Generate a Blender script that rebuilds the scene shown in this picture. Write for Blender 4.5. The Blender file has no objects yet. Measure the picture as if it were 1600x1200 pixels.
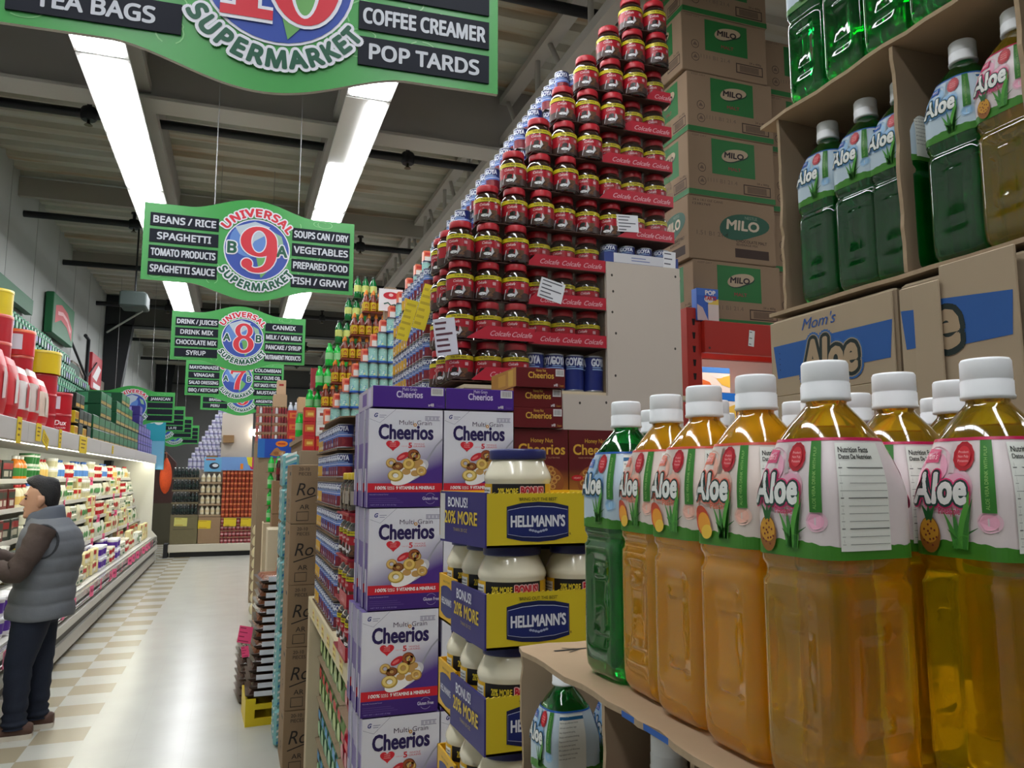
import bpy, bmesh, math, random
from mathutils import Vector, Matrix, noise
from math import sin, cos, pi, radians
RND = random.Random(7)
SC = bpy.context.scene
COL = SC.collection

# ---------------------------------------------------------------- camera, world, exposure
cam_d = bpy.data.cameras.new('camera')
cam = bpy.data.objects.new('camera', cam_d)
COL.objects.link(cam)
cam_d.sensor_width = 36.0
cam_d.lens = 27.0
cam_d.clip_start = 0.02
cam.location = (0, 0, 1.65)
cam.rotation_euler = (radians(90 + 6.89), 0, radians(-19.58))
SC.camera = cam
W = bpy.data.worlds.new('world')
SC.world = W
W.use_nodes = True
W.node_tree.nodes['Background'].inputs[0].default_value = (0.85, 0.92, 1.0, 1)
W.node_tree.nodes['Background'].inputs[1].default_value = 0.20
SC.view_settings.view_transform = 'Standard'
SC.view_settings.look = 'None'
SC.view_settings.gamma = 1
SC.view_settings.use_curve_mapping = False
SC.view_settings.exposure = 0.28
STRIP_POWER = 13.0        # ceiling strip lamps
CASE_POWER = 10.0          # lamp under the canopy of the chilled case

# ---------------------------------------------------------------- materials
def lin(c):
    c = c / 255.0
    return c / 12.92 if c <= 0.04045 else ((c + 0.055) / 1.055) ** 2.4
MATS = {}
def C(r, g, b, rough=0.5, metal=0.0, var=0.0, vs=20.0, spec=0.4, coat=0.0, bump=0.0, bs=60.0):
    """plain procedural surface: one colour, optional noise variation and bump"""
    k = (r, g, b, rough, metal, var, vs, spec, coat, bump, bs)
    if k in MATS:
        return MATS[k]
    m = bpy.data.materials.new('surface')
    m.use_nodes = True
    nt = m.node_tree
    p = nt.nodes['Principled BSDF']
    col = (lin(r), lin(g), lin(b), 1)
    p.inputs['Base Color'].default_value = col
    p.inputs['Roughness'].default_value = rough
    p.inputs['Metallic'].default_value = metal
    p.inputs['Specular IOR Level'].default_value = spec
    p.inputs['Coat Weight'].default_value = coat
    if var or bump:
        tc = nt.nodes.new('ShaderNodeTexCoord')
        nz = nt.nodes.new('ShaderNodeTexNoise')
        nz.inputs['Scale'].default_value = vs
        nz.inputs['Detail'].default_value = 4
        nt.links.new(tc.outputs['Object'], nz.inputs['Vector'])
        if var:
            mx = nt.nodes.new('ShaderNodeMix')
            mx.data_type = 'RGBA'
            mx.inputs['A'].default_value = tuple(c * (1 - var) for c in col[:3]) + (1,)
            mx.inputs['B'].default_value = tuple(min(1, c * (1 + var)) for c in col[:3]) + (1,)
            nt.links.new(nz.outputs['Fac'], mx.inputs['Factor'])
            nt.links.new(mx.outputs['Result'], p.inputs['Base Color'])
        if bump:
            n2 = nt.nodes.new('ShaderNodeTexNoise')
            n2.inputs['Scale'].default_value = bs
            n2.inputs['Detail'].default_value = 3
            nt.links.new(tc.outputs['Object'], n2.inputs['Vector'])
            bp = nt.nodes.new('ShaderNodeBump')
            bp.inputs['Strength'].default_value = bump
            bp.inputs['Distance'].default_value = 0.01
            nt.links.new(n2.outputs['Fac'], bp.inputs['Height'])
            nt.links.new(bp.outputs['Normal'], p.inputs['Normal'])
    MATS[k] = m
    return m
def EMIT(r, g, b, s):
    k = ('e', r, g, b, s)
    if k not in MATS:
        m = bpy.data.materials.new('glow')
        m.use_nodes = True
        p = m.node_tree.nodes['Principled BSDF']
        p.inputs['Base Color'].default_value = (.8, .8, .8, 1)
        p.inputs['Emission Color'].default_value = (lin(r), lin(g), lin(b), 1)
        p.inputs['Emission Strength'].default_value = s
        MATS[k] = m
    return MATS[k]
def GLASS(r, g, b, trans=0.8, rough=0.1, ior=1.33, sss=0.0):
    k = ('g', r, g, b, trans, rough, ior)
    if k not in MATS:
        m = bpy.data.materials.new('clear_plastic')
        m.use_nodes = True
        p = m.node_tree.nodes['Principled BSDF']
        p.inputs['Base Color'].default_value = (lin(r), lin(g), lin(b), 1)
        p.inputs['Transmission Weight'].default_value = trans
        p.inputs['Roughness'].default_value = rough
        p.inputs['IOR'].default_value = ior
        p.inputs['Coat Weight'].default_value = 1.0
        p.inputs['Coat Roughness'].default_value = 0.03
        MATS[k] = m
    return MATS[k]
WRAP = None
def FILM():
    """thin clear shrink film: mostly see-through with gloss"""
    global WRAP
    if WRAP:
        return WRAP
    m = bpy.data.materials.new('shrink_film')
    m.use_nodes = True
    nt = m.node_tree
    out = nt.nodes['Material Output']
    nt.nodes.remove(nt.nodes['Principled BSDF'])
    t = nt.nodes.new('ShaderNodeBsdfTransparent')
    g = nt.nodes.new('ShaderNodeBsdfGlossy')
    g.inputs['Roughness'].default_value = 0.15
    mx = nt.nodes.new('ShaderNodeMixShader')
    mx.inputs[0].default_value = 0.10
    nt.links.new(t.outputs[0], mx.inputs[1])
    nt.links.new(g.outputs[0], mx.inputs[2])
    nt.links.new(mx.outputs[0], out.inputs[0])
    WRAP = m
    return m

# ---------------------------------------------------------------- text outlines (built in font), cached
TXT = {}
FONTS = {'b': None}
CAPH = {}
def font_(ft):
    if ft not in FONTS:
        FONTS[ft] = None
        try:      # the plain grotesque that ships with Blender; the built in face stands in if it is missing
            import os
            p = os.path.join(bpy.utils.system_resource('DATAFILES'), 'fonts', 'NotoSansHebrew-Regular.woff2')
            if os.path.exists(p):
                FONTS[ft] = bpy.data.fonts.load(p)
        except Exception:
            pass
    return FONTS[ft]
def cap_height(ft):
    if ft not in CAPH:
        CAPH[ft] = 1.0
        vs = text2d('H', 0, 0, 1.0, ft)[0]
        CAPH[ft] = max(v[1] for v in vs)
        TXT.clear()
    return CAPH[ft]
def text2d(s, bold=0.0, shear=0.0, spacing=1.0, ft='b'):
    cap = cap_height(ft)          # capital height of the face
    bold = 0.0
    k = (s, bold, shear, spacing, ft)
    if k in TXT:
        return TXT[k]
    cu = bpy.data.curves.new('t', 'FONT')
    cu.body = s
    cu.size = 1.0
    if font_(ft):
        cu.font = font_(ft)
    cu.shear = shear
    cu.space_character = spacing
    cu.resolution_u = 3
    ob = bpy.data.objects.new('t', cu)
    COL.objects.link(ob)
    dg = bpy.context.evaluated_depsgraph_get()
    me = bpy.data.meshes.new_from_object(ob.evaluated_get(dg))
    vs = [(v.co.x, v.co.y) for v in me.vertices]
    fs = [tuple(p.vertices) for p in me.polygons]
    bpy.data.objects.remove(ob)
    bpy.data.curves.remove(cu)
    bpy.data.meshes.remove(me)
    if vs:
        x0 = min(v[0] for v in vs); x1 = max(v[0] for v in vs)
    else:
        x0, x1 = 0, 1
    vs = [((x - x0) / cap, y / cap) for x, y in vs]
    # keep every face turned the same way
    out = []
    for f in fs:
        a = 0
        for i in range(len(f)):
            p, q = vs[f[i]], vs[f[(i + 1) % len(f)]]
            a += p[0] * q[1] - q[0] * p[1]
        out.append(f if a > 0 else f[::-1])
    TXT[k] = (vs, out, (x1 - x0) / cap)
    return TXT[k]

# ---------------------------------------------------------------- surface maps: (u, v, layer) -> point
EPS = 0.0006
def plane_map(o, U, V, eps=EPS):
    o, U, V = Vector(o), Vector(U).normalized(), Vector(V).normalized()
    N = U.cross(V)
    return lambda u, v, l=1: o + U * u + V * v + N * (l * eps)
def front_map(x, y, z, eps=EPS):      # on a face that looks towards -Y: u to +X, v up
    return plane_map((x, y, z), (1, 0, 0), (0, 0, 1), eps)
def side_map(x, y, z, eps=EPS):       # on a face that looks towards -X: u to -Y, v up
    return plane_map((x, y, z), (0, -1, 0), (0, 0, 1), eps)
def cyl_map(R, a0=-pi / 2, z0=0.0, eps=EPS, cx=0.0, cy=0.0):
    def f(u, v, l=1):
        a = a0 + u / R
        r = R + l * eps
        return Vector((cx + r * cos(a), cy + r * sin(a), z0 + v))
    return f

# ---------------------------------------------------------------- mesh builder
class MB:
    def __init__(s):
        s.v, s.f, s.mi, s.sm, s.mats = [], [], [], [], []
    def mat(s, m):
        for i, q in enumerate(s.mats):
            if q is m:
                return i
        s.mats.append(m)
        return len(s.mats) - 1
    def add(s, vs, fs, m, smooth=False):
        b = len(s.v)
        k = s.mat(m)
        s.v.extend(tuple(v) for v in vs)
        for f in fs:
            s.f.append(tuple(i + b for i in f))
            s.mi.append(k)
            s.sm.append(smooth)
        return s
    def box(s, x0, y0, z0, x1, y1, z1, m, ch=0.0):
        if ch <= 0:
            vs = [(x, y, z) for z in (z0, z1) for y in (y0, y1) for x in (x0, x1)]
            fs = [(0, 2, 3, 1), (4, 5, 7, 6), (0, 1, 5, 4), (2, 6, 7, 3), (0, 4, 6, 2), (1, 3, 7, 5)]
            return s.add(vs, fs, m)
        rings = []
        for (z, c) in ((z0, ch), (z0 + ch, 0), (z1 - ch, 0), (z1, ch)):
            X0, X1, Y0, Y1 = x0 + c, x1 - c, y0 + c, y1 - c
            d = ch * 0.8
            rings.append([(X0 + d, Y0, z), (X1 - d, Y0, z), (X1, Y0 + d, z), (X1, Y1 - d, z), (X1 - d, Y1, z), (X0 + d, Y1, z), (X0, Y1 - d, z), (X0, Y0 + d, z)])
        return s.loft(rings, m, smooth=False)
    def loft(s, rings, m, smooth=True, cap0=True, cap1=True, closed=True):
        n = len(rings[0])
        vs = [p for r in rings for p in r]
        fs = []
        for i in range(len(rings) - 1):
            for j in range(n if closed else n - 1):
                k = (j + 1) % n
                fs.append((i * n + j, i * n + k, (i + 1) * n + k, (i + 1) * n + j))
        s.add(vs, fs, m, smooth)
        if cap0:
            s.add(rings[0], [tuple(reversed(range(n)))], m)
        if cap1:
            s.add(rings[-1], [tuple(range(n))], m)
        return s
    def lathe(s, prof, m, n=24, c=(0, 0, 0), smooth=True, cap0=True, cap1=True):
        """prof: (r, z) from the bottom up; m a material or one per segment"""
        one = not isinstance(m, (list, tuple))
        ring = lambda r, z: [(c[0] + r * cos(2 * pi * j / n), c[1] + r * sin(2 * pi * j / n), c[2] + z) for j in range(n)]
        if one:
            return s.loft([ring(*p) for p in prof], m, smooth, cap0, cap1)
        for i in range(len(prof) - 1):
            s.loft([ring(*prof[i]), ring(*prof[i + 1])], m[i], smooth, cap0 and i == 0, cap1 and i == len(prof) - 2)
        return s
    def tube(s, pts, r, m, n=8, smooth=True):
        pts = [Vector(p) for p in pts]
        rs = r if isinstance(r, (list, tuple)) else [r] * len(pts)
        rings = []
        prev = None
        for i, p in enumerate(pts):
            d = (pts[min(i + 1, len(pts) - 1)] - pts[max(i - 1, 0)]).normalized()
            if prev is None:
                a = Vector((0, 0, 1)) if abs(d.z) < 0.9 else Vector((1, 0, 0))
                u = d.cross(a).normalized()
            else:
                u = (prev - d * prev.dot(d)).normalized()
            prev = u
            w = d.cross(u)
            rings.append([p + u * (rs[i] * cos(2 * pi * j / n)) + w * (rs[i] * sin(2 * pi * j / n)) for j in range(n)])
        return s.loft(rings, m, smooth)
    # ----- flat print on a mapped surface
    def rect(s, mp, u0, v0, u1, v1, m, l=1, nu=1, nv=1):
        vs = [mp(u0 + (u1 - u0) * i / nu, v0 + (v1 - v0) * j / nv, l) for j in range(nv + 1) for i in range(nu + 1)]
        w = nu + 1
        fs = [(j * w + i, j * w + i + 1, (j + 1) * w + i + 1, (j + 1) * w + i) for j in range(nv) for i in range(nu)]
        return s.add(vs, fs, m, nu > 1 or nv > 1)
    def poly(s, mp, pts, m, l=1):
        a = sum(pts[i][0] * pts[(i + 1) % len(pts)][1] - pts[(i + 1) % len(pts)][0] * pts[i][1] for i in range(len(pts)))
        if a < 0:
            pts = pts[::-1]
        return s.add([mp(u, v, l) for u, v in pts], [tuple(range(len(pts)))], m)
    def oval(s, mp, cu, cv, ru, rv, m, l=1, n=20, rot=0.0):
        pts = []
        for i in range(n):
            a = 2 * pi * i / n
            x, y = ru * cos(a), rv * sin(a)
            pts.append((cu + x * cos(rot) - y * sin(rot), cv + x * sin(rot) + y * cos(rot)))
        return s.poly(mp, pts, m, l)
    def ring(s, mp, cu, cv, r0, r1, m, l=1, n=24, a0=0.0, a1=2 * pi, sy=1.0):
        vs, fs = [], []
        for i in range(n + 1):
            a = a0 + (a1 - a0) * i / n
            vs.append(mp(cu + r0 * cos(a), cv + r0 * sy * sin(a), l))
            vs.append(mp(cu + r1 * cos(a), cv + r1 * sy * sin(a), l))
        for i in range(n):
            fs.append((2 * i, 2 * i + 1, 2 * i + 3, 2 * i + 2))
        return s.add(vs, fs, m)
    def stroke(s, mp, pts, w, m, l=1):
        """a brush line through 2d points; w a width or one per point"""
        ws = w if isinstance(w, (list, tuple)) else [w] * len(pts)
        vs, fs = [], []
        for i, p in enumerate(pts):
            a, b = pts[max(i - 1, 0)], pts[min(i + 1, len(pts) - 1)]
            d = Vector((b[0] - a[0], b[1] - a[1])).normalized()
            vs.append(mp(p[0] + d.y * ws[i] / 2, p[1] - d.x * ws[i] / 2, l))
            vs.append(mp(p[0] - d.y * ws[i] / 2, p[1] + d.x * ws[i] / 2, l))
        for i in range(len(pts) - 1):
            fs.append((2 * i, 2 * i + 2, 2 * i + 3, 2 * i + 1))
        return s.add(vs, fs, m)
    def text(s, mp, txt, u, v, h, m, w=None, bold=0.0, shear=0.0, l=2, al='c', spacing=1.0, arc=None, rot=0.0, sx=1.0, ft='b', ref=None):
        """h capital height, w the width to fit; arc=(cu, cv, R, up) bends the line on a circle"""
        vs, fs, w0 = text2d(txt, bold, shear, spacing, ft)
        wr = w0 if ref is None else text2d(txt, ref, shear, spacing, ft)[2]
        k = (w / wr) if w else h * sx
        W0 = w0 * k
        off = {'c': -W0 / 2, 'l': 0, 'r': -W0}[al]
        # heavier faces: the outline is laid several times, each a hair above the last
        n_ = 0 if bold <= 0 else 4 if bold < .035 else 10 if bold < .1 else 18
        for q in range(n_ + 1):
          g_ = bold * 1.15 * h
          ox, oy = (0, 0) if q == n_ else (g_ * cos(2 * pi * (q + .5) / n_), g_ * sin(2 * pi * (q + .5) / n_))
          lay = l + .024 * q
          out = []
          for x, y in vs:
            a, b = off + x * k + ox, y * h + oy
            if arc:
                cu, cv, R, up = arc
                if up:
                    t = a / R
                    out.append(mp(cu + (R + b) * sin(t), cv + (R + b) * cos(t), lay))
                else:
                    t = a / R
                    out.append(mp(cu + (R - b) * sin(t), cv - (R - b) * cos(t), lay))
            else:
                out.append(mp(u + a * cos(rot) - b * sin(rot), v + a * sin(rot) + b * cos(rot), lay))
          s.add(out, fs, m)
        return s
    def build(s, name, parent=None, loc=None, rotz=None):
        me = bpy.data.meshes.new(name)
        me.from_pydata(s.v, [], s.f)
        for m in s.mats:
            me.materials.append(m)
        me.polygons.foreach_set('material_index', s.mi)
        me.polygons.foreach_set('use_smooth', s.sm)
        me.update()
        o = bpy.data.objects.new(name, me)
        COL.objects.link(o)
        if parent is not None:
            o.parent = parent
        if loc is not None:
            o.location = loc
        if rotz is not None:
            o.rotation_euler = (0, 0, rotz)
        return o

# ---------------------------------------------------------------- things
def tag(o, label, cat, group=None, kind=None):
    o['label'] = label
    o['category'] = cat
    if group:
        o['group'] = group
    if kind:
        o['kind'] = kind
    return o
def thing(name, label, cat, loc=(0, 0, 0), rotz=0.0, group=None):
    o = bpy.data.objects.new(name, None)
    o.empty_display_size = 0.05
    COL.objects.link(o)
    o.location = loc
    o.rotation_euler = (0, 0, rotz)
    return tag(o, label, cat, group)
def struct(o):
    o['kind'] = 'structure'
    return o
KIDS = {}
def kids(o):
    if o.name not in KIDS:
        KIDS[o.name] = list(o.children)
    return KIDS[o.name]
class Proto:
    """first place() moves the thing itself, later ones copy the thing, its parts and their sub-parts"""
    def __init__(s, root):
        s.root, s.used = root, False
        s.tree = [(c, [(g, []) for g in c.children]) for c in root.children]
    def place(s, loc, label, group=None, rotz=None, scale=None, tilt=None):
        if not s.used:
            o, s.used = s.root, True
        else:
            o = s.root.copy()
            COL.objects.link(o)
            for c, gs in s.tree:
                d = c.copy()
                COL.objects.link(d)
                d.parent = o
                for g, _ in gs:
                    e = g.copy()
                    COL.objects.link(e)
                    e.parent = d
        o.location = loc
        o['label'] = label
        if group:
            o['group'] = group
        if rotz is not None:
            o.rotation_euler = (0, 0, rotz)
        if tilt is not None:
            o.rotation_euler = tilt
        if scale is not None:
            o.scale = scale if isinstance(scale, (tuple, list)) else (scale,) * 3
        return o
ORD = ['first', 'second', 'third', 'fourth', 'fifth', 'sixth', 'seventh', 'eighth', 'ninth', 'tenth', 'eleventh', 'twelfth', 'thirteenth', 'fourteenth',
       'fifteenth', 'sixteenth', 'seventeenth', 'eighteenth', 'nineteenth', 'twentieth', 'twenty-first', 'twenty-second', 'twenty-third', 'twenty-fourth', 'twenty-fifth', 'twenty-sixth',
       'twenty-seventh', 'twenty-eighth', 'twenty-ninth', 'thirtieth']
for _t, _n in (('thirty', 'thirtieth'), ('forty', 'fortieth'), ('fifty', 'fiftieth')):
    if _t != 'thirty':
        ORD.append(_n)
    ORD += ['%s-%s' % (_t, q) for q in ORD[:9]]
WHITE = C(235, 235, 232, 0.45)
BLACK = C(18, 18, 20, 0.5)
CARD = C(148, 128, 104, 0.85, var=0.10, vs=9)
CARD_DARK = C(112, 92, 72, 0.9, var=0.12, vs=14)

# ---- torn sheets and dividers of cardboard
def ragged(pts, amp, n, rr):
    """subdivide a 2d outline and roughen it"""
    out = []
    for i in range(len(pts)):
        a, c = pts[i], pts[(i + 1) % len(pts)]
        for k in range(n):
            t = k / n
            out.append((a[0] + (c[0] - a[0]) * t + rr.uniform(-amp, amp), a[1] + (c[1] - a[1]) * t + rr.uniform(-amp, amp)))
    return out
def sheet(mb, pts, mpf, th, m, medge):
    n = len(pts)
    mb.add([mpf(u, v, 0) for u, v in pts], [tuple(range(n))], m)
    mb.add([mpf(u, v, th) for u, v in pts], [tuple(range(n))[::-1]], m)
    mb.add([mpf(u, v, w) for u, v in pts for w in (0, th)], [(2 * i, 2 * i + 1, 2 * ((i + 1) % n) + 1, 2 * ((i + 1) % n)) for i in range(n)], medge)
rr = random.Random(5)
EDGE = C(168, 146, 118, .9, var=.2, vs=80)
XY = lambda z0: (lambda u, v, w: Vector((u, v, z0 + w)))
XZ = lambda y0: (lambda u, v, w: Vector((u, y0 + w, v)))
YZ = lambda x0: (lambda u, v, w: Vector((x0 + w, u, v)))

# ================================================================ the setting
def floor_material():
    m = bpy.data.materials.new('vinyl_tiles')
    m.use_nodes = True
    nt = m.node_tree
    p = nt.nodes['Principled BSDF']
    L = nt.links.new
    geo = nt.nodes.new('ShaderNodeNewGeometry')
    sep = nt.nodes.new('ShaderNodeSeparateXYZ')
    L(geo.outputs['Position'], sep.inputs[0])
    def math_(op, a, b=None):
        n = nt.nodes.new('ShaderNodeMath')
        n.operation = op
        for i, x in enumerate((a, b)):
            if x is None:
                continue
            if isinstance(x, (int, float)):
                n.inputs[i].default_value = x
            else:
                L(x, n.inputs[i])
        return n.outputs[0]
    tx = math_('FLOOR', math_('DIVIDE', math_('ADD', sep.outputs['X'], 0.845), 0.305))
    ty = math_('FLOOR', math_('DIVIDE', math_('ADD', sep.outputs['Y'], 0.11), 0.29))
    par = math_('MODULO', math_('ADD', math_('ADD', tx, ty), 1000.0), 2.0)
    inside = math_('MULTIPLY', math_('LESS_THAN', sep.outputs['X'], -0.845), math_('GREATER_THAN', sep.outputs['X'], -1.76))
    tan_ = math_('MULTIPLY', inside, math_('GREATER_THAN', par, 0.5))
    nz = nt.nodes.new('ShaderNodeTexNoise')
    nz.inputs['Scale'].default_value = 3.0
    nz.inputs['Detail'].default_value = 5
    L(geo.outputs['Position'], nz.inputs['Vector'])
    a = nt.nodes.new('ShaderNodeMix'); a.data_type = 'RGBA'
    a.inputs['A'].default_value = (lin(178), lin(177), lin(169), 1)
    a.inputs['B'].default_value = (lin(192), lin(192), lin(185), 1)
    L(nz.outputs['Fac'], a.inputs['Factor'])
    b = nt.nodes.new('ShaderNodeMix'); b.data_type = 'RGBA'
    L(tan_, b.inputs['Factor'])
    L(a.outputs['Result'], b.inputs['A'])
    b.inputs['B'].default_value = (lin(160), lin(150), lin(128), 1)
    # thin joints between the tiles
    fx = math_('ABSOLUTE', math_('SUBTRACT', math_('FRACT', math_('DIVIDE', math_('ADD', sep.outputs['X'], 0.845), 0.305)), 0.5))
    fy = math_('ABSOLUTE', math_('SUBTRACT', math_('FRACT', math_('DIVIDE', math_('ADD', sep.outputs['Y'], 0.11), 0.29)), 0.5))
    j = math_('GREATER_THAN', math_('MAXIMUM', fx, fy), 0.495)
    c = nt.nodes.new('ShaderNodeMix'); c.data_type = 'RGBA'
    L(math_('MULTIPLY', j, 0.13), c.inputs['Factor'])
    L(b.outputs['Result'], c.inputs['A'])
    c.inputs['B'].default_value = (lin(150), lin(145), lin(132), 1)
    L(c.outputs['Result'], p.inputs['Base Color'])
    p.inputs['Roughness'].default_value = 0.24
    p.inputs['Specular IOR Level'].default_value = 0.45
    return m
def deck_material():
    m = bpy.data.materials.new('roof_deck')
    m.use_nodes = True
    nt = m.node_tree
    p = nt.nodes['Principled BSDF']
    geo = nt.nodes.new('ShaderNodeNewGeometry')
    mp = nt.nodes.new('ShaderNodeMapping')
    mp.inputs['Scale'].default_value = (0.35, 2.6, 1.0)
    nt.links.new(geo.outputs['Position'], mp.inputs['Vector'])
    nz = nt.nodes.new('ShaderNodeTexNoise')
    nz.inputs['Scale'].default_value = 1.6
    nz.inputs['Detail'].default_value = 8
    nt.links.new(mp.outputs[0], nz.inputs['Vector'])
    cr = nt.nodes.new('ShaderNodeValToRGB')
    cr.color_ramp.elements[0].position = 0.35
    cr.color_ramp.elements[0].color = (lin(186), lin(188), lin(180), 1)
    cr.color_ramp.elements[1].position = 0.72
    cr.color_ramp.elements[1].color = (lin(160), lin(124), lin(84), 1)
    e = cr.color_ramp.elements.new(0.56)
    e.color = (lin(176), lin(172), lin(156), 1)
    nt.links.new(nz.outputs['Fac'], cr.inputs[0])
    nt.links.new(cr.outputs[0], p.inputs['Base Color'])
    p.inputs['Roughness'].default_value = 0.6
    return m

XL, XR, YB, YF, ZC = -2.5, 9.0, -4.0, 27.0, 5.12
o = struct(MB().box(XL - .1, YB, -.1, XR, YF, 0, floor_material()).build('floor'))
b = MB()
dk = deck_material()
pr = []
y = YB
while y < YF:
    pr += [(y, 0), (y + .13, 0), (y + .16, -.05), (y + .27, -.05), (y + .30, 0)]
    y += .30
vs, fs = [], []
for (y, z) in pr:
    vs += [(XL - .1, y, ZC + z + .05), (XR, y, ZC + z + .05)]
for i in range(len(pr) - 1):
    fs.append((2 * i, 2 * i + 1, 2 * i + 3, 2 * i + 2))
b.add(vs, fs, dk)
b.box(XL - .1, YB, ZC + .12, XR, YF, ZC + .2, C(120, 120, 116, .8))
struct(b.build('ceiling'))
wallm = C(168, 172, 168, 0.55, var=.05, vs=1.2, bump=.25, bs=3)
struct(MB().box(XL - .1, YB, 0, XL, YF, ZC + .1, wallm).build('wall_left'))
struct(MB().box(XL, YF, 0, XR, YF + .1, ZC + .1, C(112, 112, 110, .8, var=.06, vs=1)).build('wall_back'))
struct(MB().box(XR, YB, 0, XR + .1, YF, ZC + .1, C(120, 120, 118, .8)).build('wall_right'))
struct(MB().box(XL, YB - .1, 0, XR, YB, ZC + .1, C(120, 120, 118, .8)).build('wall_front'))
# insulation seams on the left wall
for k in range(12):
    yy = 7.2 + k * 1.22
    struct(MB().box(XL, yy, 2.0, XL + .004, yy + .02, ZC + .05, C(160, 164, 160, .6)).build('trim_%d' % (k + 1)))
steel = C(158, 154, 150, .55, var=.06, vs=2)
flange = C(176, 172, 166, .5)
darkst = C(34, 36, 40, .6)
for i, (yy, zz) in enumerate(((6.3, 4.56), (16.3, 4.56), (26.0, 4.56))):
    b = MB()
    b.box(XL + .05, yy, zz, XR, yy + .03, ZC + .04, steel if i == 0 else C(92, 92, 90, .6))
    b.box(XL + .05, yy - .10, zz - .025, XR, yy + .16, zz, flange if i == 0 else darkst)
    struct(b.build('beam'))
    rings = []
    for z, d in ((0, .22), (3.0, .30), (4.2, .45), (ZC, .55)):
        rings.append([(XL + .01, yy - .1, z), (XL + d, yy - .1, z), (XL + d, yy + .16, z), (XL + .01, yy + .16, z)])
    struct(MB().loft(rings, darkst, smooth=False).build('column'))
# joists that run along the aisle, one with an open web
for xx in (-.80, .69, 4.1):
    struct(MB().box(xx - .05, YB, 4.62, xx + .05, YF, 4.70, flange).box(xx - .01, YB, 4.70, xx + .01, YF, ZC, steel).build('joist'))
b = MB()
b.box(2.12, YB, 4.62, 2.24, YF, 4.70, flange).box(2.12, YB, 5.02, 2.24, YF, 5.08, flange)
for k in range(40):
    yy = 3.0 + k * .5
    b.tube([(2.18, yy, 4.68), (2.18, yy + (.0 if k % 2 else .25), 5.04)], .022, flange, 6)
struct(b.build('joist'))
# purlins across the aisle
for yy in (9.9, 13.0, 18.2, 22.4):
    struct(MB().box(XL, yy, 4.86, XR, yy + .07, 5.08, C(160, 156, 148, .6)).build('purlin'))
# black sprinkler pipes with a head every three metres
pipe_m = C(26, 27, 32, .45)
PLACE = ['nearest the camera', 'just beyond the nearest one', 'third back', 'fourth back', 'fifth back', 'sixth back', 'farthest back']
for i, yy in enumerate((4.6, 7.12, 10.2, 12.4, 15.2, 19.0, 22.0)):
    t = thing('sprinkler_pipe', 'black sprinkler pipe under the roof deck crossing the aisle, ' + PLACE[i], 'pipe', (0, yy, 4.74 if yy > 5 else 4.9), 0, 'sprinkler pipes under the roof')
    MB().tube([(XL, 0, 0), (XR, 0, 0)], .04, pipe_m, 10).build('pipe', t)
    for xx in (-1.32, 1.45, 4.2):
        hb = MB()
        hb.lathe([(.055, -.055), (.07, -.03), (.07, .03), (.055, .055)], pipe_m, 10, (xx, 0, 0))
        hb.lathe([(.02, .0), (.02, .13), (.04, .13), (.04, .15)], pipe_m, 8, (xx, 0, 0))
        hb.lathe([(.035, -.1), (.012, -.08), (.012, -.04)], C(120, 110, 90, .4, 1), 8, (xx, 0, 0))
        hb.build('sprinkler_head', t)

# strip lamps in two long rows over the aisle and rows over the neighbouring aisles
def strip_light(x, y, label, dead=False, group='strip lamps in two rows over the aisle'):
    t = thing('ceiling_light', label, 'lamp', (x, y, 4.3), 0, group)
    b = MB()
    pan = C(214, 214, 210, .35)
    b.loft([[(-.155, 0, .0), (.155, 0, .0), (.155, 2.42, .0), (-.155, 2.42, .0)],
            [(-.155, 0, .02), (.155, 0, .02), (.155, 2.42, .02), (-.155, 2.42, .02)],
            [(-.06, 0, .11), (.06, 0, .11), (.06, 2.42, .11), (-.06, 2.42, .11)]], pan, smooth=False)
    for yy in (.3, 2.1):
        b.tube([(0, yy, .1), (0, yy, .80)], .006, C(140, 140, 138, .4, .8), 5)
    b.build('housing', t)
    em = EMIT(250, 252, 255, STRIP_POWER)
    for k in range(2):
        x0 = -.135
        if dead and k == 0:
            x0 = .01
        MB().box(x0, .04 + 1.2 * k, -.018, .135, 1.18 + 1.2 * k, -.001, em, .004).build('lamp_tube', t)
    return t
for s_, x in (('left', -.91), ('right', .77)):
    for k in range(-2, 9):
        y0 = 2.76 + 2.44 * k
        n = k + 2
        strip_light(x, y0, 'glowing white strip lamp, %s in the %s row over the aisle' % (ORD[n] + ' from the front', s_), dead=(s_ == 'right' and k == 1))
for x in (4.2, 6.8):
    for k in range(6):
        strip_light(x, -1.0 + 4.4 * k, 'strip lamp over the neighbouring aisle, %s from the front at %.0f metres right' % (ORD[k], x), group='strip lamps over the next aisles')

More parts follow.
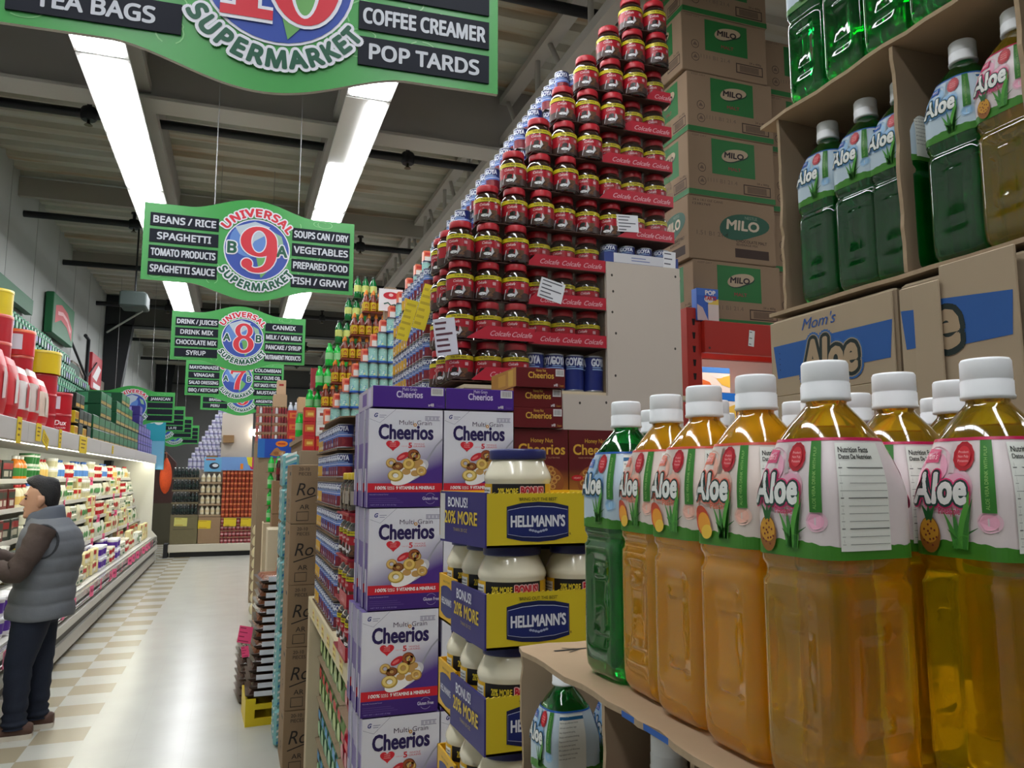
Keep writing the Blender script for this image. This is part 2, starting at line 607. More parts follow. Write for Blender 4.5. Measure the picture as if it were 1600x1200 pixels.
# ---------------------------------------------------------------- hanging aisle signs
SG = C(56, 154, 68, .35, spec=.5)
SG_EDGE = C(190, 184, 170, .6)
SG_LINE = C(122, 194, 122, .4)
PLQ = C(22, 26, 38, .6, spec=.2)
PLT = C(196, 200, 208, .5)
BLUE = C(48, 76, 164, .35)
BLUE2 = C(92, 132, 200, .35)
SGREEN = C(14, 84, 60, .4)
SRED = C(206, 44, 60, .4)
SWHITE = C(222, 224, 232, .45)
def numeral(b, mp, ch, cx, cy, s, m, g, l):
    """heavy serif numeral of height 1*s about (cx, cy); g grows the strokes for the pale outline"""
    P = lambda x, y: (cx + x * s, cy + y * s)
    def ringE(x, y, ro, so, ri, si):
        vs, fs, n = [], [], 32
        for i in range(n + 1):
            a = 2 * pi * i / n
            vs.append(mp(*P(x + (ro + g) * cos(a), y + (so + g) * sin(a)), l))
            vs.append(mp(*P(x + max(.01, ri - g) * cos(a), y + max(.01, si - g) * sin(a)), l))
        for i in range(n):
            fs.append((2 * i + 1, 2 * i, 2 * i + 2, 2 * i + 3))
        b.add(vs, [f[::-1] for f in fs], m)
    cnt = [0]
    def st(pts, ws):
        cnt[0] += 1
        b.stroke(mp, [P(*q) for q in pts], [(w + 2 * g) * s for w in ws], m, l + .2 * cnt[0])
    def bez(p0, p1, p2, n=10):
        return [((1 - t) ** 2 * p0[0] + 2 * t * (1 - t) * p1[0] + t * t * p2[0], (1 - t) ** 2 * p0[1] + 2 * t * (1 - t) * p1[1] + t * t * p2[1]) for t in [i / n for i in range(n + 1)]]
    if ch in '96':
        f = 1 if ch == '9' else -1
        ringE(0, .18 * f, .36, .32, .17, .26)
        pts = bez((.27 * f, .16 * f), (.32 * f, -.40 * f), (.0, -.45 * f), 8) + bez((.0, -.45 * f), (-.18 * f, -.48 * f), (-.24 * f, -.32 * f), 6)[1:]
        st(pts, [.18, .19, .18, .17, .15, .13, .11, .10, .09, .08, .08, .09, .10, .12, .14])
        b.oval(mp, *P(-.23 * f, -.32 * f), (.10 + g) * s, (.10 + g) * s, m, l + .6)
    elif ch == '8':
        ringE(0, .25, .27, .25, .13, .19)
        l += .3
        ringE(0, -.21, .32, .29, .16, .21)
    elif ch == '0':
        ringE(0, 0, .34, .50, .15, .43)
    elif ch == '7':
        st([(-.30, .40), (.32, .40)], [.18, .18])
        st([(-.27, .48), (-.29, .22)], [.05, .09])
        st(bez((.29, .42), (-.05, .05), (-.04, -.5), 8), [.08, .09, .11, .13, .15, .17, .19, .2, .2])
    elif ch == '1':
        st([(0, .5), (0, -.44)], [.20, .20])
        st([(-.24, -.45), (.24, -.45)], [.10, .10])
        st([(-.22, .36), (0, .46)], [.09, .10])
def aisle_sign(x, y, z, num, left, right, sides, label, group='green aisle signs hung over the main aisle', rotz=0.0):
    t = thing('aisle_sign', label, 'sign', (x, y, z), rotz, group)
    # board outline: a rectangle with a swelling at the centre of top and bottom
    out = []
    N = 28
    hw, hh, bu, ba = .695, .265, .40, .095
    for i in range(N + 1):
        u = -bu + 2 * bu * i / N
        out.append((u, -(hh + ba * (.5 + .5 * cos(pi * u / bu)) ** .8)))
    pts = [(-hw, -hh)] + out + [(hw, -hh), (hw, hh)] + [(-p[0], -p[1]) for p in out] + [(-hw, hh)]
    b = MB()
    n = len(pts)
    b.add([(u, 0, v) for u, v in pts], [tuple(range(n))], SG)
    b.add([(u, .014, v) for u, v in pts], [tuple(range(n))[::-1]], SG)
    b.add([(u, yy, v) for u, v in pts for yy in (0, .014)], [(2 * i, 2 * ((i + 1) % n), 2 * ((i + 1) % n) + 1, 2 * i + 1)[::-1] for i in range(n)], SG_EDGE)
    mp = front_map(0, 0, 0, .0012)
    r = random.Random(3)
    for k in range(34):      # faint drawings of vegetables on the board
        u, v = r.uniform(-.64, .64), r.uniform(-.24, .24)
        a0 = r.uniform(0, 6)
        rr = r.uniform(.02, .05)
        b.ring(mp, u, v, rr, rr + .0042, SG_LINE, 1, 14, a0, a0 + r.uniform(3, 6.2), r.uniform(.35, 1))
    b.build('board', t)
    # globe with continents
    gx, gy, R = .03, .005, .212
    b = MB()
    b.oval(mp, gx, gy, R + .008, R + .008, SWHITE, 2, 40)
    b.oval(mp, gx, gy, R, R, BLUE, 3, 40)
    b.oval(mp, gx - .05, gy + .06, R * .62, R * .55, BLUE2, 4, 30)
    b.poly(mp, [(gx - .15, gy + .15), (gx - .02, gy + .2), (gx + .08, gy + .17), (gx + .04, gy + .10), (gx - .02, gy + .06), (gx - .05, gy + .0), (gx - .10, gy + .07)], C(178, 192, 204, .4), 5)
    b.poly(mp, [(gx - .01, gy - .03), (gx + .06, gy - .02), (gx + .12, gy - .07), (gx + .09, gy - .13), (gx + .03, gy - .20), (gx + .01, gy - .12)], C(104, 164, 92, .4), 5)
    b.poly(mp, [(gx + .10, gy + .14), (gx + .16, gy + .11), (gx + .18, gy + .03), (gx + .13, gy + .05)], C(140, 176, 150, .4), 5)
    b.build('globe', t)
    b = MB()
    if len(num) == 1:
        numeral(b, mp, num, gx + .01, gy, .325, SWHITE, .035, 6)
        numeral(b, mp, num, gx + .01, gy, .325, SRED, .012, 7)
    else:
        for ch, dx in zip(num, (-.085, .075)):
            numeral(b, mp, ch, gx + dx, gy, .30, SWHITE, .035, 6)
            numeral(b, mp, ch, gx + dx, gy, .30, SRED, .0, 7)
    b.build('number', t)
    for ch, dx in zip(sides, (-.165, .165)):
        if ch != ' ':
            b = MB()
            b.text(mp, ch, gx + dx, gy - .035, .075, SWHITE, bold=.16, l=6, ft='i')
            b.text(mp, ch, gx + dx, gy - .035, .075, SGREEN, bold=.06, l=7, ft='i')
            b.build('side_letter', t)
    b = MB()
    b.text(mp, 'UNIVERSAL', 0, 0, .052, SWHITE, w=.47, bold=.22, spacing=1.12, l=6, ft='i', ref=.03, arc=(gx, gy, .238, True))
    b.text(mp, 'UNIVERSAL', 0, 0, .052, SRED, w=.47, bold=.07, spacing=1.12, l=7, ft='i', arc=(gx, gy, .238, True))
    b.build('upper_lettering', t)
    b = MB()
    b.text(mp, 'SUPERMARKET', 0, 0, .050, SWHITE, w=.58, bold=.24, spacing=1.12, l=6, ft='i', ref=.03, arc=(gx, gy, .290, False))
    b.text(mp, 'SUPERMARKET', 0, 0, .050, SGREEN, w=.58, bold=.075, spacing=1.12, l=7, ft='i', arc=(gx, gy, .290, False))
    b.build('lower_lettering', t)
    for side, words, u0, u1 in (('l', left, -.655, -.225), ('r', right, .262, .665)):
        for k, w in enumerate(words):
            v = .158 - .1125 * k - (.012 if side == 'r' else .005)
            b = MB()
            b.box(u0, -.006, v - .045, u1, -.0005, v + .045, PLQ)
            if w:
                m2 = front_map(0, -.0062, 0, .0008)
                tw = text2d(w, .02, 0, 1, 'i')[2] * .046
                b.text(m2, w, (u0 + u1) / 2, v - .023, .046, PLT, w=min(tw * 1.0, (u1 - u0) * .93), bold=.045, l=1, ft='i')
            b.build('category_plaque', t)
    for xx in (-.26, .30):
        MB().tube([(xx, .007, .3), (xx, .007, ZC - z)], .003, C(150, 150, 150, .4, .6), 5).build('hanging_cable', t)
    return t
SX = .03
aisle_sign(.028, 2.2, 3.105, '10', ['', '', '', 'TEA BAGS'], ['', '', 'COFFEE CREAMER', 'POP TARDS'], '  ', 'large green aisle sign cut off by the top of the photo, listing POP TARDS', rotz=radians(-3))
aisle_sign(.04, 5.5, 3.215, '9', ['BEANS / RICE', 'SPAGHETTI', 'TOMATO PRODUCTS', 'SPAGHETTI SAUCE'], ['SOUPS CAN / DRY', 'VEGETABLES', 'PREPARED FOOD', 'FISH / GRAVY'], 'BA', 'green aisle sign with a red 9, listing BEANS / RICE')
aisle_sign(-.03, 8.85, 3.16, '8', ['DRINK / JUICES', 'DRINK MIX', 'CHOCOLATE MIX', 'SYRUP'], ['CANMIX', 'MILK / CAN MILK', 'PANCAKE / SYRUP', 'NUTRAMENT PRODUCTS'], 'AB', 'green aisle sign with a red 8, listing DRINK / JUICES')
aisle_sign(-.08, 12.2, 3.11, '7', ['MAYONNAISE', 'VINAGAR', 'SALAD DRESSING', 'BBQ / KETCHUP'], ['COLOMBIAN', 'OIL / OLIVE OIL', 'HOT SAUCE / PICKLES', 'MUSTARD'], 'AB', 'green aisle sign with a red 7, listing MAYONNAISE')
aisle_sign(.0, 15.4, 3.16, '6', ['', '', 'BRASIL', 'PERU'], ['', 'URUGUAY', 'ARGENTINA', 'ECUADOR'], 'AB', 'green aisle sign with a red 6 half hidden below the 7')
for k, (yy, words) in enumerate(((14.7, ['JAMAICAN', '', '', '']), (17.6, ['', '', '', 'LA FE']), (20.6, ['', '', '', '']), (24.0, ['', '', '', '']))):
    aisle_sign(-1.78, yy, 2.86 - .0 * k, '', ['', '', '', ''], words, '  ', 'small far green sign above the chilled case, %s from the front' % ORD[k], 'far green signs by the left wall')

# ================================================================ chilled multi-deck case along the left wall
CW = C(206, 204, 198, .4)
CG = C(150, 150, 146, .4, .3)
CDK = C(34, 34, 36, .5)
CHR = C(190, 190, 188, .25, .8)
CY0, CU, CN = 3.4, 3.3, 4
CY1 = CY0 + CU * CN
SHELF = [(.50, -1.50, .62), (.84, -1.74, .40), (1.10, -1.82, .36), (1.36, -1.88, .32), (1.62, -1.94, .28)]      # z, front x, depth
for i in range(CN):
    y0 = CY0 + CU * i
    t = thing('dairy_case', 'white open chilled case by the left wall, %s' % ['nearest section, beside the man', 'second section, behind the man', 'third section from the front', 'last section with the bright end panel'][i], 'refrigerator', (0, y0, 0), 0, 'open chilled cases by the left wall')
    L = CU - .004
    MB().box(-2.30, 0, .03, -1.50, L, .16, CDK).build('kick_plate', t)
    b = MB()
    b.box(-1.50, 0, .05, -1.42, L, .17, C(176, 174, 166, .4), .006)
    b.box(-1.50, 0, .17, -1.45, L, .26, C(74, 70, 66, .5))
    b.box(-1.52, 0, .26, -1.40, L, .35, C(196, 194, 186, .4), .008)
    b.box(-1.50, 0, .35, -1.44, L, .44, C(120, 118, 112, .4))
    b.build('front_panel', t)
    b = MB()
    b.tube([(-1.415, .0, .40), (-1.415, L, .40)], .018, CHR, 8)
    b.box(-1.46, 0, .44, -1.42, L, .50, CHR, .004)
    b.build('front_bumper', t)
    MB().box(-2.30, 0, .16, -1.50, L, .485, CW).build('deck', t)
    MB().box(-2.46, 0, 0, -2.36, L, 2.04, C(196, 196, 188, .5)).build('back_panel', t)
    for (z, xf, d) in SHELF[1:]:
        b = MB()
        b.box(xf - d, 0, z - .022, xf, L, z - .002, CW)
        b.box(xf, 0, z - .03, xf + .008, L, z + .012, C(210, 208, 200, .4))
        b.build('shelf', t)
    b = MB()
    b.box(-2.46, 0, 2.0, -1.55, L, 2.05, CW)
    b.box(-1.56, 0, 1.91, -1.50, L, 2.065, C(198, 194, 190, .4), .004)
    b.box(-2.36, 0, 1.955, -1.56, L, 2.0, CW)
    b.build('canopy', t)
    MB().box(-1.68, .02, 1.925, -1.60, L - .02, 1.953, EMIT(255, 255, 236, CASE_POWER)).build('lamp', t)
    if i in (0, CN - 1):
        y = -.045 if i == 0 else L
        rings = [(-2.46, 0), (-1.42, 0), (-1.42, .5), (-1.52, .62), (-1.52, 2.06), (-2.46, 2.06)]
        b = MB()
        b.add([(x, yy, z) for x, z in rings for yy in (y, y + .045)], [(2 * k, 2 * k + 1, 2 * ((k + 1) % 6) + 1, 2 * ((k + 1) % 6)) for k in range(6)], CW)
        b.add([(x, y, z) for x, z in rings], [tuple(range(6))], C(222, 220, 208, .35))
        b.add([(x, y + .045, z) for x, z in rings], [tuple(range(6))[::-1]], CW)
        b.build('end_panel', t)
# ---- goods in the case: a few shapes in many colours
def tub(r, h, body, lid, band):
    b = MB()
    b.lathe([(r * .82, 0), (r * .97, h * .86)], C(*body, .35), 14)
    b.lathe([(r * .86, h * .2), (r * .965, h * .72)], C(*band, .35), 14, (0, 0, .0), True, False, False)
    b.lathe([(r, h * .86), (r, h), (r * .9, h)], C(*lid, .35), 14)
    return b
def pack(w, d, h, col, band, lab):
    b = MB()
    b.box(-d / 2, -w / 2, 0, d / 2, w / 2, h, C(*col, .4), min(w, d, h) * .12)
    mp = plane_map((d / 2, 0, 0), (0, 1, 0), (0, 0, 1), .0012)
    b.rect(mp, -w * .42, h * .55, w * .42, h * .86, C(*band, .4), 1)
    b.rect(mp, -w * .30, h * .18, w * .28, h * .46, C(*lab, .4), 1)
    return b
def pouch(w, h, col, lab):
    b = MB()
    rings = []
    for k in range(7):
        z = h * k / 6
        t = (.014, .026, .034, .034, .028, .016, .003)[k]
        rings.append([(t * cos(a) * 1.0, w / 2 * (1 - .06 * (k in (0, 6))) * sin(a) ** 1 if False else w / 2 * sin(a), z) for a in [2 * pi * j / 12 for j in range(12)]])
    b.loft(rings, C(*col, .35))
    b.oval(plane_map((.036, 0, 0), (0, 1, 0), (0, 0, 1), .001), 0, h * .5, w * .26, h * .20, C(*lab, .4), 1, 14)
    return b
def bottle_small(r, h, col, capc, lab):
    b = MB()
    b.lathe([(r, 0), (r, h * .62), (r * .7, h * .78), (r * .36, h * .86), (r * .36, h * .9)], C(*col, .3), 14)
    b.lathe([(r * 1.015, h * .16), (r * 1.015, h * .5)], C(*lab, .4), 14, (0, 0, 0), True, False, False)
    b.lathe([(r * .42, h * .88), (r * .42, h), (r * .3, h)], C(*capc, .4), 10)
    return b
GOODS = []
def good(name, what, cat, mb):
    o = mb.build(name)
    tag(o, what, cat)
    GOODS.append((what, Proto(o)))
good('yogurt_tub', 'white tub', 'tub', tub(.05, .10, (232, 230, 220), (236, 236, 230), (206, 200, 160)))
good('yogurt_tub', 'cream tub, red band', 'tub', tub(.052, .085, (230, 224, 200), (226, 220, 196), (196, 40, 44)))
good('yogurt_tub', 'white tub, purple band', 'tub', tub(.06, .12, (226, 224, 230), (230, 230, 236), (92, 48, 160)))
good('yogurt_tub', 'white tub, green band', 'tub', tub(.055, .11, (230, 232, 222), (60, 130, 70), (50, 120, 60)))
good('cheese_pack', 'pale yellow cheese pack', 'cheese pack', pack(.12, .05, .12, (226, 214, 160), (200, 40, 40), (240, 236, 220)))
good('cheese_block', 'white cheese block, clear film', 'cheese pack', pack(.13, .08, .08, (232, 230, 212), (214, 214, 190), (60, 110, 70)))
good('cheese_block', 'cream cheese block, green label', 'cheese pack', pack(.11, .06, .10, (224, 222, 196), (70, 130, 70), (230, 220, 120)))
good('cheese_bag', 'shredded cheese bag, pale label', 'bag', pouch(.13, .17, (222, 218, 186), (190, 60, 60)))
good('cheese_bag', 'white cheese bag, green label', 'bag', pouch(.13, .16, (230, 230, 214), (90, 150, 90)))
good('milk_bottle', 'white milk bottle, blue label', 'bottle', bottle_small(.04, .19, (236, 236, 228), (60, 110, 190), (90, 140, 210)))
good('milk_bottle', 'cream bottle, red cap', 'bottle', bottle_small(.038, .18, (230, 222, 190), (200, 40, 40), (226, 190, 110)))
good('meat_pack', 'dark red sliced meat pack', 'meat pack', pack(.13, .03, .15, (112, 44, 40), (60, 70, 60), (206, 196, 180)))
good('meat_pack', 'dark green meat pack, pale window', 'meat pack', pack(.13, .03, .15, (52, 62, 54), (150, 50, 50), (170, 166, 150)))
good('meat_pack', 'yellow meat pack', 'meat pack', pack(.12, .035, .15, (204, 170, 40), (160, 60, 40), (226, 210, 150)))
good('juice_bottle', 'orange juice bottle', 'bottle', bottle_small(.045, .19, (226, 130, 40), (236, 236, 230), (60, 130, 60)))
SHN = ['bottom deck', 'lowest shelf', 'second shelf', 'third shelf', 'top shelf']
rc = random.Random(11)
NTH = {}
def nth(*key):
    NTH[key] = NTH.get(key, -1) + 1
    return ORD[NTH[key]]
GH = [.10, .085, .12, .11, .12, .08, .10, .17, .16, .19, .18, .15, .15, .15, .19]
for si, (z, xf, d) in enumerate(SHELF):
    y = 5.55
    while y < CY1 - .15:
        if si == 0:
            pool = [0, 2, 4, 5, 6, 7, 8, 1, 5, 4] if y > 7.4 else [2, 2, 0, 3, 1]
        elif y < 8.2:
            pool = [11, 12, 13, 11, 12] if si in (2, 3) else [12, 11, 12, 11] if si == 4 else [12, 0, 13, 13]
        elif y < 9.6 and si in (3, 4):
            pool = [9, 10, 14, 3, 14, 1]
        elif si == 4:
            pool = [9, 10, 0, 1, 8, 9]
        else:
            pool = [4, 5, 6, 7, 8, 0, 5, 8, 4, 1]
        k = rc.choice(pool)
        n = rc.choice((2, 3, 3, 4)) if y < 12 else rc.choice((3, 4))
        for j in range(n):
            if y > CY1 - .1:
                break
            rows = ((-.10, 0), (-.27, .0), (-.44, .0)) if si == 0 else ((-.06, 0),)
            for ri, (rx, _) in enumerate(rows):
                what, P = GOODS[k]
                dx_ = rc.uniform(-.012, .012)
                hh = GH[k] * 1.2
                if hh < .15 and (rc.random() < .75 or si == 0):
                    P.place((xf + rx + dx_ - .006, y + rc.uniform(-.006, .006), z + hh + .0008), 'upper %s, %s%s, %s such from the front' % (what, SHN[si], (', front row', ', middle row', ', back row')[ri] if si == 0 else '', nth('u', k, si, ri)), '%ss stacked on the %s of the chilled case' % (what, SHN[si]), rotz=rc.uniform(-.22, .22), scale=1.2)
                P.place((xf + rx + dx_, y, z), '%s, %s%s, %s such from the front' % (what, SHN[si], (', front row', ', middle row', ', back row')[ri] if si == 0 else '', nth('l', k, si, ri)), '%ss on the %s of the chilled case' % (what, SHN[si]), rotz=rc.uniform(-.22, .22), scale=1.2)
            y += .160 if k in (4, 5, 7, 8, 11, 12, 13) else .148
        y += .01
for what, P in GOODS:
    if not P.used:
        bpy.data.objects.remove(P.root)
# pink price cards on the shelf edges
PINK = C(232, 96, 140, .5)
b = MB()
b.box(0, -.055, -.055, .003, .055, .055, PINK)
b.rect(plane_map((.003, 0, 0), (0, 1, 0), (0, 0, 1), .0006), -.03, -.01, .03, .02, C(170, 50, 90, .5), 1)
o = b.build('price_card')
tag(o, 'x', 'price tag')
PC = Proto(o)
n = 0
for si, (z, xf, d) in enumerate(SHELF):
    ys = [6.05, 7.9, 8.4, 9.3, 9.9, 10.6, 10.9, 11.6, 12.4, 12.8, 13.3, 13.7, 14.1, 14.6, 15.0, 15.5] if si == 0 else [5.95 + si * .12, 8.1 + si * .3, 9.0 + si * .4, 11.0 + si * .3, 12.2, 13.4 + si * .2, 14.8]
    for k, y in enumerate(ys):
        PC.place(((-1.395 if si == 0 else xf + .012), y, (.455 if si == 0 else z - .03)), 'pink price card on the %s edge of the chilled case, %s from the front' % (SHN[si], ORD[k]), 'pink price cards on the chilled case', rotz=rc.uniform(-.4, .2))
# yellow price signs on the canopy
YS = C(226, 196, 30, .5)
def fascia_sign(y, w, h, z, label, rot=0.0, face=YS):
    b = MB()
    b.box(0, -w / 2, -h / 2, .003, w / 2, h / 2, face)
    mp = plane_map((.003, 0, 0), (0, 1, 0), (0, 0, 1), .0008)
    for k in range(3):
        b.rect(mp, -w * .32, h * (.22 - .22 * k), w * (.32 - .08 * k), h * (.30 - .22 * k), C(120, 84, 20, .5), 1)
    o = b.build('price_sign')
    o.location = (-1.497, y, z)
    o.rotation_euler = (rot, 0, 0)
    tag(o, label, 'price sign', 'yellow price signs on the canopy')
fascia_sign(6.42, .12, .19, 1.985, 'upright yellow price sign on the white canopy, nearest the camera')
fascia_sign(7.0, .16, .14, 2.0, 'yellow price sign half covered by a tilted one on the canopy')
fascia_sign(7.25, .22, .10, 1.95, 'tilted yellow price sign on the white canopy', -.35)
fascia_sign(7.80, .10, .17, 1.985, 'small upright yellow price sign right of the tilted one')
fascia_sign(8.9, .40, .17, 1.975, 'wide bright yellow price sign on the canopy', 0)
fascia_sign(10.9, .10, .10, 1.99, 'small pale yellow tag on the canopy below the green cartons')

# ---------------------------------------------------------------- goods on top of the case
ZT = 2.051
def rice_bag(w, h, t_, base, band, panel):
    b = MB()
    rings = []
    for k in range(9):
        f = k / 8
        th = t_ / 2 * (.55, .85, 1, 1, 1, .95, .8, .5, .1)[k]
        ww = w / 2 * (.92, 1, 1, 1, 1, 1, 1, .97, .93)[k]
        n = 16
        rings.append([(th * (abs(cos(a)) ** .6) * (1 if cos(a) > 0 else -1), ww * (abs(sin(a)) ** .6) * (1 if sin(a) > 0 else -1), h * f) for a in [2 * pi * j / n for j in range(n)]])
    for k in range(8):
        b.loft(rings[k:k + 2], C(*(band if k in (0, 1, 6) else base), .35), True, k == 0, k == 7)
    b.poly(plane_map((t_ / 2 + .002, 0, 0), (0, 1, 0), (0, 0, 1), .001), [(-w * .2, h * .28), (w * .06, h * .30), (w * .10, h * .66), (-w * .16, h * .74)], C(*panel, .4), 1)
    return b.build('rice_bag')
for k, (y, base, band, pan, lab) in enumerate(((6.22, (190, 30, 40), (200, 40, 48), (226, 200, 200), 'red and white bag on the case at the left edge of the photo'),
                                               (6.54, (206, 60, 66), (190, 30, 40), (230, 226, 222), 'red bag with a white panel, second from the left edge'),
                                               (6.86, (214, 206, 204), (196, 44, 50), (190, 60, 66), 'white bag with red trim beside the red bags'),
                                               (7.18, (206, 190, 184), (206, 40, 48), (200, 80, 80), 'white bag with a red print, fourth from the left edge'),
                                               (7.50, (220, 196, 180), (206, 40, 48), (226, 214, 200), 'pale bag with red stripes left of the red tins'))):
    o = rice_bag(.29, (.50, .47, .44, .46, .42)[k], .14, base, band, pan)
    o.location = (-1.625, y, ZT)
    tag(o, lab, 'bag', 'bags on top of the chilled case')
def tin(r, h, body, top, txt, lab, loc, paper=True):
    t = thing('biscuit_tin', lab, 'tin', loc, 0, 'biscuit tins on top of the chilled case')
    b = MB()
    b.lathe([(r, 0), (r, h * .9)], C(*body, .3), 28)
    mp = cyl_map(r, -.9)
    if paper:
        b.rect(cyl_map(r, -1.5), -r * .35, h * .2, r * .5, h * .8, C(206, 196, 206, .5), 1, 8, 1)
    if txt:
        b.text(mp, txt, 0, h * .46, h * .22, C(236, 220, 220, .4), bold=.03, shear=.2, l=1.5)
        b.text(mp, 'CRACKERS', 0, h * .30, h * .07, C(236, 220, 220, .4), l=1.5)
    b.build('tin_body', t)
    MB().lathe([(r * 1.02, h * .88), (r * 1.02, h), (r * .95, h)], C(*top, .3), 28).build('lid', t)
tin(.160, .205, (172, 22, 36), (160, 20, 34), 'Dux', 'lower red cracker tin of the stack of two on the case', (-1.72, 8.55, ZT), False)
tin(.160, .205, (180, 24, 38), (170, 20, 34), '', 'upper red cracker tin with a pale paper, of the stack of two on the case', (-1.72, 8.55, ZT + .206), True)
for k in range(3):
    tin(.17, .182, (172, 22, 36), (160, 20, 34), '', 'hidden red tin below the round yellow tin, %s from the bottom' % ORD[k], (-1.80, 8.20, ZT + .183 * k), False)
tin(.19, .21, (206, 176, 20), (200, 176, 40), '', 'round yellow tin above the red tins on the case', (-1.80, 8.20, ZT + .550), False)
for k in range(3):
    tin(.14, .21, (172, 22, 36), (180, 60, 40), '', 'red tin in the nearer pile behind the bags, %s from the bottom' % ORD[k], (-1.85, 7.62, ZT + .211 * k), False)
tin(.145, .22, (190, 26, 34), (206, 90, 40), '', 'large red tin with a pale paper on top of the pile near the left edge', (-1.85, 7.62, ZT + .634))
for k in range(4):
    tin(.14, .212, (172, 22, 36), (180, 60, 40), '', 'red tin in the leftmost pile behind the bags, %s from the bottom' % ORD[k], (-1.85, 6.92, ZT + .213 * k), False)
tin(.13, .20, (206, 180, 30), (210, 184, 40), '', 'yellow tin on top of the leftmost pile of red tins', (-1.85, 6.92, ZT + .853), False)
def small_jar(body, lidc, lab):
    b = MB()
    b.box(-.045, -.045, 0, .045, .045, .105, C(*body, .3), .010)
    b.lathe([(.036, .105), (.036, .128), (.03, .13)], C(*lidc, .35), 10)
    mp = plane_map((.045, 0, 0), (0, 1, 0), (0, 0, 1), .001)
    b.rect(mp, -.034, .03, .034, .08, C(*lab, .4), 1)
    return b.build('coffee_jar')
j1 = small_jar((36, 96, 72), (90, 160, 124), (120, 180, 144)); tag(j1, 'x', 'jar'); J1 = Proto(j1)
j2 = small_jar((28, 66, 54), (70, 140, 104), (136, 130, 190)); tag(j2, 'x', 'jar'); J2 = Proto(j2)
tiers = [(2.444, -1.95), (2.575, -1.95), (2.706, -2.06), (2.837, -2.06), (2.968, -2.17), (3.099, -2.17), (3.230, -2.28)]
for ti, (z, x) in enumerate(tiers):
    y, k = 8.95 if ti < 2 else 7.4, 0
    while y < 13.0 - .42 * max(0, ti - 1):
        J = J2 if (ti in (1, 3, 5) and (k // 2) % 2 == 0) else J1
        J.place((x, y, z), 'small green jar above the case, %s tier from the bottom, %s from the left' % (ORD[ti], ORD[k]), 'green jars in the %s tier on the chilled case' % ORD[ti], rotz=0)
        y += .135
        k += 1
o = MB().box(-2.44, 7.2, ZT, -2.335, 12.6, ZT + 1.0, C(40, 70, 56, .6)).build('riser')
tag(o, 'dark green riser behind the small green jars on the case', 'display riser')
# riser steps that carry the upper tiers
b = MB()
b.box(-2.33, 7.35, ZT, -2.228, 12.6, 3.229, C(40, 70, 56, .6))
b.box(-2.225, 7.35, ZT, -2.118, 12.8, 2.967, C(40, 70, 56, .6))
b.box(-2.115, 7.35, ZT, -2.008, 13.0, 2.705,
      C(40, 70, 56, .6))
b.box(-2.005, 8.9, ZT, -1.90, 13.0, 2.443, C(40, 70, 56, .6))
o = b.build('stepped_riser')
tag(o, 'stepped riser under the tiers of small green jars', 'display riser')
def carton12(w, d, h, col, txtc, top):
    b = MB()
    b.box(-d, 0, 0, 0, w, h, C(*col, .35), .006)
    mp = plane_map((0, 0, 0), (0, 1, 0), (0, 0, 1), .001)
    b.rect(mp, .01, h * .08, w - .01, h * .30, C(*txtc, .4), 1)
    for k in range(6):
        b.rect(mp, .02 + w * .15 * k, h * .4, .02 + w * .15 * k + w * .1, h * .92, C(*top, .4), 1)
    ms = front_map(0, 0, 0, .001)
    b.rect(ms, -d * .9, h * .1, -d * .5, h * .9, C(*top, .4), 1)
    return b.build('soda_carton')
g1 = carton12(.40, .28, .155, (20, 74, 46), (170, 140, 70), (70, 140, 100)); tag(g1, 'x', 'carton'); G1 = Proto(g1)
p1 = carton12(.34, .26, .155, (56, 44, 120), (120, 110, 190), (150, 140, 206)); tag(p1, 'x', 'carton'); P1 = Proto(p1)
d1 = carton12(.22, .18, .15, (34, 40, 38), (206, 160, 70), (90, 100, 96)); tag(d1, 'x', 'carton'); D1 = Proto(d1)
y1 = carton12(.20, .16, .12, (206, 180, 40), (60, 60, 30), (190, 120, 40)); tag(y1, 'x', 'carton'); Y1 = Proto(y1)
for k in range(4):
    for r_ in range(2 if k > 1 else 3):
        (Y1 if (k == 0 and r_ < 2) or (k == 2 and r_ == 0) else D1).place((-1.58, 8.86 + .24 * k, ZT + (.155 if True else 0) * r_), 'small dark or yellow box between the red tins and green cartons, %s column, %s layer' % (ORD[k], ORD[r_]), 'boxes between tins and cartons')
for k in range(10):
    for r_ in range((2, 4, 4, 2, 4, 5, 5, 4, 3, 3)[k]):
        G1.place((-1.57 - .004 * (r_ % 2), 9.88 + .425 * k, ZT + .1565 * r_), 'dark green carton on the case, %s column from the left, %s layer' % (ORD[k], ORD[r_]), 'green cartons on the chilled case')
for k in range(6):
    for r_ in range((5, 4, 4, 3, 3, 2)[k]):
        P1.place((-1.57 - .004 * (r_ % 2), 14.16 + .37 * k, ZT + .1565 * r_), 'purple carton on the far part of the case, %s column, %s layer' % (ORD[k], ORD[r_]), 'purple cartons on the chilled case')
# teal poster board with eggs at the far end
t = thing('poster_board', 'teal poster board with white eggs at the far end of the chilled case', 'poster', (-1.9, CY1 + .06, 1.9))
TEAL = C(46, 156, 178, .45)
b = MB()
b.box(.10, 0, -.11, .53, .012, 1.17, TEAL)
b.box(-.30, 0, .9, .12, .012, 1.42, TEAL)
b.build('board', t)
mp = front_map(0, 0, 0, .002)
b = MB()
b.rect(mp, .12, -.1, .52, .45, C(120, 180, 214, .45), 1)
b.oval(mp, .28, .90, .12, .10, C(226, 228, 230, .4), 1, 24, .3)
b.oval(mp, .40, .87, .10, .10, C(214, 218, 222, .4), 1.5, 24, -.2)
b.poly(mp, [(-.2, 1.16), (-.02, 1.08), (.08, 1.16), (-.04, 1.22)], C(206, 160, 50, .5), 1)
b.rect(mp, -.25, 1.26, .08, 1.32, C(30, 60, 70, .5), 1)
b.build('print', t)
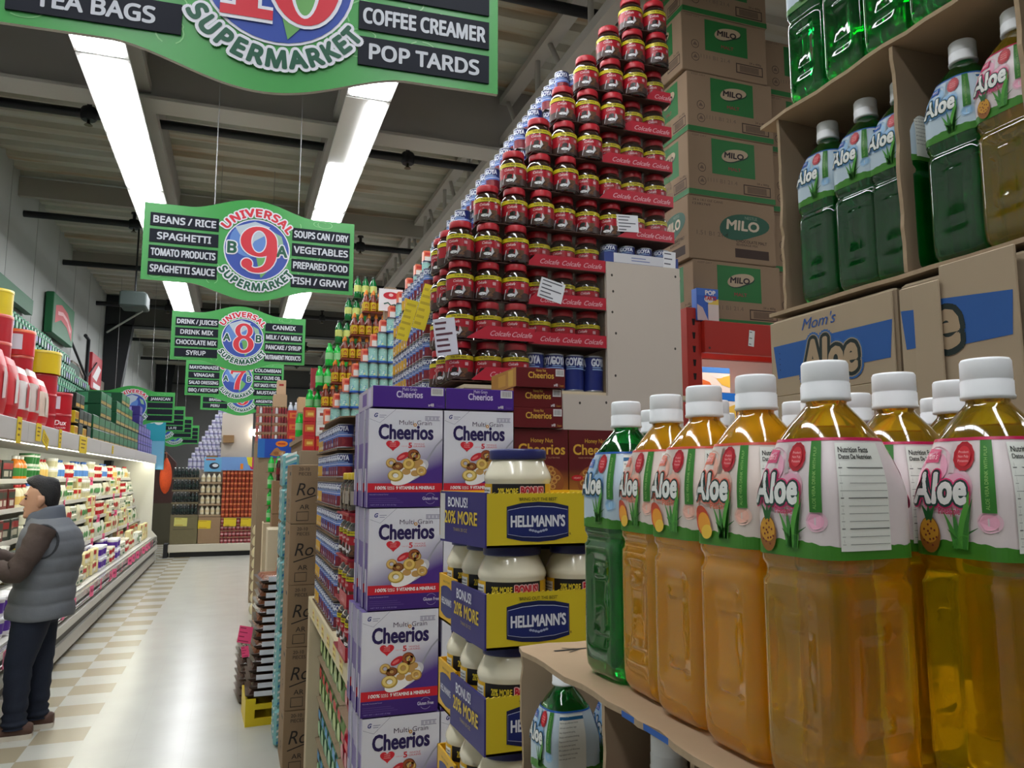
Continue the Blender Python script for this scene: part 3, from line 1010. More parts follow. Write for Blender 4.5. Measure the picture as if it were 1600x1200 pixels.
# ---------------------------------------------------------------- on the left wall
o = MB().box(XL + .02, 6.0, 3.58, XL + .10, 10.5, 3.76, C(30, 96, 60, .5)).build('wall_banner')
tag(o, 'long dark green banner strip high on the left wall', 'banner')
t = thing('wall_sign', 'green wall sign with a red swash above the green jars', 'sign', (XL + .02, 11.45, 3.55))
MB().box(0, 0, 0, .10, 1.35, .55, C(30, 104, 62, .5), .01).build('board', t)
b = MB()
mp = plane_map((.101, .67, .27), (0, 1, 0), (0, 0, 1), .002)
b.poly(mp, [(-.55, .12), (-.2, .19), (.2, .15), (.55, -.02), (.55, -.2), (.2, -.06), (-.2, -.02), (-.55, -.12)], C(188, 60, 66, .5), 1)
b.stroke(mp, [(-.4, .04), (-.1, .08), (.2, .04), (.45, -.08)], .05, C(226, 170, 172, .5), 2)
b.build('swash', t)
t = thing('wall_sign', 'small red and white wall sign farther along the left wall', 'sign', (XL + .02, 14.6, 3.15))
MB().box(0, 0, 0, .08, 1.0, .62, C(180, 30, 44, .5), .01).build('board', t)
b = MB()
mp = plane_map((.081, .5, .3), (0, 1, 0), (0, 0, 1), .002)
b.poly(mp, [(-.4, -.1), (.1, .16), (.4, .12), (.0, -.14)], C(226, 222, 222, .5), 1)
b.rect(mp, -.3, -.27, .4, -.18, C(226, 222, 222, .5), 1)
b.build('print', t)
struct(MB().box(XL, 13.2, 3.0, XL + .06, 26, 3.42, C(140, 130, 120, .7)).build('trim_20'))
t = thing('wall_bracket', 'black steel bracket frame standing against the left wall', 'bracket', (XL + .1, 13.6, 2.9))
b = MB()
b.tube([(0, .55, .0), (0, .55, 1.0), (0, .25, 1.02)], .03, darkst, 6)
b.tube([(0, -.9, .78), (0, .5, .38)], .02, darkst, 6)
b.tube([(.02, .58, .4), (.02, 1.3, .72)], .012, darkst, 6)
b.build('frame', t)
t = thing('unit_heater', 'grey box heater hung under the roof left of the number 8 sign', 'heater', (-1.36, 11.0, 3.84))
MB().box(-.16, -.2, 0, .16, .2, .20, C(66, 76, 74, .6), .02).build('heater_body', t)
b = MB()
b.tube([(0, 0, .2), (0, 0, 1.27)], .012, darkst, 6)
b.tube([(.1, 0, -.02), (-.35, .3, -.28)], .012, CG, 6)
b.build('hanger', t)

# ================================================================ the man at the chilled case (facing -X); local x forward, y left
PX, PY = -1.175, 5.97
man = thing('person', 'person in grey padded vest and navy jeans standing at the chilled case', 'person', (PX, PY, 0), pi + .05)
SKIN = C(178, 136, 112, .55)
def ell(c, rx, ry, z, n=20, p=1.0, rot=0.0):
    out = []
    for j in range(n):
        a = 2 * pi * j / n
        x, y = rx * cos(a), ry * sin(a)
        out.append((c[0] + x * cos(rot) - y * sin(rot), c[1] + x * sin(rot) + y * cos(rot), z))
    return out
b = MB()
# head: rings from the chin to the crown (x forward)
HX = .055
head = [(1.375, .030, .035, .062), (1.385, .050, .048, .050), (1.405, .068, .058, .030), (1.430, .080, .066, .012), (1.46, .088, .071, .004), (1.49, .094, .074, -.004), (1.52, .098, .076, -.008), (1.555, .097, .076, -.012), (1.585, .086, .068, -.014), (1.61, .060, .048, -.014), (1.622, .022, .02, -.014)]
b.loft([ell((HX + dx, 0), rx, ry, z, 24) for z, rx, ry, dx in head], SKIN)
fx = lambda z: 0
# nose, brow, lips, chin, ears
b.loft([ell((HX + .088, 0), .010, .008, 1.515, 8), ell((HX + .100, 0), .016, .012, 1.490, 8), ell((HX + .108, 0), .022, .017, 1.470, 8), ell((HX + .096, 0), .016, .017, 1.458, 8)], SKIN)
b.loft([ell((HX + .082, 0), .016, .045, 1.523, 12), ell((HX + .084, 0), .018, .050, 1.532, 12), ell((HX + .078, 0), .016, .045, 1.541, 12)], SKIN)
b.loft([ell((HX + .080, 0), .014, .024, 1.424, 10), ell((HX + .084, 0), .017, .028, 1.432, 10), ell((HX + .085, 0), .017, .028, 1.440, 10), ell((HX + .080, 0), .013, .022, 1.446, 10)], SKIN)
b.loft([ell((HX + .078, 0), .012, .022, 1.378, 10), ell((HX + .082, 0), .017, .028, 1.395, 10), ell((HX + .076, 0), .012, .022, 1.410, 10)], SKIN)
for s in (-1, 1):
    b.loft([ell((HX - .004, s * .075), .010, .008, 1.452, 10), ell((HX - .010, s * .082), .020, .010, 1.475, 10), ell((HX - .014, s * .086), .024, .010, 1.500, 10), ell((HX - .010, s * .082), .016, .008, 1.520, 10)], SKIN)
# neck, trunk
b.loft([ell((.0, 0), .13, .19, 1.28), ell((.0, 0), .09, .12, 1.33), ell((.01, 0), .062, .062, 1.37), ell((.03, 0), .058, .056, 1.42), ell((.045, 0), .055, .054, 1.47)], SKIN)
b.loft([ell((.05, 0), .11, .15, .78), ell((.04, 0), .12, .16, .90), ell((.02, 0), .115, .15, 1.02), ell((.0, 0), .125, .17, 1.18), ell((.0, 0), .12, .19, 1.28), ell((.0, 0), .09, .14, 1.34)], SKIN)
# legs and bare feet inside the shoes
for s, dx in ((1, .05), (-1, -.04)):
    b.tube([(.03, s * .085, .80), (.04 + dx * .5, s * .090, .62), (.05 + dx, s * .095, .44), (.05 + dx, s * .10, .24), (.05 + dx, s * .10, .07)], [.085, .075, .056, .050, .036], SKIN, 14)
    b.tube([(.02 + dx, s * .10, .055), (.11 + dx, s * .105, .045), (.20 + dx, s * .11, .035)], [.034, .036, .024], SKIN, 10)
# arms: shoulder, elbow, wrist
ARM = {1: [(.0, .20, 1.32), (.05, .245, 1.18), (.13, .255, 1.045), (.24, .22, 1.075), (.325, .185, 1.135)],
       -1: [(.0, -.20, 1.32), (.05, -.235, 1.18), (.14, -.23, 1.04), (.25, -.16, 1.09), (.335, -.095, 1.15)]}
for s in (1, -1):
    b.tube(ARM[s], [.058, .052, .044, .038, .027], SKIN, 14)
    w = Vector(ARM[s][-1])
    fwd = (w - Vector(ARM[s][-2])).normalized()
    side = Vector((0, -s, 0)) - fwd * Vector((0, -s, 0)).dot(fwd)
    side.normalize()                                   # towards the other hand
    up = fwd.cross(side).normalized()
    if up.z < 0:
        up = -up
    # palm
    pal = []
    for t, hw, ht in ((0, .026, .018), (.02, .034, .017), (.05, .040, .015), (.078, .040, .012)):
        c = w + fwd * t
        pal.append([c + up * (hw * cos(2 * pi * j / 12)) + side * (ht * sin(2 * pi * j / 12)) for j in range(12)])
    b.loft(pal, SKIN)
    for k, (o_, L) in enumerate(((.030, .068), (.010, .076), (-.010, .072), (-.029, .056))):
        r0 = w + fwd * .074 + up * o_
        p1 = r0 + fwd * (L * .48) + side * .006
        p2 = p1 + fwd * (L * .24) + side * (L * .24)
        p3 = p2 + fwd * (L * .06) + side * (L * .26)
        b.tube([r0 - fwd * .01, r0, p1, p2, p3], [.0092, .0092, .0086, .0080, .0062], SKIN, 8)
    r0 = w + fwd * .024 + up * .030
    b.tube([r0 - up * .008, r0 + up * .012 + fwd * .012 + side * .012, r0 + up * .018 + fwd * .040 + side * .022, r0 + up * .010 + fwd * .062 + side * .030], [.012, .011, .010, .0075], SKIN, 8)
body = b.build('body', man)
for p in body.data.polygons:
    p.use_smooth = True
rm = body.modifiers.new('one_surface', 'REMESH')
rm.mode = 'VOXEL'
rm.voxel_size = .0055
rm.use_smooth_shade = True
sm = body.modifiers.new('smooth', 'SMOOTH')
sm.iterations = 2
sm.factor = .5
# eyes and brows
for s in (-1, 1):
    b = MB()
    b.lathe([(.002, -.007), (.0075, -.004), (.0085, 0), (.0075, .004), (.002, .007)], C(40, 30, 26, .2), 10, (HX + .084, s * .031, 1.506))
    b.build('eye', man)
    b = MB()
    b.tube([(HX + .092, s * .014, 1.528), (HX + .090, s * .032, 1.534), (HX + .078, s * .050, 1.526)], [.004, .0055, .003], C(22, 18, 18, .7), 6)
    b.build('eyebrow', man)
# hair: short sides, full swept top
HAIR = C(20, 20, 24, .55, var=.4, vs=90, bump=.6, bs=160)
b = MB()
rings = []
for z, rx, ry, dx in ((1.440, .034, .046, -.062), (1.470, .052, .0700, -.050), (1.50, .066, .0775, -.042), (1.53, .076, .0795, -.034), (1.556, .082, .0790, -.028), (1.574, .088, .0775, -.020), (1.590, .095, .0745, -.010), (1.612, .097, .067, -.006), (1.632, .084, .054, -.006), (1.645, .058, .036, -.006), (1.651, .026, .016, -.006)):
    r_ = []
    for j in range(32):
        a = 2 * pi * j / 32
        k = 1 + .035 * sin(5 * a + z * 90) + .02 * sin(11 * a + z * 40) if z > 1.55 else 1
        r_.append((HX + dx + rx * k * cos(a), ry * k * sin(a), z + .014 * max(0, cos(a)) * (1 if z > 1.57 else 0) - .05 * max(0, -cos(a)) * (1 if z < 1.45 else 0)))
    rings.append(r_)
b.loft(rings, HAIR)
hair = b.build('hair', man)
# dark long sleeves
SHIRT = C(74, 62, 58, .85, var=.15, vs=40, bump=.4, bs=30)
for s in (1, -1):
    b = MB()
    P = [Vector(q) for q in ARM[s]]
    pts, rs = [], []
    for i in range(len(P) - 1):
        for k in range(6):
            t = k / 6
            pts.append(P[i].lerp(P[i + 1], t))
            f = (i + t) / (len(P) - 1)
            rs.append(.082 - .034 * f + .0035 * sin(f * 46) + .006 * math.exp(-((f - .5) / .1) ** 2))
    b.tube(pts, rs, SHIRT, 18)
    b.build('sleeve', man)
# padded vest: quilted rings, collar
VEST = C(102, 106, 113, .75, var=.08, vs=14, bump=.25, bs=18)
b = MB()
rings = []
nz = 66
for i in range(nz + 1):
    f = i / nz
    z = .735 + f * (1.375 - .735)
    def ip(tab):
        for (a, va), (c, vc) in zip(tab, tab[1:]):
            if z <= c:
                return va + (vc - va) * (z - a) / (c - a)
        return tab[-1][1]
    rx = ip([(.70, .200), (.80, .190), (.95, .176), (1.10, .188), (1.22, .190), (1.30, .160), (1.38, .105)])
    ry = ip([(.70, .215), (.80, .205), (.95, .195), (1.10, .205), (1.22, .215), (1.30, .195), (1.38, .115)])
    cx = ip([(.70, .02), (.95, .0), (1.15, -.02), (1.30, -.015), (1.38, .0)])
    q = abs(sin((z - .735) / .098 * pi)) ** .55
    e = .010 * q
    rings.append([(cx + (rx + e) * cos(a) * (1 + .012 * sin(7 * a + z * 23)), (ry + e) * sin(a), z + .006 * sin(3 * a)) for a in [2 * pi * j / 36 for j in range(36)]])
b.loft(rings, VEST, True, False, True)
b.build('vest', man)
for s in (1, -1):       # arm hole welts
    b = MB()
    b.tube([(.0 + .088 * cos(a), s * (.190 + .022 * sin(a) * 0 + .02), 1.235 + .105 * sin(a)) for a in [2 * pi * j / 24 for j in range(25)]], .008, C(52, 55, 60, .8), 8)
    b.build('armhole_trim', man)
b = MB()
rings = []
for (z, rx, ry, w) in ((1.335, .115, .120, 0), (1.36, .112, .112, 0), (1.40, .105, .100, 0), (1.44, .098, .094, 0), (1.452, .088, .084, 0), (1.44, .076, .072, 0), (1.38, .074, .070, 0)):
    rings.append([(.012 + rx * cos(a) - .35 * (z - 1.335) * (1 if cos(a) < 0 else .2) * 0 + (.02 if cos(a) > .6 else 0), ry * sin(a), z - .05 * max(0, cos(a)) * (1 if z > 1.35 else 0) + .012 * max(0, -cos(a))) for a in [2 * pi * j / 30 for j in range(30)]])
b.loft(rings, C(86, 92, 104, .75, var=.08, vs=14), True, False, False)
b.build('collar', man)
# navy jeans
JEAN = C(26, 33, 50, .85, var=.22, vs=9, bump=.2, bs=40)
b = MB()
b.loft([ell((.045, 0), .13, .165, .70), ell((.045, 0), .14, .172, .78), ell((.04, 0), .14, .170, .86), ell((.03, 0), .13, .160, .94)], JEAN)
for s, dx in ((1, .05), (-1, -.04)):
    P = [(.035, s * .080, .80), (.04 + dx * .4, s * .09, .66), (.05 + dx, s * .095, .46), (.05 + dx, s * .10, .26), (.05 + dx, s * .10, .12), (.05 + dx, s * .10, .065)]
    R_ = [.120, .106, .082, .072, .068, .070]
    pts, rs = [], []
    for i in range(len(P) - 1):
        for k in range(7):
            t = k / 7
            pts.append(Vector(P[i]).lerp(Vector(P[i + 1]), t))
            z = pts[-1].z
            rs.append(R_[i] + (R_[i + 1] - R_[i]) * t + .0035 * sin(z * 70) * (1 if z < .5 else .3) + (.006 * sin(z * 150) if z < .16 else 0))
    pts.append(Vector(P[-1])); rs.append(R_[-1])
    b.tube(pts, rs, JEAN, 20)
b.build('jeans', man)
# brown shoes with pale soles
for s, dx in ((1, .05), (-1, -.04)):
    c0 = Vector((.05 + dx, s * .10, 0))
    up_, so = [], []
    tab = [(-.105, .030, .085), (-.09, .040, .095), (-.04, .044, .105), (.02, .043, .098), (.08, .046, .080), (.14, .048, .062), (.19, .040, .050), (.215, .020, .040)]
    for (x, w, h) in tab:
        up_.append([(c0.x + x, c0.y + w * cos(a), .022 + (h - .022) * max(0, sin(a)) ** .8 if sin(a) > 0 else .02) for a in [2 * pi * j / 16 for j in range(16)]])
    b = MB()
    b.loft(up_, C(84, 58, 48, .6, var=.15, vs=30))
    b.tube([(c0.x + .02, c0.y - .03, .100), (c0.x + .03, c0.y + .03, .100)], .006, C(60, 44, 40, .8), 6)
    b.tube([(c0.x + .05, c0.y - .03, .092), (c0.x + .06, c0.y + .03, .092)], .006, C(60, 44, 40, .8), 6)
    sh = b.build('shoe', man)
    b = MB()
    out = [(c0.x + x, c0.y + w * 1.06) for x, w, h in tab] + [(c0.x + x, c0.y - w * 1.06) for x, w, h in tab[::-1]]
    b.loft([[(x, y, z) for x, y in out] for z in (0.0, .030)], C(206, 198, 184, .7), False)
    b.build('sole', sh)

# ================================================================ right row: shelf unit with the stacked pyramids
PANEL = C(196, 184, 172, .6, var=.04, vs=3)
WOOD = C(206, 190, 160, .6, var=.08, vs=6)
GY0, GY1, GZ = 2.74, 8.3, 2.0
t = thing('store_shelf', 'long cream wooden shelf unit that carries the stacked pyramids', 'shelf', (0, 0, 0))
MB().box(.86, 2.88, 0, 1.80, GY1, GZ - .02, C(150, 140, 126, .7)).build('cabinet', t)
MB().box(.80, 2.88, GZ - .02, 1.86, GY1, GZ, WOOD).box(.80, 2.79, GZ - .014, 1.105, 2.88, GZ, WOOD).build('top_board', t)
b = MB()
b.box(.44, 2.76, .945, .86, 4.52, .985, WOOD, .003)
b.build('shelf_board', t)
b = MB()
b.box(.405, 2.74, .895, .44, 4.54, .987, C(214, 200, 166, .55, var=.06, vs=9), .003)
b.build('shelf_edge', t)
for y in (2.76, 4.44):
    MB().box(.405, y, 0, .47, y + .09, .893, WOOD, .003).build('upright', t)
MB().box(.44, 2.86, 0, .86, 4.43, .06, WOOD).build('bottom_board', t)
b = MB()
for k in range(7):
    y = 2.86 + .225 * k
    b.rect(side_map(.4045, y, .91, .0006), -.05, .0, .05, .055, C(226, 206, 120, .5), 1)
    b.rect(side_map(.4045, y, .91, .0006), -.035, .012, .03, .02, C(160, 130, 60, .5), 2)
    b.rect(side_map(.4045, y, .91, .0006), -.035, .032, .01, .042, C(190, 90, 50, .5), 2)
b.build('price_strip', t)
# end panel with a notch
t = thing('shelf_end_panel', 'plain cream end panel with bolt holes and a notch below the coffee pyramid', 'panel', (0, 2.855, 0))
pts = [(1.235, 0), (1.797, 0), (1.797, 2.558), (1.440, 2.558), (1.440, 1.985), (1.235, 1.985)]
b = MB()
b.add([(x, 0, z) for x, z in pts], [(0, 1, 2, 3, 4, 5)], PANEL)
b.add([(x, .02, z) for x, z in pts], [(5, 4, 3, 2, 1, 0)], PANEL)
b.add([(x, yy, z) for x, z in pts for yy in (0, .02)], [(2 * i + 1, 2 * i, 2 * ((i + 1) % 6), 2 * ((i + 1) % 6) + 1) for i in range(6)], PANEL)
b.build('board', t)
b = MB()
mp = front_map(0, 0, 0, .0006)
for (x, z) in ((1.465, 2.50), (1.47, 2.43), (1.465, 2.34), (1.48, 2.25), (1.475, 2.07), (1.47, 1.93), (1.775, 2.52), (1.765, 2.20), (1.775, 1.92), (1.43, 1.955), (1.31, 1.95), (1.465, 1.84), (1.5, 1.72), (1.765, 1.75)):
    b.oval(mp, x, z, .005, .006, C(60, 54, 50, .8), 1, 8)
b.build('bolt_hole', t)
o = MB().box(1.445, 2.88, GZ, 1.79, 3.20, 2.557, CARD, .004).build('carton')
tag(o, 'brown carton behind the cream end panel, under the blue can tray', 'cardboard box')

# ---- coffee jars
JR, JH = .0555, .150
def coffee_jar(lid_rgb, label=True):
    t = thing('coffee_jar', 'jar', 'jar')
    brown = C(44, 28, 22, .12, spec=.7, coat=.8)
    b = MB()
    n = 24
    b.lathe([(.046, 0), (.053, .004), (.0555, .014), (.0555, .088), (.0545, .098), (.0500, .109), (.0430, .117), (.0405, .121), (.0405, .126)], brown, n)
    b.build('glass_body', t)
    b = MB()
    b.lathe([(.0425, .123), (.0455, .1235), (.0460, .126), (.0455, .146), (.0440, .149), (.040, .150)], C(*lid_rgb, .4), n)
    b.build('lid', t)
    b = MB()
    if label:
        b.lathe([(.0560, .006), (.0560, .034)], C(66, 46, 40, .4), n, (0, 0, 0), True, False, False)
        b.lathe([(.0560, .034), (.0560, .076)], C(166, 26, 40, .35), n, (0, 0, 0), True, False, False)
        b.lathe([(.0562, .079), (.0562, .094)], C(206, 188, 30, .4), n, (0, 0, 0), True, False, False)
        for a0 in (-pi / 2 - .35, -pi / 2 - .35 - 2.1, -pi / 2 - .35 + 2.1):
            mp = cyl_map(.0562, a0)
            b.text(mp, 'Free 20% more', .006, .0845, .0070, C(40, 36, 20, .5), w=.062, bold=.02, l=1)
            b.rect(mp, .012, .030, .044, .046, C(100, 66, 44, .5), .8, 5, 1)
            b.poly(mp, [(-.044, .012), (-.036, .046), (-.016, .054), (.010, .048), (.018, .032), (.006, .016), (-.012, .010)], C(196, 194, 198, .4), 1.2)
            b.oval(mp, -.010, .040, .0130, .0085, C(28, 20, 18, .3), 1.8, 14, .3)
            b.oval(mp, -.010, .024, .016, .006, C(226, 224, 226, .4), 1.8, 12)
            b.text(mp, 'Colcafe', -.012, .062, .0095, C(232, 200, 204, .4), w=.040, shear=.4, bold=.02, l=1.6)
            for (u, v) in ((.024, .022), (.032, .028), (.028, .016), (.018, .017)):
                b.oval(mp, u, v, .006, .004, C(106, 70, 44, .5), 1.4, 8, .5)
            b.rect(mp, .032, .056, .046, .068, C(206, 160, 166, .4), 1.2)
        b.build('label', t)
    else:
        mp = cyl_map(.0562, -pi / 2)
        b.rect(mp, -.02, .03, .025, .08, C(160, 150, 140, .4), 1, 6, 1)
        b.build('label', t)
    return Proto(t)
CJ = coffee_jar((176, 30, 42))
CJY = coffee_jar((206, 176, 40), False)
PITX, PITZ = .1135, .1625
JS = (1, 1, 1.055)
CX0, CZ0, CYF = .812, 2.022, 2.905
kmin = {0: 0, 1: 0, 2: 0, 3: 0, 4: 1, 5: 2, 6: 3, 7: 4, 8: 5, 9: 6, 10: 7}
kmax = {0: 2, 1: 5, 2: 5, 3: 5, 4: 8, 5: 8, 6: 8, 7: 8, 8: 8, 9: 8, 10: 8}
tier_name = lambda j: '%s tier from the top' % ORD[10 - j]
traylist = {8: (8, 8), 7: (7, 8), 6: (6, 8), 5: (6, 8), 4: (7, 8), 3: (3, 5), 2: (3, 5), 1: (3, 5)}
for j in range(11):
    z = CZ0 + PITZ * j
    for k in range(kmin[j], kmax[j] + 1):
        intray = j in traylist and traylist[j][0] <= k <= traylist[j][1]
        x = CX0 + PITX * k
        first3 = k - kmin[j]
        dy = -.012 * min(first3, 2) if not intray else .022
        if not intray and first3 > 2:
            dy = .012
        CJ.place((x, CYF + dy, z), 'coffee jar, %s from left, %s of the front of the pyramid' % (ORD[k - kmin[j]], tier_name(j)), 'coffee jars in the front of the pyramid', rotz=RND.uniform(-.25, .25), scale=JS)
    # jars behind, seen past the stepped edge
    for d in (1, 2):
        for k in ((kmin[j] + 1,) if j > 3 else (kmin[j],)):
            if k > 8 or (j > 3 and d == 2):
                continue
            CJ.place((CX0 + PITX * k - .006, CYF + .014 + .113 * d, z), 'coffee jar %s behind the front row, %s, %s' % (('one', 'two')[d - 1], ('left edge', 'one in')[k - kmin[j]], tier_name(j)), 'coffee jars behind the front of the pyramid', rotz=RND.uniform(-.6, .6), scale=JS)
# cardboard pads between tiers
PAD = C(70, 44, 36, .8)
for j in range(11):
    b = MB()
    x0 = CX0 + PITX * kmin[j] - .046
    b.box(x0, CYF - .052, -.0042, CX0 + PITX * kmax[j] + .05, CYF + .28, -.0006, PAD)
    if j == 4:
        b = MB()
        b.box(x0, CYF - .052, -.0042, CX0 + PITX * 8 + .05, CYF + .28, -.0006, PAD)
    o = b.build('cardboard_pad')
    o.location = (0, 0, CZ0 + PITZ * j)
    tag(o, 'thin dark cardboard pad under the %s of the coffee pyramid' % tier_name(j), 'cardboard pad', 'pads between the coffee tiers')
# red printed trays with film
REDT = C(182, 42, 58, .35)
def coffee_tray(j, k0, k1, label, ext=0.0, yoff=0.0, x0=None, z=None, jf=True):
    X0 = (CX0 + PITX * k0 - .058 if x0 is None else x0)
    X1 = (CX0 + PITX * k1 + .060 if x0 is None else x0 + .12 * (k1 - k0 + 1))
    z = CZ0 + PITZ * j if z is None else z
    yf = CYF + .022 - .060 + yoff
    t = thing('coffee_tray', label, 'cardboard tray', (0, yf, z), 0, 'red film wrapped trays in the coffee pyramid')
    b = MB()
    pts = [(X0 - ext, .0), (X1, 0), (X1, .052), (X0 + .03, .052), (X0 - ext + .004, .006)]
    b.add([(x, -.004, v) for x, v in pts], [tuple(range(5))], REDT)
    b.add([(x, 0, v) for x, v in pts], [tuple(range(5))[::-1]], REDT)
    b.add([(x, yy, v) for x, v in pts for yy in (-.004, 0)], [(2 * i + 1, 2 * i, 2 * ((i + 1) % 5), 2 * ((i + 1) % 5) + 1) for i in range(5)], REDT)
    b.box(X1 - .003, 0, 0, X1, .11, .052, REDT)
    mp = front_map(0, -.0042, 0, .0005)
    n = k1 - k0 + 1
    for q in range(n):
        b.text(mp, 'Colcafe', X0 + .055 + (X1 - X0 - .05) / n * (q + .35), .014, .020, C(222, 170, 178, .4), w=.085, shear=.45, bold=.01, l=1)
    b.build('tray_lip', t)
    b = MB()
    b.loft([[(X0 + .02, -.002, .05), (X1 + .002, -.002, .05), (X1 + .002, .12, .05), (X0 + .02, .12, .05)],
            [(X0 + .025, .002, .10), (X1, .002, .10), (X1, .12, .10), (X0 + .025, .12, .10)],
            [(X0 + .035, .014, .151), (X1 - .008, .014, .151), (X1 - .008, .11, .151), (X0 + .035, .11, .151)]], FILM(), False, False, True)
    b.build('shrink_film', t)
    return t
for j, (k0, k1) in traylist.items():
    coffee_tray(j, k0, k1, 'red film wrapped coffee tray at the right of the %s' % tier_name(j), .05 if j in (7, 6, 4) else .02)
coffee_tray(1, 1, 2, 'left red coffee tray in the middle of the %s' % tier_name(1), .05, -.046)
coffee_tray(0, 1, 2, 'lowest red coffee tray behind the flat red cereal boxes', .03, -.046)
# paper stickers and a price card on the pyramid
def paper(name, loc, w, h, rot, label, rows, face=(226, 226, 230), ink=(90, 90, 100), cat='label'):
    b = MB()
    b.box(-w / 2, -.0012, -h / 2, w / 2, 0, h / 2, C(*face, .6))
    mp = front_map(0, -.0013, 0, .0004)
    r = random.Random(len(label))
    for k in range(rows):
        v = h * (.38 - .76 * k / max(1, rows - 1)) if rows > 1 else 0
        b.rect(mp, -w * .42, v - h * .03, w * (-.42 + r.uniform(.3, .84)), v + h * .03, C(*ink, .6), 1)
    o = b.build(name)
    o.location = loc
    o.rotation_euler = rot
    return tag(o, label, cat)
paper('paper_label', (1.548, 2.862, 2.738), .105, .075, (0, -.05, 0), 'white paper label stuck on a tray in the seventh tier of coffee', 5)
paper('paper_label', (1.190, 2.862, 2.412), .110, .085, (0, .25, 0), 'tilted white paper label on a tray in the ninth tier of coffee', 5)
o = paper('price_card', (.735, 2.83, 2.185), .085, .145, (0, -.12, -.35), 'white price card with red and black print left of the coffee jars', 6, (214, 212, 220), (90, 50, 60), 'price sign')

# ---- blue bean cans
def bean_can(kind, yellow=False):
    R, H = .0365, .1085
    b = MB()
    navy = (34, 44, 112)
    n = 22
    tin_ = C(170, 172, 178, .3, .8)
    if kind == 'beans':
        b.lathe([(R * .96, 0), (R * 1.02, .002), (R * 1.02, .005), (R, .006), (R, .050), (R, .058), (R, .062), (R, .066), (R, .104), (R * 1.02, .105), (R * 1.02, H), (R * .95, H)],
                [tin_, tin_, tin_, C(122, 34, 48, .35), C(86, 120, 196, .35), C(190, 200, 226, .35), C(60, 90, 176, .35), C(*navy, .35), tin_, tin_, tin_], n)
    else:
        b.lathe([(R * .96, 0), (R * 1.02, .002), (R * 1.02, .005), (R, .006), (R, .104), (R * 1.02, .105), (R * 1.02, H), (R * .95, H)],
                [tin_, tin_, tin_, C(*navy, .35), tin_, tin_, tin_], n)
    for a0 in (-pi / 2 - .5, pi - .3, .6):
        mp = cyl_map(R, a0, 0, .0005)
        b.text(mp, 'GOYA', 0, .078, .021, C(216, 220, 232, .4), w=.058, bold=.06, l=1)
        b.rect(mp, -.026, .066, .026, .069, C(150, 180, 226, .4), 1, 6, 1)
        b.rect(mp, -.026, .072, .010, .0745, C(150, 180, 226, .4), 1, 6, 1)
        if kind == 'beans':
            b.oval(mp, .0, .030, .017, .018, C(140, 44, 52, .4), 1, 14)
            if yellow:
                b.rect(mp, -.030, .008, .030, .060, C(214, 166, 50, .4), 1.3, 8, 1)
            b.rect(mp, -.042, .012, -.028, .056, C(64, 84, 160, .4), 1, 4, 1)
            b.rect(mp, -.040, .016, -.030, .030, C(206, 210, 220, .4), 1.5, 2, 1)
    o = b.build('bean_can')
    tag(o, 'can', 'can')
    return Proto(o)
BC = bean_can('beans')
BCY = bean_can('beans', True)
PC_, PH = .0755, .1115
gb = 'blue bean cans in the tall block behind the coffee'
# lower on the shelf: six tiers in torn brown trays
for j in range(7):
    z = .990 + .131 * j
    for d in range(12):
        for c_ in range(2):
            if c_ == 1 and d > 0:
                continue
            (BCY if d > 8 else BC).place((.457 + PC_ * c_, 3.535 + PC_ * d, z + .002), 'blue bean can on the cream shelf, tier %s from the bottom, %s' % (ORD[j], 'front right' if c_ else '%s along the aisle' % ORD[d]), 'blue bean cans on the cream shelf', rotz=RND.uniform(-.2, .2))
    t = thing('can_tray', 'torn brown tray of blue cans, %s from the bottom on the cream shelf' % ORD[j], 'cardboard tray', (.415, 3.49, z - .006), 0, 'torn brown trays on the cream shelf')
    if j == 0:
        t.location.z = .9855
    b = MB()
    sheet(b, [(0, 0), (.17, 0), (.17, .93), (0, .93)], lambda u, v, w: Vector((u, v, w)), .005, C(110, 84, 62, .85), C(110, 84, 62, .85))
    b.build('tray_floor', t)
    b = MB()
    hgt = .045
    pts = [(.07, 0), (.17, 0), (.17, hgt), (.105, hgt * (1 + .3 * (j % 2))), (.085, hgt * .5)]
    sheet(b, pts, lambda u, v, w: Vector((u, -.003 + w, v)), .003, C(110, 84, 62, .85, var=.1), C(130, 104, 80, .85))
    b.build('tray_lip', t)
BC_top = .990 + .131 * 7
o = MB()
sheet(o, [(0, 0), (.20, 0), (.20, .90), (.03, .95), (-.01, .5)], lambda u, v, w: Vector((u, v, w)), .006, C(126, 98, 72, .85), C(126, 98, 72, .85))
o = o.build('cardboard_flap')
o.location = (.42, 3.46, BC_top + .004)
o.rotation_euler = (0, radians(-4), 0)
tag(o, 'brown cardboard flap lying on the lower blue cans', 'cardboard flap')
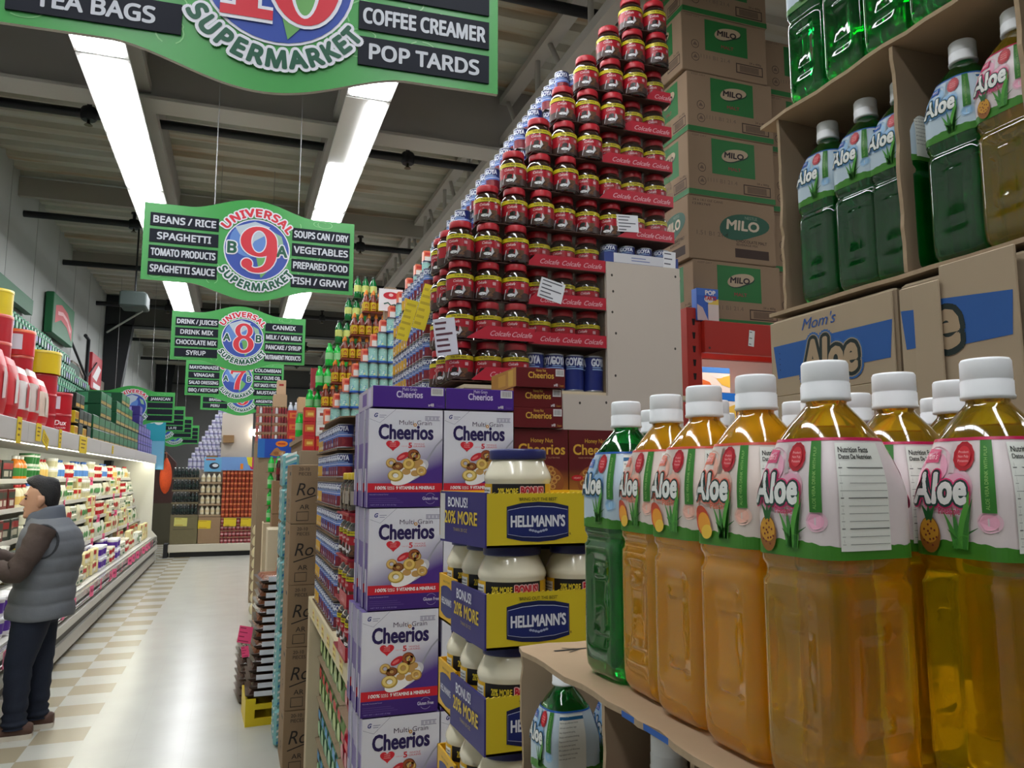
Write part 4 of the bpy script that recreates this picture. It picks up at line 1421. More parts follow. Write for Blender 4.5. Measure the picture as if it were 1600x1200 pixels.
# tall block: front face, aisle face, stepped top
for j in range(15):
    z = GZ + PH * j
    x0 = .862 if j < 6 else .878 + .0735 * (j - 6)
    nf = 3 if j < 7 else 2
    for k in range(nf):
        BC.place((x0 + PC_ * k, 3.62 if j < 6 else 3.37, z), 'blue bean can, %s from left, front of the %s tier, behind the coffee' % (ORD[k], ORD[j]), gb, rotz=RND.uniform(-.3, .3))
    for d in range(1, 11 if j < 5 else 8 if j < 6 else 3):
        (BCY if d > 5 else BC).place((x0, (3.62 if j < 6 else 3.37) + PC_ * d, z), 'blue bean can on the aisle side of tall block, %s tier, %s back' % (ORD[j], ORD[d]), gb, rotz=RND.uniform(-.3, .3))
    # boards that carry the inner cans
    if j:
        o = MB().box(x0 - .036, (3.58 if j < 6 else 3.33), -.0028, x0 + PC_ * (nf - 1) + .036, 4.4 if j < 5 else 4.2 if j < 6 else 3.70, -.0006, C(90, 70, 60, .8)).build('cardboard_pad')
        o.location = (0, 0, z)
        tag(o, 'thin pad under the %s tier of blue cans' % ORD[j], 'cardboard pad', 'pads in the blue can block')
# cans in the notch of the end panel and the tray on top of it
BN = bean_can('plain')
for k in range(4):
    BN.place((1.135 + .090 * k, 2.926, GZ), 'dark blue can in the notch of the cream panel, %s from the left' % ORD[k], 'blue cans in the notch', scale=(1.15, 1.15, 1.42), rotz=.7 * k)
for k in range(3):
    BN.place((1.165 + .088 * k + .03, 3.03, GZ), 'dark blue can behind those in the notch, %s from the left' % ORD[k], 'blue cans in the notch')
t = thing('can_tray', 'white and blue tray of cans on top of the cream end panel', 'cardboard tray', (1.437, 2.868, 2.560))
b = MB()
b.box(0, 0, 0, .362, .26, .004, C(60, 76, 140, .5))
b.box(0, 0, .004, .362, .003, .045, C(60, 76, 140, .5))
b.box(.003, .257, .004, .359, .26, .045, C(60, 76, 140, .5))
b.box(0, .003, .004, .003, .26, .045, C(60, 76, 140, .5))
b.box(.359, .003, .004, .362, .26, .045, C(60, 76, 140, .5))
mp = front_map(0, -.0002, 0, .0005)
b.rect(mp, .045, .003, .33, .044, C(206, 206, 212, .5), 1)
b.rect(mp, .13, .026, .20, .030, C(110, 120, 170, .5), 1.5)
b.rect(mp, .13, .014, .22, .018, C(110, 120, 170, .5), 1.5)
b.build('tray_body', t)
for k in range(4):
    BN.place((1.482 + .085 * k, 2.912, 2.5645), 'dark can in the white and blue tray, %s from the left' % ORD[k], 'cans in the white and blue tray', scale=(1, 1, .72))
paper('paper_label', (1.752, 2.864, 2.588), .062, .09, (0, .04, 0), 'white shipping label on the right end of the white and blue tray', 4)

# ---- lower jars beside the cereal boxes
for j in range(4):
    z = 1.018 + .166 * j
    P = CJ if j < 3 else CJY
    for d in range(3):
        for c_ in range(2):
            if c_ and d:
                continue
            P.place((.452 + .113 * c_, 2.955 + .113 * d, z), ('red lidded coffee jar' if j < 3 else 'clear coffee jar with a yellow lid') + ' on the cream shelf, %s tier, %s' % (ORD[j], 'inner' if c_ else ORD[d] + ' back'), 'coffee jars on the cream shelf', rotz=-.9 + RND.uniform(-.2, .2))
    t = thing('coffee_tray', 'red coffee tray on the cream shelf, %s from the bottom' % ORD[j], 'cardboard tray', (.392, 2.895, z - .012), 0, 'red trays on the cream shelf')
    if j == 0:
        t.location.z = .9855
    b = MB()
    b.box(0, 0, 0, .24, .345, .008, C(150, 40, 50, .5))
    b.box(.0, .0, .008, .003, .20, .052 if j in (0, 1) else .012, REDT)
    b.box(0.003, 0, .008, .24, .003, .052 if j in (0, 1) else .012, REDT)
    if j in (0, 1):
        b.text(side_map(-.0002, .1, .016, .0005), 'Colcafe', 0, 0, .018, C(222, 170, 178, .4), w=.08, shear=.45, l=1)
    b.build('tray_body', t)
# ---- below the cream shelf: soup pouches and red packets
def pouch2(w, h, t_, body, capc, win):
    b = MB()
    rings = []
    for k in range(6):
        f = k / 5
        th = t_ * (.7, 1, 1, .9, .6, .12)[k] / 2
        rings.append([(th * cos(a), w / 2 * sin(a), h * f) for a in [2 * pi * j / 12 for j in range(12)]])
    b.loft(rings, C(*body, .35))
    mp = side_map(-t_ / 2 - .0005, 0, 0, .001)
    b.oval(mp, 0, h * .38, w * .34, h * .2, C(*win, .4), 1, 12)
    b.rect(mp, -w * .3, h * .64, w * .3, h * .86, C(*capc, .4), 1)
    return b
t = pouch2(.15, .19, .05, (118, 148, 92), (196, 40, 44), (176, 196, 130)).build('soup_pouch'); tag(t, 'x', 'pouch'); SP = Proto(t)
t = pouch2(.15, .19, .05, (90, 140, 110), (60, 140, 200), (150, 190, 150)).build('soup_pouch'); tag(t, 'x', 'pouch'); SP2 = Proto(t)
t = pouch2(.11, .15, .05, (176, 30, 50), (206, 60, 76), (200, 120, 130)).build('snack_pouch'); tag(t, 'x', 'pouch'); RP = Proto(t)
for lev, z in enumerate((.062, .27, .48, .69)):
    o = MB().box(.45, 3.44, z - .006 if lev else .0605, .80, 4.40, z, CARD).build('cardboard_pad')
    tag(o, 'thin cardboard pad under the %s layer of green pouches' % ORD[lev], 'cardboard pad', 'pads below the cream shelf')
    for d in range(6):
        (SP if lev > 1 else SP2).place((.485, 3.53 + .155 * d, z), 'green soup pouch below the cream shelf, %s layer, %s along the aisle' % (ORD[lev], ORD[d]), 'green pouches below the cream shelf')
    o = MB().box(.44, 2.87, z - .006 if lev else .0605, .80, 3.42, z, CARD).build('cardboard_pad')
    tag(o, 'brown pad under the %s layer of red packets' % ORD[lev], 'cardboard pad', 'pads below the cream shelf')
    for d in range(4):
        RP.place((.475 + .012 * (lev % 2), 3.00 + .112 * d, z), 'red packet below the cream shelf, %s layer, %s along the aisle' % (ORD[lev], ORD[d]), 'red packets below the cream shelf')

# ---- teal and white cans in a stepped block
def teal_can():
    R, H = .0315, .1035
    b = MB()
    tin_ = C(170, 172, 178, .3, .8)
    b.lathe([(R, 0), (R * 1.03, .002), (R * 1.03, .012), (R, .013), (R, .094), (R * 1.03, .095), (R * 1.03, H), (R * .94, H)],
            [C(40, 84, 170, .4), C(40, 84, 170, .4), C(40, 84, 170, .4), C(150, 198, 190, .35), tin_, tin_, tin_], 20)
    for a0 in (-pi / 2 - .4, pi - .3):
        mp = cyl_map(R, a0, 0, .0005)
        b.poly(mp, [(-.026, .030), (.0, .016), (.022, .016), (.010, .052), (-.010, .062), (-.026, .058)], C(36, 132, 176, .4), 1)
        b.poly(mp, [(-.024, .060), (.020, .078), (.024, .068), (-.018, .048)], C(226, 232, 230, .4), 1.5)
        b.stroke(mp, [(-.022, .064), (.018, .082)], .003, C(30, 60, 60, .4), 2)
        b.stroke(mp, [(-.010, .030), (.004, .028), (-.004, .040), (.010, .042)], .004, C(230, 234, 230, .4), 2)
        b.oval(mp, .016, .024, .006, .005, C(226, 220, 150, .4), 2, 8)
    o = b.build('milk_can')
    tag(o, 'can', 'can')
    return Proto(o)
TC = teal_can()
OC = bpy.data.objects.new('t', None); bpy.data.objects.remove(OC)
b = MB()
b.box(-.03, -.03, 0, .03, .03, .104, C(226, 116, 84, .4), .004)
mp = front_map(-.03, -.03, 0, .0006)
b.rect(mp, .006, .02, .054, .06, C(232, 220, 210, .4), 1)
b.rect(mp, .01, .07, .05, .09, C(206, 60, 50, .4), 1)
t = b.build('milk_carton'); tag(t, 'x', 'carton'); OB = Proto(t)
TP, TH = .0655, .1055
for j in range(12):
    z = GZ + TH * j
    x0 = .60 + .0605 * j
    nf = (7, 6, 5, 5, 4, 4, 4, 4, 4, 4, 4, 4)[j]
    for k in range(nf):
        TC.place((x0 + TP * k, 5.20, z), 'teal and white can, %s tier from the bottom of its block, %s from left' % (ORD[j], ORD[k]), 'teal cans in the stepped block', rotz=RND.uniform(-.4, .4))
    for k in range(1):
        OB.place((x0 - .036 + .064 * k, 5.29, z), 'orange carton at the left edge of the teal cans, %s tier, %s' % (ORD[j], ('outer', 'inner')[k]), 'orange cartons beside the teal cans')
    if j:
        o = MB().box(x0 - .09, 5.16, -.0018, x0 + TP * (nf - 1) + .035, 5.31, -.0004, C(60, 84, 130, .8)).build('cardboard_pad')
        o.location = (0, 0, z)
        tag(o, 'thin pad under the %s tier of teal cans' % ORD[j], 'cardboard pad', 'pads in the teal can block')
o = paper('price_sign', (.745, 3.60, 2.40), .060, .20, (.05, .30, -.5), 'tilted yellow price sign left of the blue cans', 6, (220, 196, 40), (190, 164, 40), 'price sign')
o = paper('price_sign', (.818, 3.55, 2.46), .066, .22, (.05, .30, -.5), 'second tilted yellow price sign against the blue cans, nearer the coffee', 6, (220, 196, 40), (190, 164, 40), 'price sign')
t = thing('poster_card', 'white card with a red oval above the teal cans', 'poster', (.98, 5.32, 2.815))
MB().box(-.085, 0, 0, .085, .006, .16, C(226, 224, 226, .5)).build('card', t)
b = MB()
mp = front_map(0, -.0005, 0, .0008)
b.oval(mp, .0, .112, .055, .026, C(196, 36, 52, .4), 1, 20)
b.oval(mp, .0, .116, .016, .012, C(226, 190, 190, .4), 1.6, 12)
b.stroke(mp, [(-.05, .05), (-.02, .06), (.0, .04), (.03, .05)], .01, C(50, 96, 84, .4), 1)
b.build('print', t)
o = MB().box(.94, 5.33, GZ, 1.02, 5.40, 2.99, CARD).build('carton')
tag(o, 'narrow brown carton behind the white card', 'cardboard box')

# ---- hot sauce bottles and green soda bottles
def sauce_bottle():
    b = MB()
    b.lathe([(.024, 0), (.0265, .004), (.0265, .100), (.022, .118), (.0135, .138), (.0125, .150)], C(122, 44, 24, .25, coat=.5), 16)
    b.lathe([(.0145, .148), (.0145, .164), (.006, .186), (.004, .187)], C(222, 128, 24, .4), 12)
    b.lathe([(.0270, .012), (.0270, .082)], C(214, 178, 36, .4), 16, (0, 0, 0), True, False, False)
    for a0 in (-pi / 2, pi):
        mp = cyl_map(.0271, a0, 0, .0004)
        b.oval(mp, 0, .052, .013, .016, C(176, 60, 30, .4), 1, 12)
        b.rect(mp, -.016, .018, .016, .028, C(150, 40, 30, .4), 1, 4, 1)
    o = b.build('sauce_bottle')
    tag(o, 'x', 'bottle')
    return Proto(o)
SB = sauce_bottle()
for j in range(6):
    z = 2.0 + .1965 * j
    x0 = .565 + .071 * j + (.02 if j == 5 else 0)
    for k in range(5):
        SB.place((x0 + .058 * k, 6.2, z), 'brown sauce bottle with orange cap, %s tier from the bottom, %s from the left' % (ORD[j], ORD[k]), 'sauce bottles in stepped tiers')
    for k in range(3):
        SB.place((x0 + .058 * k, 6.262, z), 'brown sauce bottle in the second row, %s tier, %s from the left' % (ORD[j], ORD[k]), 'sauce bottles in stepped tiers')
    if j:
        o = MB().box(x0 - .035, 6.16, -.009, x0 + .058 * 4 + .035, 6.30, -.0005, C(120, 50, 34, .7)).build('cardboard_pad')
        o.location = (0, 0, z)
        tag(o, 'red brown tray pad under the %s tier of sauce bottles' % ORD[j], 'cardboard pad', 'pads in the sauce display')
def soda_bottle(rgb, capc, lab):
    b = MB()
    b.lathe([(.028, 0), (.033, .006), (.033, .055), (.030, .075), (.033, .095), (.033, .13), (.026, .158), (.0145, .178), (.0135, .190)], C(*rgb, .15, coat=.6), 16)
    b.lathe([(.015, .188), (.015, .205), (.012, .207)], C(*capc, .4), 12)
    b.lathe([(.0335, .058), (.0335, .118)], C(*lab, .4), 16, (0, 0, 0), True, False, False)
    o = b.build('soda_bottle')
    tag(o, 'x', 'bottle')
    return Proto(o)
S1 = soda_bottle((30, 200, 70), (40, 180, 70), (150, 214, 150))
S2 = soda_bottle((16, 110, 50), (20, 40, 30), (206, 216, 120))
S3 = soda_bottle((70, 18, 22), (226, 226, 226), (120, 30, 36))
for j in range(7):
    z = 2.0 + .2135 * j
    x0 = .50 + .080 * j
    for k in range(3):
        P = S2 if j > 3 else S1
        P.place((x0 + .072 * k, 7.0, z), '%s soda bottle, %s tier from the bottom, %s from the left' % ('dark green' if j > 3 else 'bright green', ORD[j], ORD[k]), 'green soda bottles in stepped tiers')
    P = S1 if j < 4 else S2
    P.place((x0 + .02, 7.08, z), 'green soda bottle behind the left edge of the %s tier' % ORD[j], 'green soda bottles in stepped tiers')
    if j in (0, 1, 2):
        for k in range(3):
            S3.place((x0 + .16 + .07 * k, 6.75, z), 'dark red drink bottle with white cap right of the green ones, %s tier, %s' % (ORD[j], ORD[k]), 'dark red bottles with white caps')
    if j:
        o = MB().box(x0 - .04, 6.70 if j < 3 else 6.96, -.0065, x0 + .072 * 2 + (.04 if j > 2 else .20), 7.12, -.0005, C(40, 80, 50, .7)).build('cardboard_pad')
        o.location = (0, 0, z)
        tag(o, 'thin tray pad under the %s tier of green bottles' % ORD[j], 'cardboard pad', 'pads in the green bottle display')
o = MB().box(.50, 6.10, 1.955, .80, 8.3, 1.998, CARD).build('shelf_board')
tag(o, 'brown top board that carries the sauce and soda bottles over the aisle side', 'shelf')
b = MB()
b.box(.52, 6.10, 0, .855, 8.3, 1.954, C(140, 116, 92, .8))
o = b.build('stacked_carton')
tag(o, 'closed brown cartons under the sauce and soda bottles', 'cardboard box')
b = MB()
b.box(.55, 5.10, 0, .855, 5.5, 1.978, C(150, 124, 96, .8), .004)
o = b.build('stacked_carton')
tag(o, 'closed brown cartons under the left part of the teal cans', 'cardboard box')
# red and white boxes at the aisle edge of that board
def small_box(w, d, h, face, a, bb, nm):
    b = MB()
    b.box(0, 0, 0, w, d, h, C(*face, .45), .002)
    mp = front_map(0, 0, 0, .0008)
    b.rect(mp, w * .12, h * .3, w * .88, h * .78, C(*a, .45), 1)
    b.rect(mp, w * .3, h * .42, w * .8, h * .62, C(*bb, .45), 2)
    ms = side_map(0, d / 2, 0, .0008)
    b.rect(ms, -d * .4, h * .2, d * .4, h * .8, C(*a, .45), 1)
    return b.build(nm)
t = small_box(.085, .10, .105, (190, 40, 44), (206, 120, 50), (226, 190, 90), 'soup_box'); tag(t, 'x', 'box'); RB = Proto(t)
t = small_box(.085, .10, .105, (210, 206, 200), (226, 224, 220), (150, 60, 50), 'soup_box'); tag(t, 'x', 'box'); WB = Proto(t)
b = MB()
b.box(.43, 5.75, 0, .66, 6.05, 1.84, CARD, .004)
o = b.build('stacked_carton')
tag(o, 'brown carton column under the red and white soup boxes', 'cardboard box')
for j in range(3):
    RB.place((.445, 5.80, 1.841 + .106 * j), 'red soup box in the small stack left of the teal cans, %s from the bottom' % ORD[j], 'red and white soup boxes')
    for k in range(2):
        (WB if j else RB).place((.533 + .0865 * k if k == 0 else .62, 5.80, 1.841 + .106 * j), 'pale soup box in the small stack left of the teal cans, %s layer, %s' % (ORD[j], ('inner left', 'inner right')[k]), 'red and white soup boxes')

# ---- brown cartons with pen lettering, teal bags beside them
def roma(z, label, y=4.66):
    t = thing('carton', label, 'cardboard box', (.300, y, z), 0, 'brown cartons with pen lettering')
    b = MB()
    b.box(0, 0, 0, .36, .42, .343, C(140, 116, 90, .85, var=.08, vs=8), .004)
    b.build('carton_body', t)
    b = MB()
    mp = front_map(0, 0, 0, .0008)
    ink = C(36, 30, 28, .7)
    b.text(mp, '20-10', .040, .308, .018, ink, w=.060, al='l', l=1)
    b.text(mp, 'PIECES', .040, .280, .018, ink, w=.070, al='l', l=1)
    b.text(mp, 'Ro', .030, .165, .070, ink, w=.105, al='l', shear=.25, l=1)
    b.stroke(mp, [(.025, .130), (.14, .165)], .006, ink, 1)
    b.text(mp, 'AR', .050, .085, .026, ink, w=.055, al='l', l=1)
    b.stroke(mp, [(.035, .02), (.10, .021), (.101, .07), (.036, .069), (.035, .018)], .004, ink, 1)
    ms = side_map(0, .21, 0, .0008)
    b.ring(ms, .05, .07, .035, .042, ink, 1, 16, .5, 3)
    b.ring(ms, .05, .10, .035, .042, ink, 1, 16, .5, 3)
    b.rect(ms, .06, .28, .15, .30, ink, 1)
    b.build('print', t)
for j in range(5):
    roma(.0 + .3445 * j, 'brown carton with pen lettering beside the blue cans, %s from the floor' % ORD[j])
b = MB()
b.box(-.05, -.075, 0, .05, .075, .222, C(120, 176, 178, .4), .018)
for mp in (side_map(-.0505, 0, 0, .0008), front_map(0, -.0755, 0, .0008)):
    w_ = .055 if mp(0, 0, 0).x < -.04 else .034
    for k in range(6):
        v = .02 + .034 * k
        b.poly(mp, [(-w_, v), (w_, v + .028), (w_, v + .044), (-w_, v + .014)], C(226, 232, 228, .4) if k % 3 else C(50, 120, 170, .4), 1)
t = b.build('detergent_bag'); tag(t, 'x', 'bag'); DB = Proto(t)
for j in range(8):
    DB.place((.325, 5.20 + .02 * (j % 2), .005 + .225 * j), 'teal striped bag stacked behind the lettered cartons, %s from the floor' % ORD[j], 'teal striped bags')
    DB.place((.325, 5.37 + .02 * (j % 2), .005 + .225 * j), 'teal striped bag in the second column behind the cartons, %s from the floor' % ORD[j], 'teal striped bags')

# ---- stack of clear topped cake trays on a yellow crate, in the aisle
t = thing('plastic_crate', 'yellow plastic crate on the floor under the cake trays', 'crate', (.255, 5.82, 0), .05)
YC = C(214, 186, 26, .45)
b = MB()
b.box(-.145, -.19, .012, .145, .19, .03, YC)
for (x0, y0, x1, y1) in ((-.15, .185, .15, .2), (-.15, -.185, -.138, .185), (.138, -.185, .15, .185)):
    b.box(x0, y0, 0, x1, y1, .175, YC)
b.box(-.15, -.2, 0, .15, -.186, .05, YC)
b.box(-.15, -.2, .105, .15, -.186, .14, YC)
b.box(-.15, -.2, .14, -.085, -.186, .175, YC)
b.box(.085, -.2, .14, .15, -.186, .175, YC)
b.box(-.15, -.2, .05, -.09, -.186, .105, YC)
b.box(.09, -.2, .05, .15, -.186, .105, YC)
b.build('crate_body', t)
def cake_tray(dark):
    t = thing('cake_tray', 'x', 'food tray')
    b = MB()
    b.loft([[(-.12, -.17, 0), (.12, -.17, 0), (.12, .17, 0), (-.12, .17, 0)], [(-.142, -.192, .022), (.142, -.192, .022), (.142, .192, .022), (-.142, .192, .022)]], C(74, 58, 50, .3), False)
    b.build('base', t)
    b = MB()
    for k in range(3):
        b.loft([[(-.12, -.17 + .113 * k, .022), (.12, -.17 + .113 * k, .022), (.12, -.07 + .113 * k, .022), (-.12, -.07 + .113 * k, .022)], [(-.105, -.158 + .113 * k, .044), (.105, -.158 + .113 * k, .044), (.105, -.082 + .113 * k, .044), (-.105, -.082 + .113 * k, .044)]], C(*((84, 54, 42) if dark else (146, 84, 48)), .7), False)
    b.build('cake', t)
    b = MB()
    b.rect(front_map(0, -.1925, .0, .001), -.075, .020, .080, .042, C(216, 218, 226, .4), 1)
    b.box(-.09, -.1945, .012, .095, -.1935, .045, C(222, 224, 232, .4))
    b.build('paper_band', t)
    b = MB()
    b.loft([[(-.142, -.192, .0235), (.142, -.192, .0235), (.142, .192, .0235), (-.142, .192, .0235)], [(-.110, -.162, .052), (.110, -.162, .052), (.110, .162, .052), (-.110, .162, .052)]], FILM(), False, False, True)
    b.build('clear_lid', t)
    return Proto(t)
CT1, CT2 = cake_tray(False), cake_tray(True)
for j in range(15):
    (CT2 if j < 5 else CT1).place((.262 + .004 * j + .006 * math.sin(j * 2.1), 5.82, .176 + .0535 * j), 'clear lidded cake tray on the yellow crate, %s from the bottom' % ORD[j], 'cake trays on the yellow crate', rotz=.05 + RND.uniform(-.05, .05), scale=(1.08, 1.0, 1.0))
for j in range(8):
    CT2.place((.21, 6.35, .0 + .0535 * j), 'cake tray in the lower stack behind the yellow crate, %s from the floor' % ORD[j], 'cake trays behind the yellow crate', rotz=.1)
def pink_card(y, x, z, w, h, rot, label):
    o = paper('price_card', (x, y, z), w, h, rot, label, 4, (226, 70, 120), (150, 30, 70), 'price tag')
pink_card(5.60, .095, .60, .09, .11, (0, .15, -.3), 'upper pink price card at the left of the cake trays')
pink_card(5.60, .100, .49, .05, .07, (0, -.15, -.3), 'lower pink price card at the left of the cake trays')
o = paper('price_card', (.405, 5.60, .53), .05, .17, (0, 0, -.5), 'yellow card at the right of the cake trays', 2, (222, 200, 30), (180, 150, 20), 'price tag')

# ================================================================ tall cartons on a red rack behind the coffee
RED = C(178, 44, 32, .45)
t = thing('storage_rack', 'red steel storage rack with slotted upright and deep beams', 'rack', (0, 0, 0))
b = MB()
b.box(2.15, 3.36, 0, 2.235, 3.43, 2.52, RED, .003)
mp = front_map(2.19, 3.36, 0, .0006)
for k in range(34):
    z = .10 + .071 * k
    b.poly(mp, [(-.010, z + .018), (.010, z + .018), (.006, z - .016), (-.006, z - .016)], C(30, 16, 14, .8), 1)
b.build('upright', t)
MB().box(2.15, 3.98, 0, 2.235, 4.05, 2.52, RED, .003).build('upright', t)
b = MB()
b.box(2.236, 3.33, 2.285, 4.4, 3.37, 2.452, RED, .004)
b.oval(front_map(0, 3.33, 0, .0008), 2.262, 2.308, .007, .007, C(90, 60, 56, .4, .5), 1, 10)
b.build('front_beam', t)
MB().box(2.236, 3.98, 2.37, 4.4, 4.02, 2.428, RED, .004).build('rear_beam', t)
MB().box(2.236, 3.371, 2.43, 4.4, 3.979, 2.452, C(150, 60, 50, .6)).build('deck', t)
MB().box(2.236, 3.34, 1.86, 4.4, 4.02, 1.90, C(190, 190, 186, .5)).build('lower_shelf', t)
MB().box(2.236, 4.03, 1.0, 4.4, 4.05, 2.42, C(214, 212, 206, .5)).build('back_board', t)
MB().box(2.26, 3.375, 2.335, 3.2, 3.415, 2.350, EMIT(255, 250, 240, 14.0)).build('lamp', t)
paper('price_label', (2.52, 3.328, 2.372), .035, .085, (0, .12, 0), 'small white price label on the red beam', 3, (226, 226, 222), (120, 120, 120))
def cereal(w, h, d, top, face, a, nm, words=None):
    b = MB()
    b.box(0, .0006, 0, w, d, h, C(*face, .4), .001)
    mp = front_map(0, 0, 0, .0005)
    b.rect(mp, 0, h * .78, w, h, C(*top, .4), 1)
    b.poly(mp, [(0, 0), (w * .5, 0), (w * .25, h * .4), (0, h * .5)], C(*a, .4), 1)
    b.poly(mp, [(w * .5, h * .55), (w, h * .7), (w, h * .2), (w * .7, h * .3)], C(226, 190, 80, .4), 1)
    b.oval(mp, w * .55, h * .66, w * .22, h * .10, C(230, 226, 222, .4), 2, 14)
    if words:
        b.text(mp, words, w * .55, h * .63, h * .06, C(190, 40, 50, .4), l=3)
    ms = side_map(0, d / 2, 0, .0005)
    b.rect(ms, -d * .45, 0.002, d * .45, h * .99, C(*top, .4), 1)
    return b.build(nm)
for i, (x, z, w, h, top, face, a, lab) in enumerate(((2.262, 1.902, .09, .20, (40, 110, 200), (226, 224, 214), (220, 80, 50), 'blue and white soup box half hidden by the red upright'),
                                                     (2.372, 1.902, .175, .20, (30, 110, 200), (232, 230, 222), (206, 40, 40), 'white box with blue top in the lit red rack, middle of the lower row'),
                                                     (2.560, 1.902, .075, .19, (120, 60, 170), (226, 190, 90), (206, 60, 40), 'purple and yellow box at the right of the lit rack'),
                                                     (2.262, 2.104, .07, .135, (226, 190, 80), (230, 226, 216), (226, 140, 60), 'pale box on the upper row beside the red upright'),
                                                     (2.340, 2.104, .175, .135, (60, 130, 206), (236, 230, 220), (226, 120, 60), 'blue and orange striped box on the upper row of the lit rack'))):
    o = cereal(w, h, .2, top, face, a, 'soup_box')
    o.location = (x, 3.52, z)
    tag(o, lab, 'box', 'colourful boxes in the lit red rack')
t = cereal(.13, .17, .05, (60, 110, 200), (50, 96, 190), (206, 180, 180), 'pastry_box', None)
t.location = (2.205, 3.345, 2.453)
tag(t, 'blue toaster pastry box standing on the red beam', 'box')
b = MB()
b.box(2.27, 3.3435, 2.455, 2.334, 3.3445, 2.54, C(226, 206, 200, .5))
b.text(front_map(0, 3.3432, 0, .0005), 'POP', 2.285, 2.590, .022, C(236, 236, 240, .4), w=.06, bold=.06, l=2)
b.text(front_map(0, 3.3432, 0, .0005), 'TARTS', 2.285, 2.562, .020, C(200, 40, 50, .4), w=.07, bold=.05, l=2)
o = b.build('print', t)
o.matrix_parent_inverse = Matrix.Translation((-2.205, -3.345, -2.453))
MG = C(34, 112, 52, .5)
def milo(z, h, style, label, x=2.215, y=3.42, w=.56, d=.40):
    t = thing('cocoa_carton', label, 'cardboard box', (x, y, z), 0, 'brown cartons with green labels on the rack')
    b = MB()
    CB_ = C(150, 126, 102, .85, var=.06, vs=6)
    b.box(0, 0, 0, w, d, h, CB_, .004)
    b.build('carton_body', t)
    b = MB()
    ink = C(66, 50, 44, .7)
    for mp, L in ((front_map(0, 0, 0, .0008), w), (side_map(0, d, 0, .0008), d)):
        k = L / .56
        if style == 'blob':
            pts = []
            for i in range(30):
                a = 2 * pi * i / 30
                r = 1 + .10 * sin(2 * a + 1.0) + .06 * cos(3 * a)
                pts.append((.350 * k + .150 * k * r * cos(a), .205 + .078 * r * sin(a) + .03 * cos(a) * .5))
            b.poly(mp, pts, C(24, 84, 62, .5), 1)
            b.text(mp, 'MILO', .345 * k, .185, .052, C(206, 190, 166, .5), w=.21 * k, bold=.05, shear=.1, l=2)
            b.text(mp, 'NESTLE', .40 * k, .250, .016, C(130, 150, 130, .5), w=.08 * k, l=2)
            b.text(mp, 'CHOCOLATE MALT', .40 * k, .115, .016, ink, w=.20 * k, bold=.02, l=1)
            b.text(mp, 'BEVERAGE MIX', .37 * k, .097, .012, ink, w=.14 * k, l=1)
            b.rect(mp, .29 * k, .030, .51 * k, .080, ink, 1)
            b.text(mp, '24 x 14.1 OZ CANS', .03 * k, .322, .012, ink, w=.19 * k, al='l', l=1)
            b.text(mp, '12382769', .03 * k, .300, .012, ink, w=.11 * k, al='l', l=1)
            b.text(mp, '1.51 B1 21.4', .05 * k, .135, .024, C(110, 92, 78, .7), w=.20 * k, al='l', l=1)
        else:
            b.rect(mp, .15 * k, .135, .43 * k, h - .02, MG, 1)
            pts = []
            for i in range(30):
                a = 2 * pi * i / 30
                r = 1 + .12 * sin(2 * a + 1.0) + .06 * cos(3 * a)
                pts.append((.295 * k + .078 * k * r * cos(a), .255 + .038 * r * sin(a) + .012 * cos(a)))
            b.poly(mp, [(u + .004, v - .006) for u, v in pts], C(18, 60, 40, .5), 1.5)
            b.poly(mp, pts, C(186, 164, 136, .5), 2)
            b.text(mp, 'MILO', .293 * k, .237, .030, C(44, 30, 34, .5), w=.125 * k, bold=.06, shear=.1, l=3)
            b.text(mp, 'MALT', .295 * k, .165, .018, C(140, 60, 56, .5), w=.08 * k, bold=.04, l=2)
            b.rect(mp, .35 * k, .04, .53 * k, .098, ink, 1)
            b.rect(mp, .356 * k, .046, .524 * k, .092, C(150, 126, 102, .85), 1.5)
            for q in range(16):
                b.rect(mp, (.376 + .008 * q) * k, .050, (.380 + .008 * q) * k, .088, ink, 2)
            b.text(mp, '24 x 400g', .48 * k, .106, .012, ink, w=.08 * k, l=1)
            b.text(mp, 'KEEP DRY', .03 * k, h - .02, .011, C(110, 90, 76, .7), w=.09 * k, al='l', l=1)
            for q in range(2):
                b.ring(mp, .085 * k, .085 + .075 * q, .022, .025, ink, 1, 18)
                b.poly(mp, [(.07 * k, .078 + .075 * q), (.10 * k, .078 + .075 * q), (.085 * k, .10 + .075 * q)], C(110, 90, 76, .7), 1)
            b.text(mp, '1111 B1 21.4', .12 * k, .085, .022, C(116, 98, 84, .7), w=.19 * k, al='l', l=1)
            if style == 'band':
                b.rect(mp, 0, .004, L, .034, MG, 1)
    b.build('print', t)
zs = [2.4535, 2.805, 3.158, 3.516, 3.868, 4.21]
sty = ['band', 'blob', 'band', 'band', 'plain', 'band']
for j in range(6):
    h = (zs[j + 1] if j < 5 else 4.56) - zs[j] - .003
    milo(zs[j], h, sty[j], 'brown cocoa carton on the rack with %s, %s from the bottom' % ('a dark green blob' if sty[j] == 'blob' else 'a green label', ORD[j]), x=2.215 + (.02, .0, .01, .015, -.01, .0)[j])
for j in range(3, 5):
    milo(zs[j], zs[j + 1] - zs[j] - .003, 'band', 'brown cocoa carton in the right column of the rack, %s one in view' % ORD[j - 3], x=2.805, y=3.50)
for j in range(3):
    milo(zs[j], zs[j + 1] - zs[j] - .003, 'band', 'brown cocoa carton in the right column, hidden behind the drink stack, %s' % ORD[j], x=2.805, y=3.50)

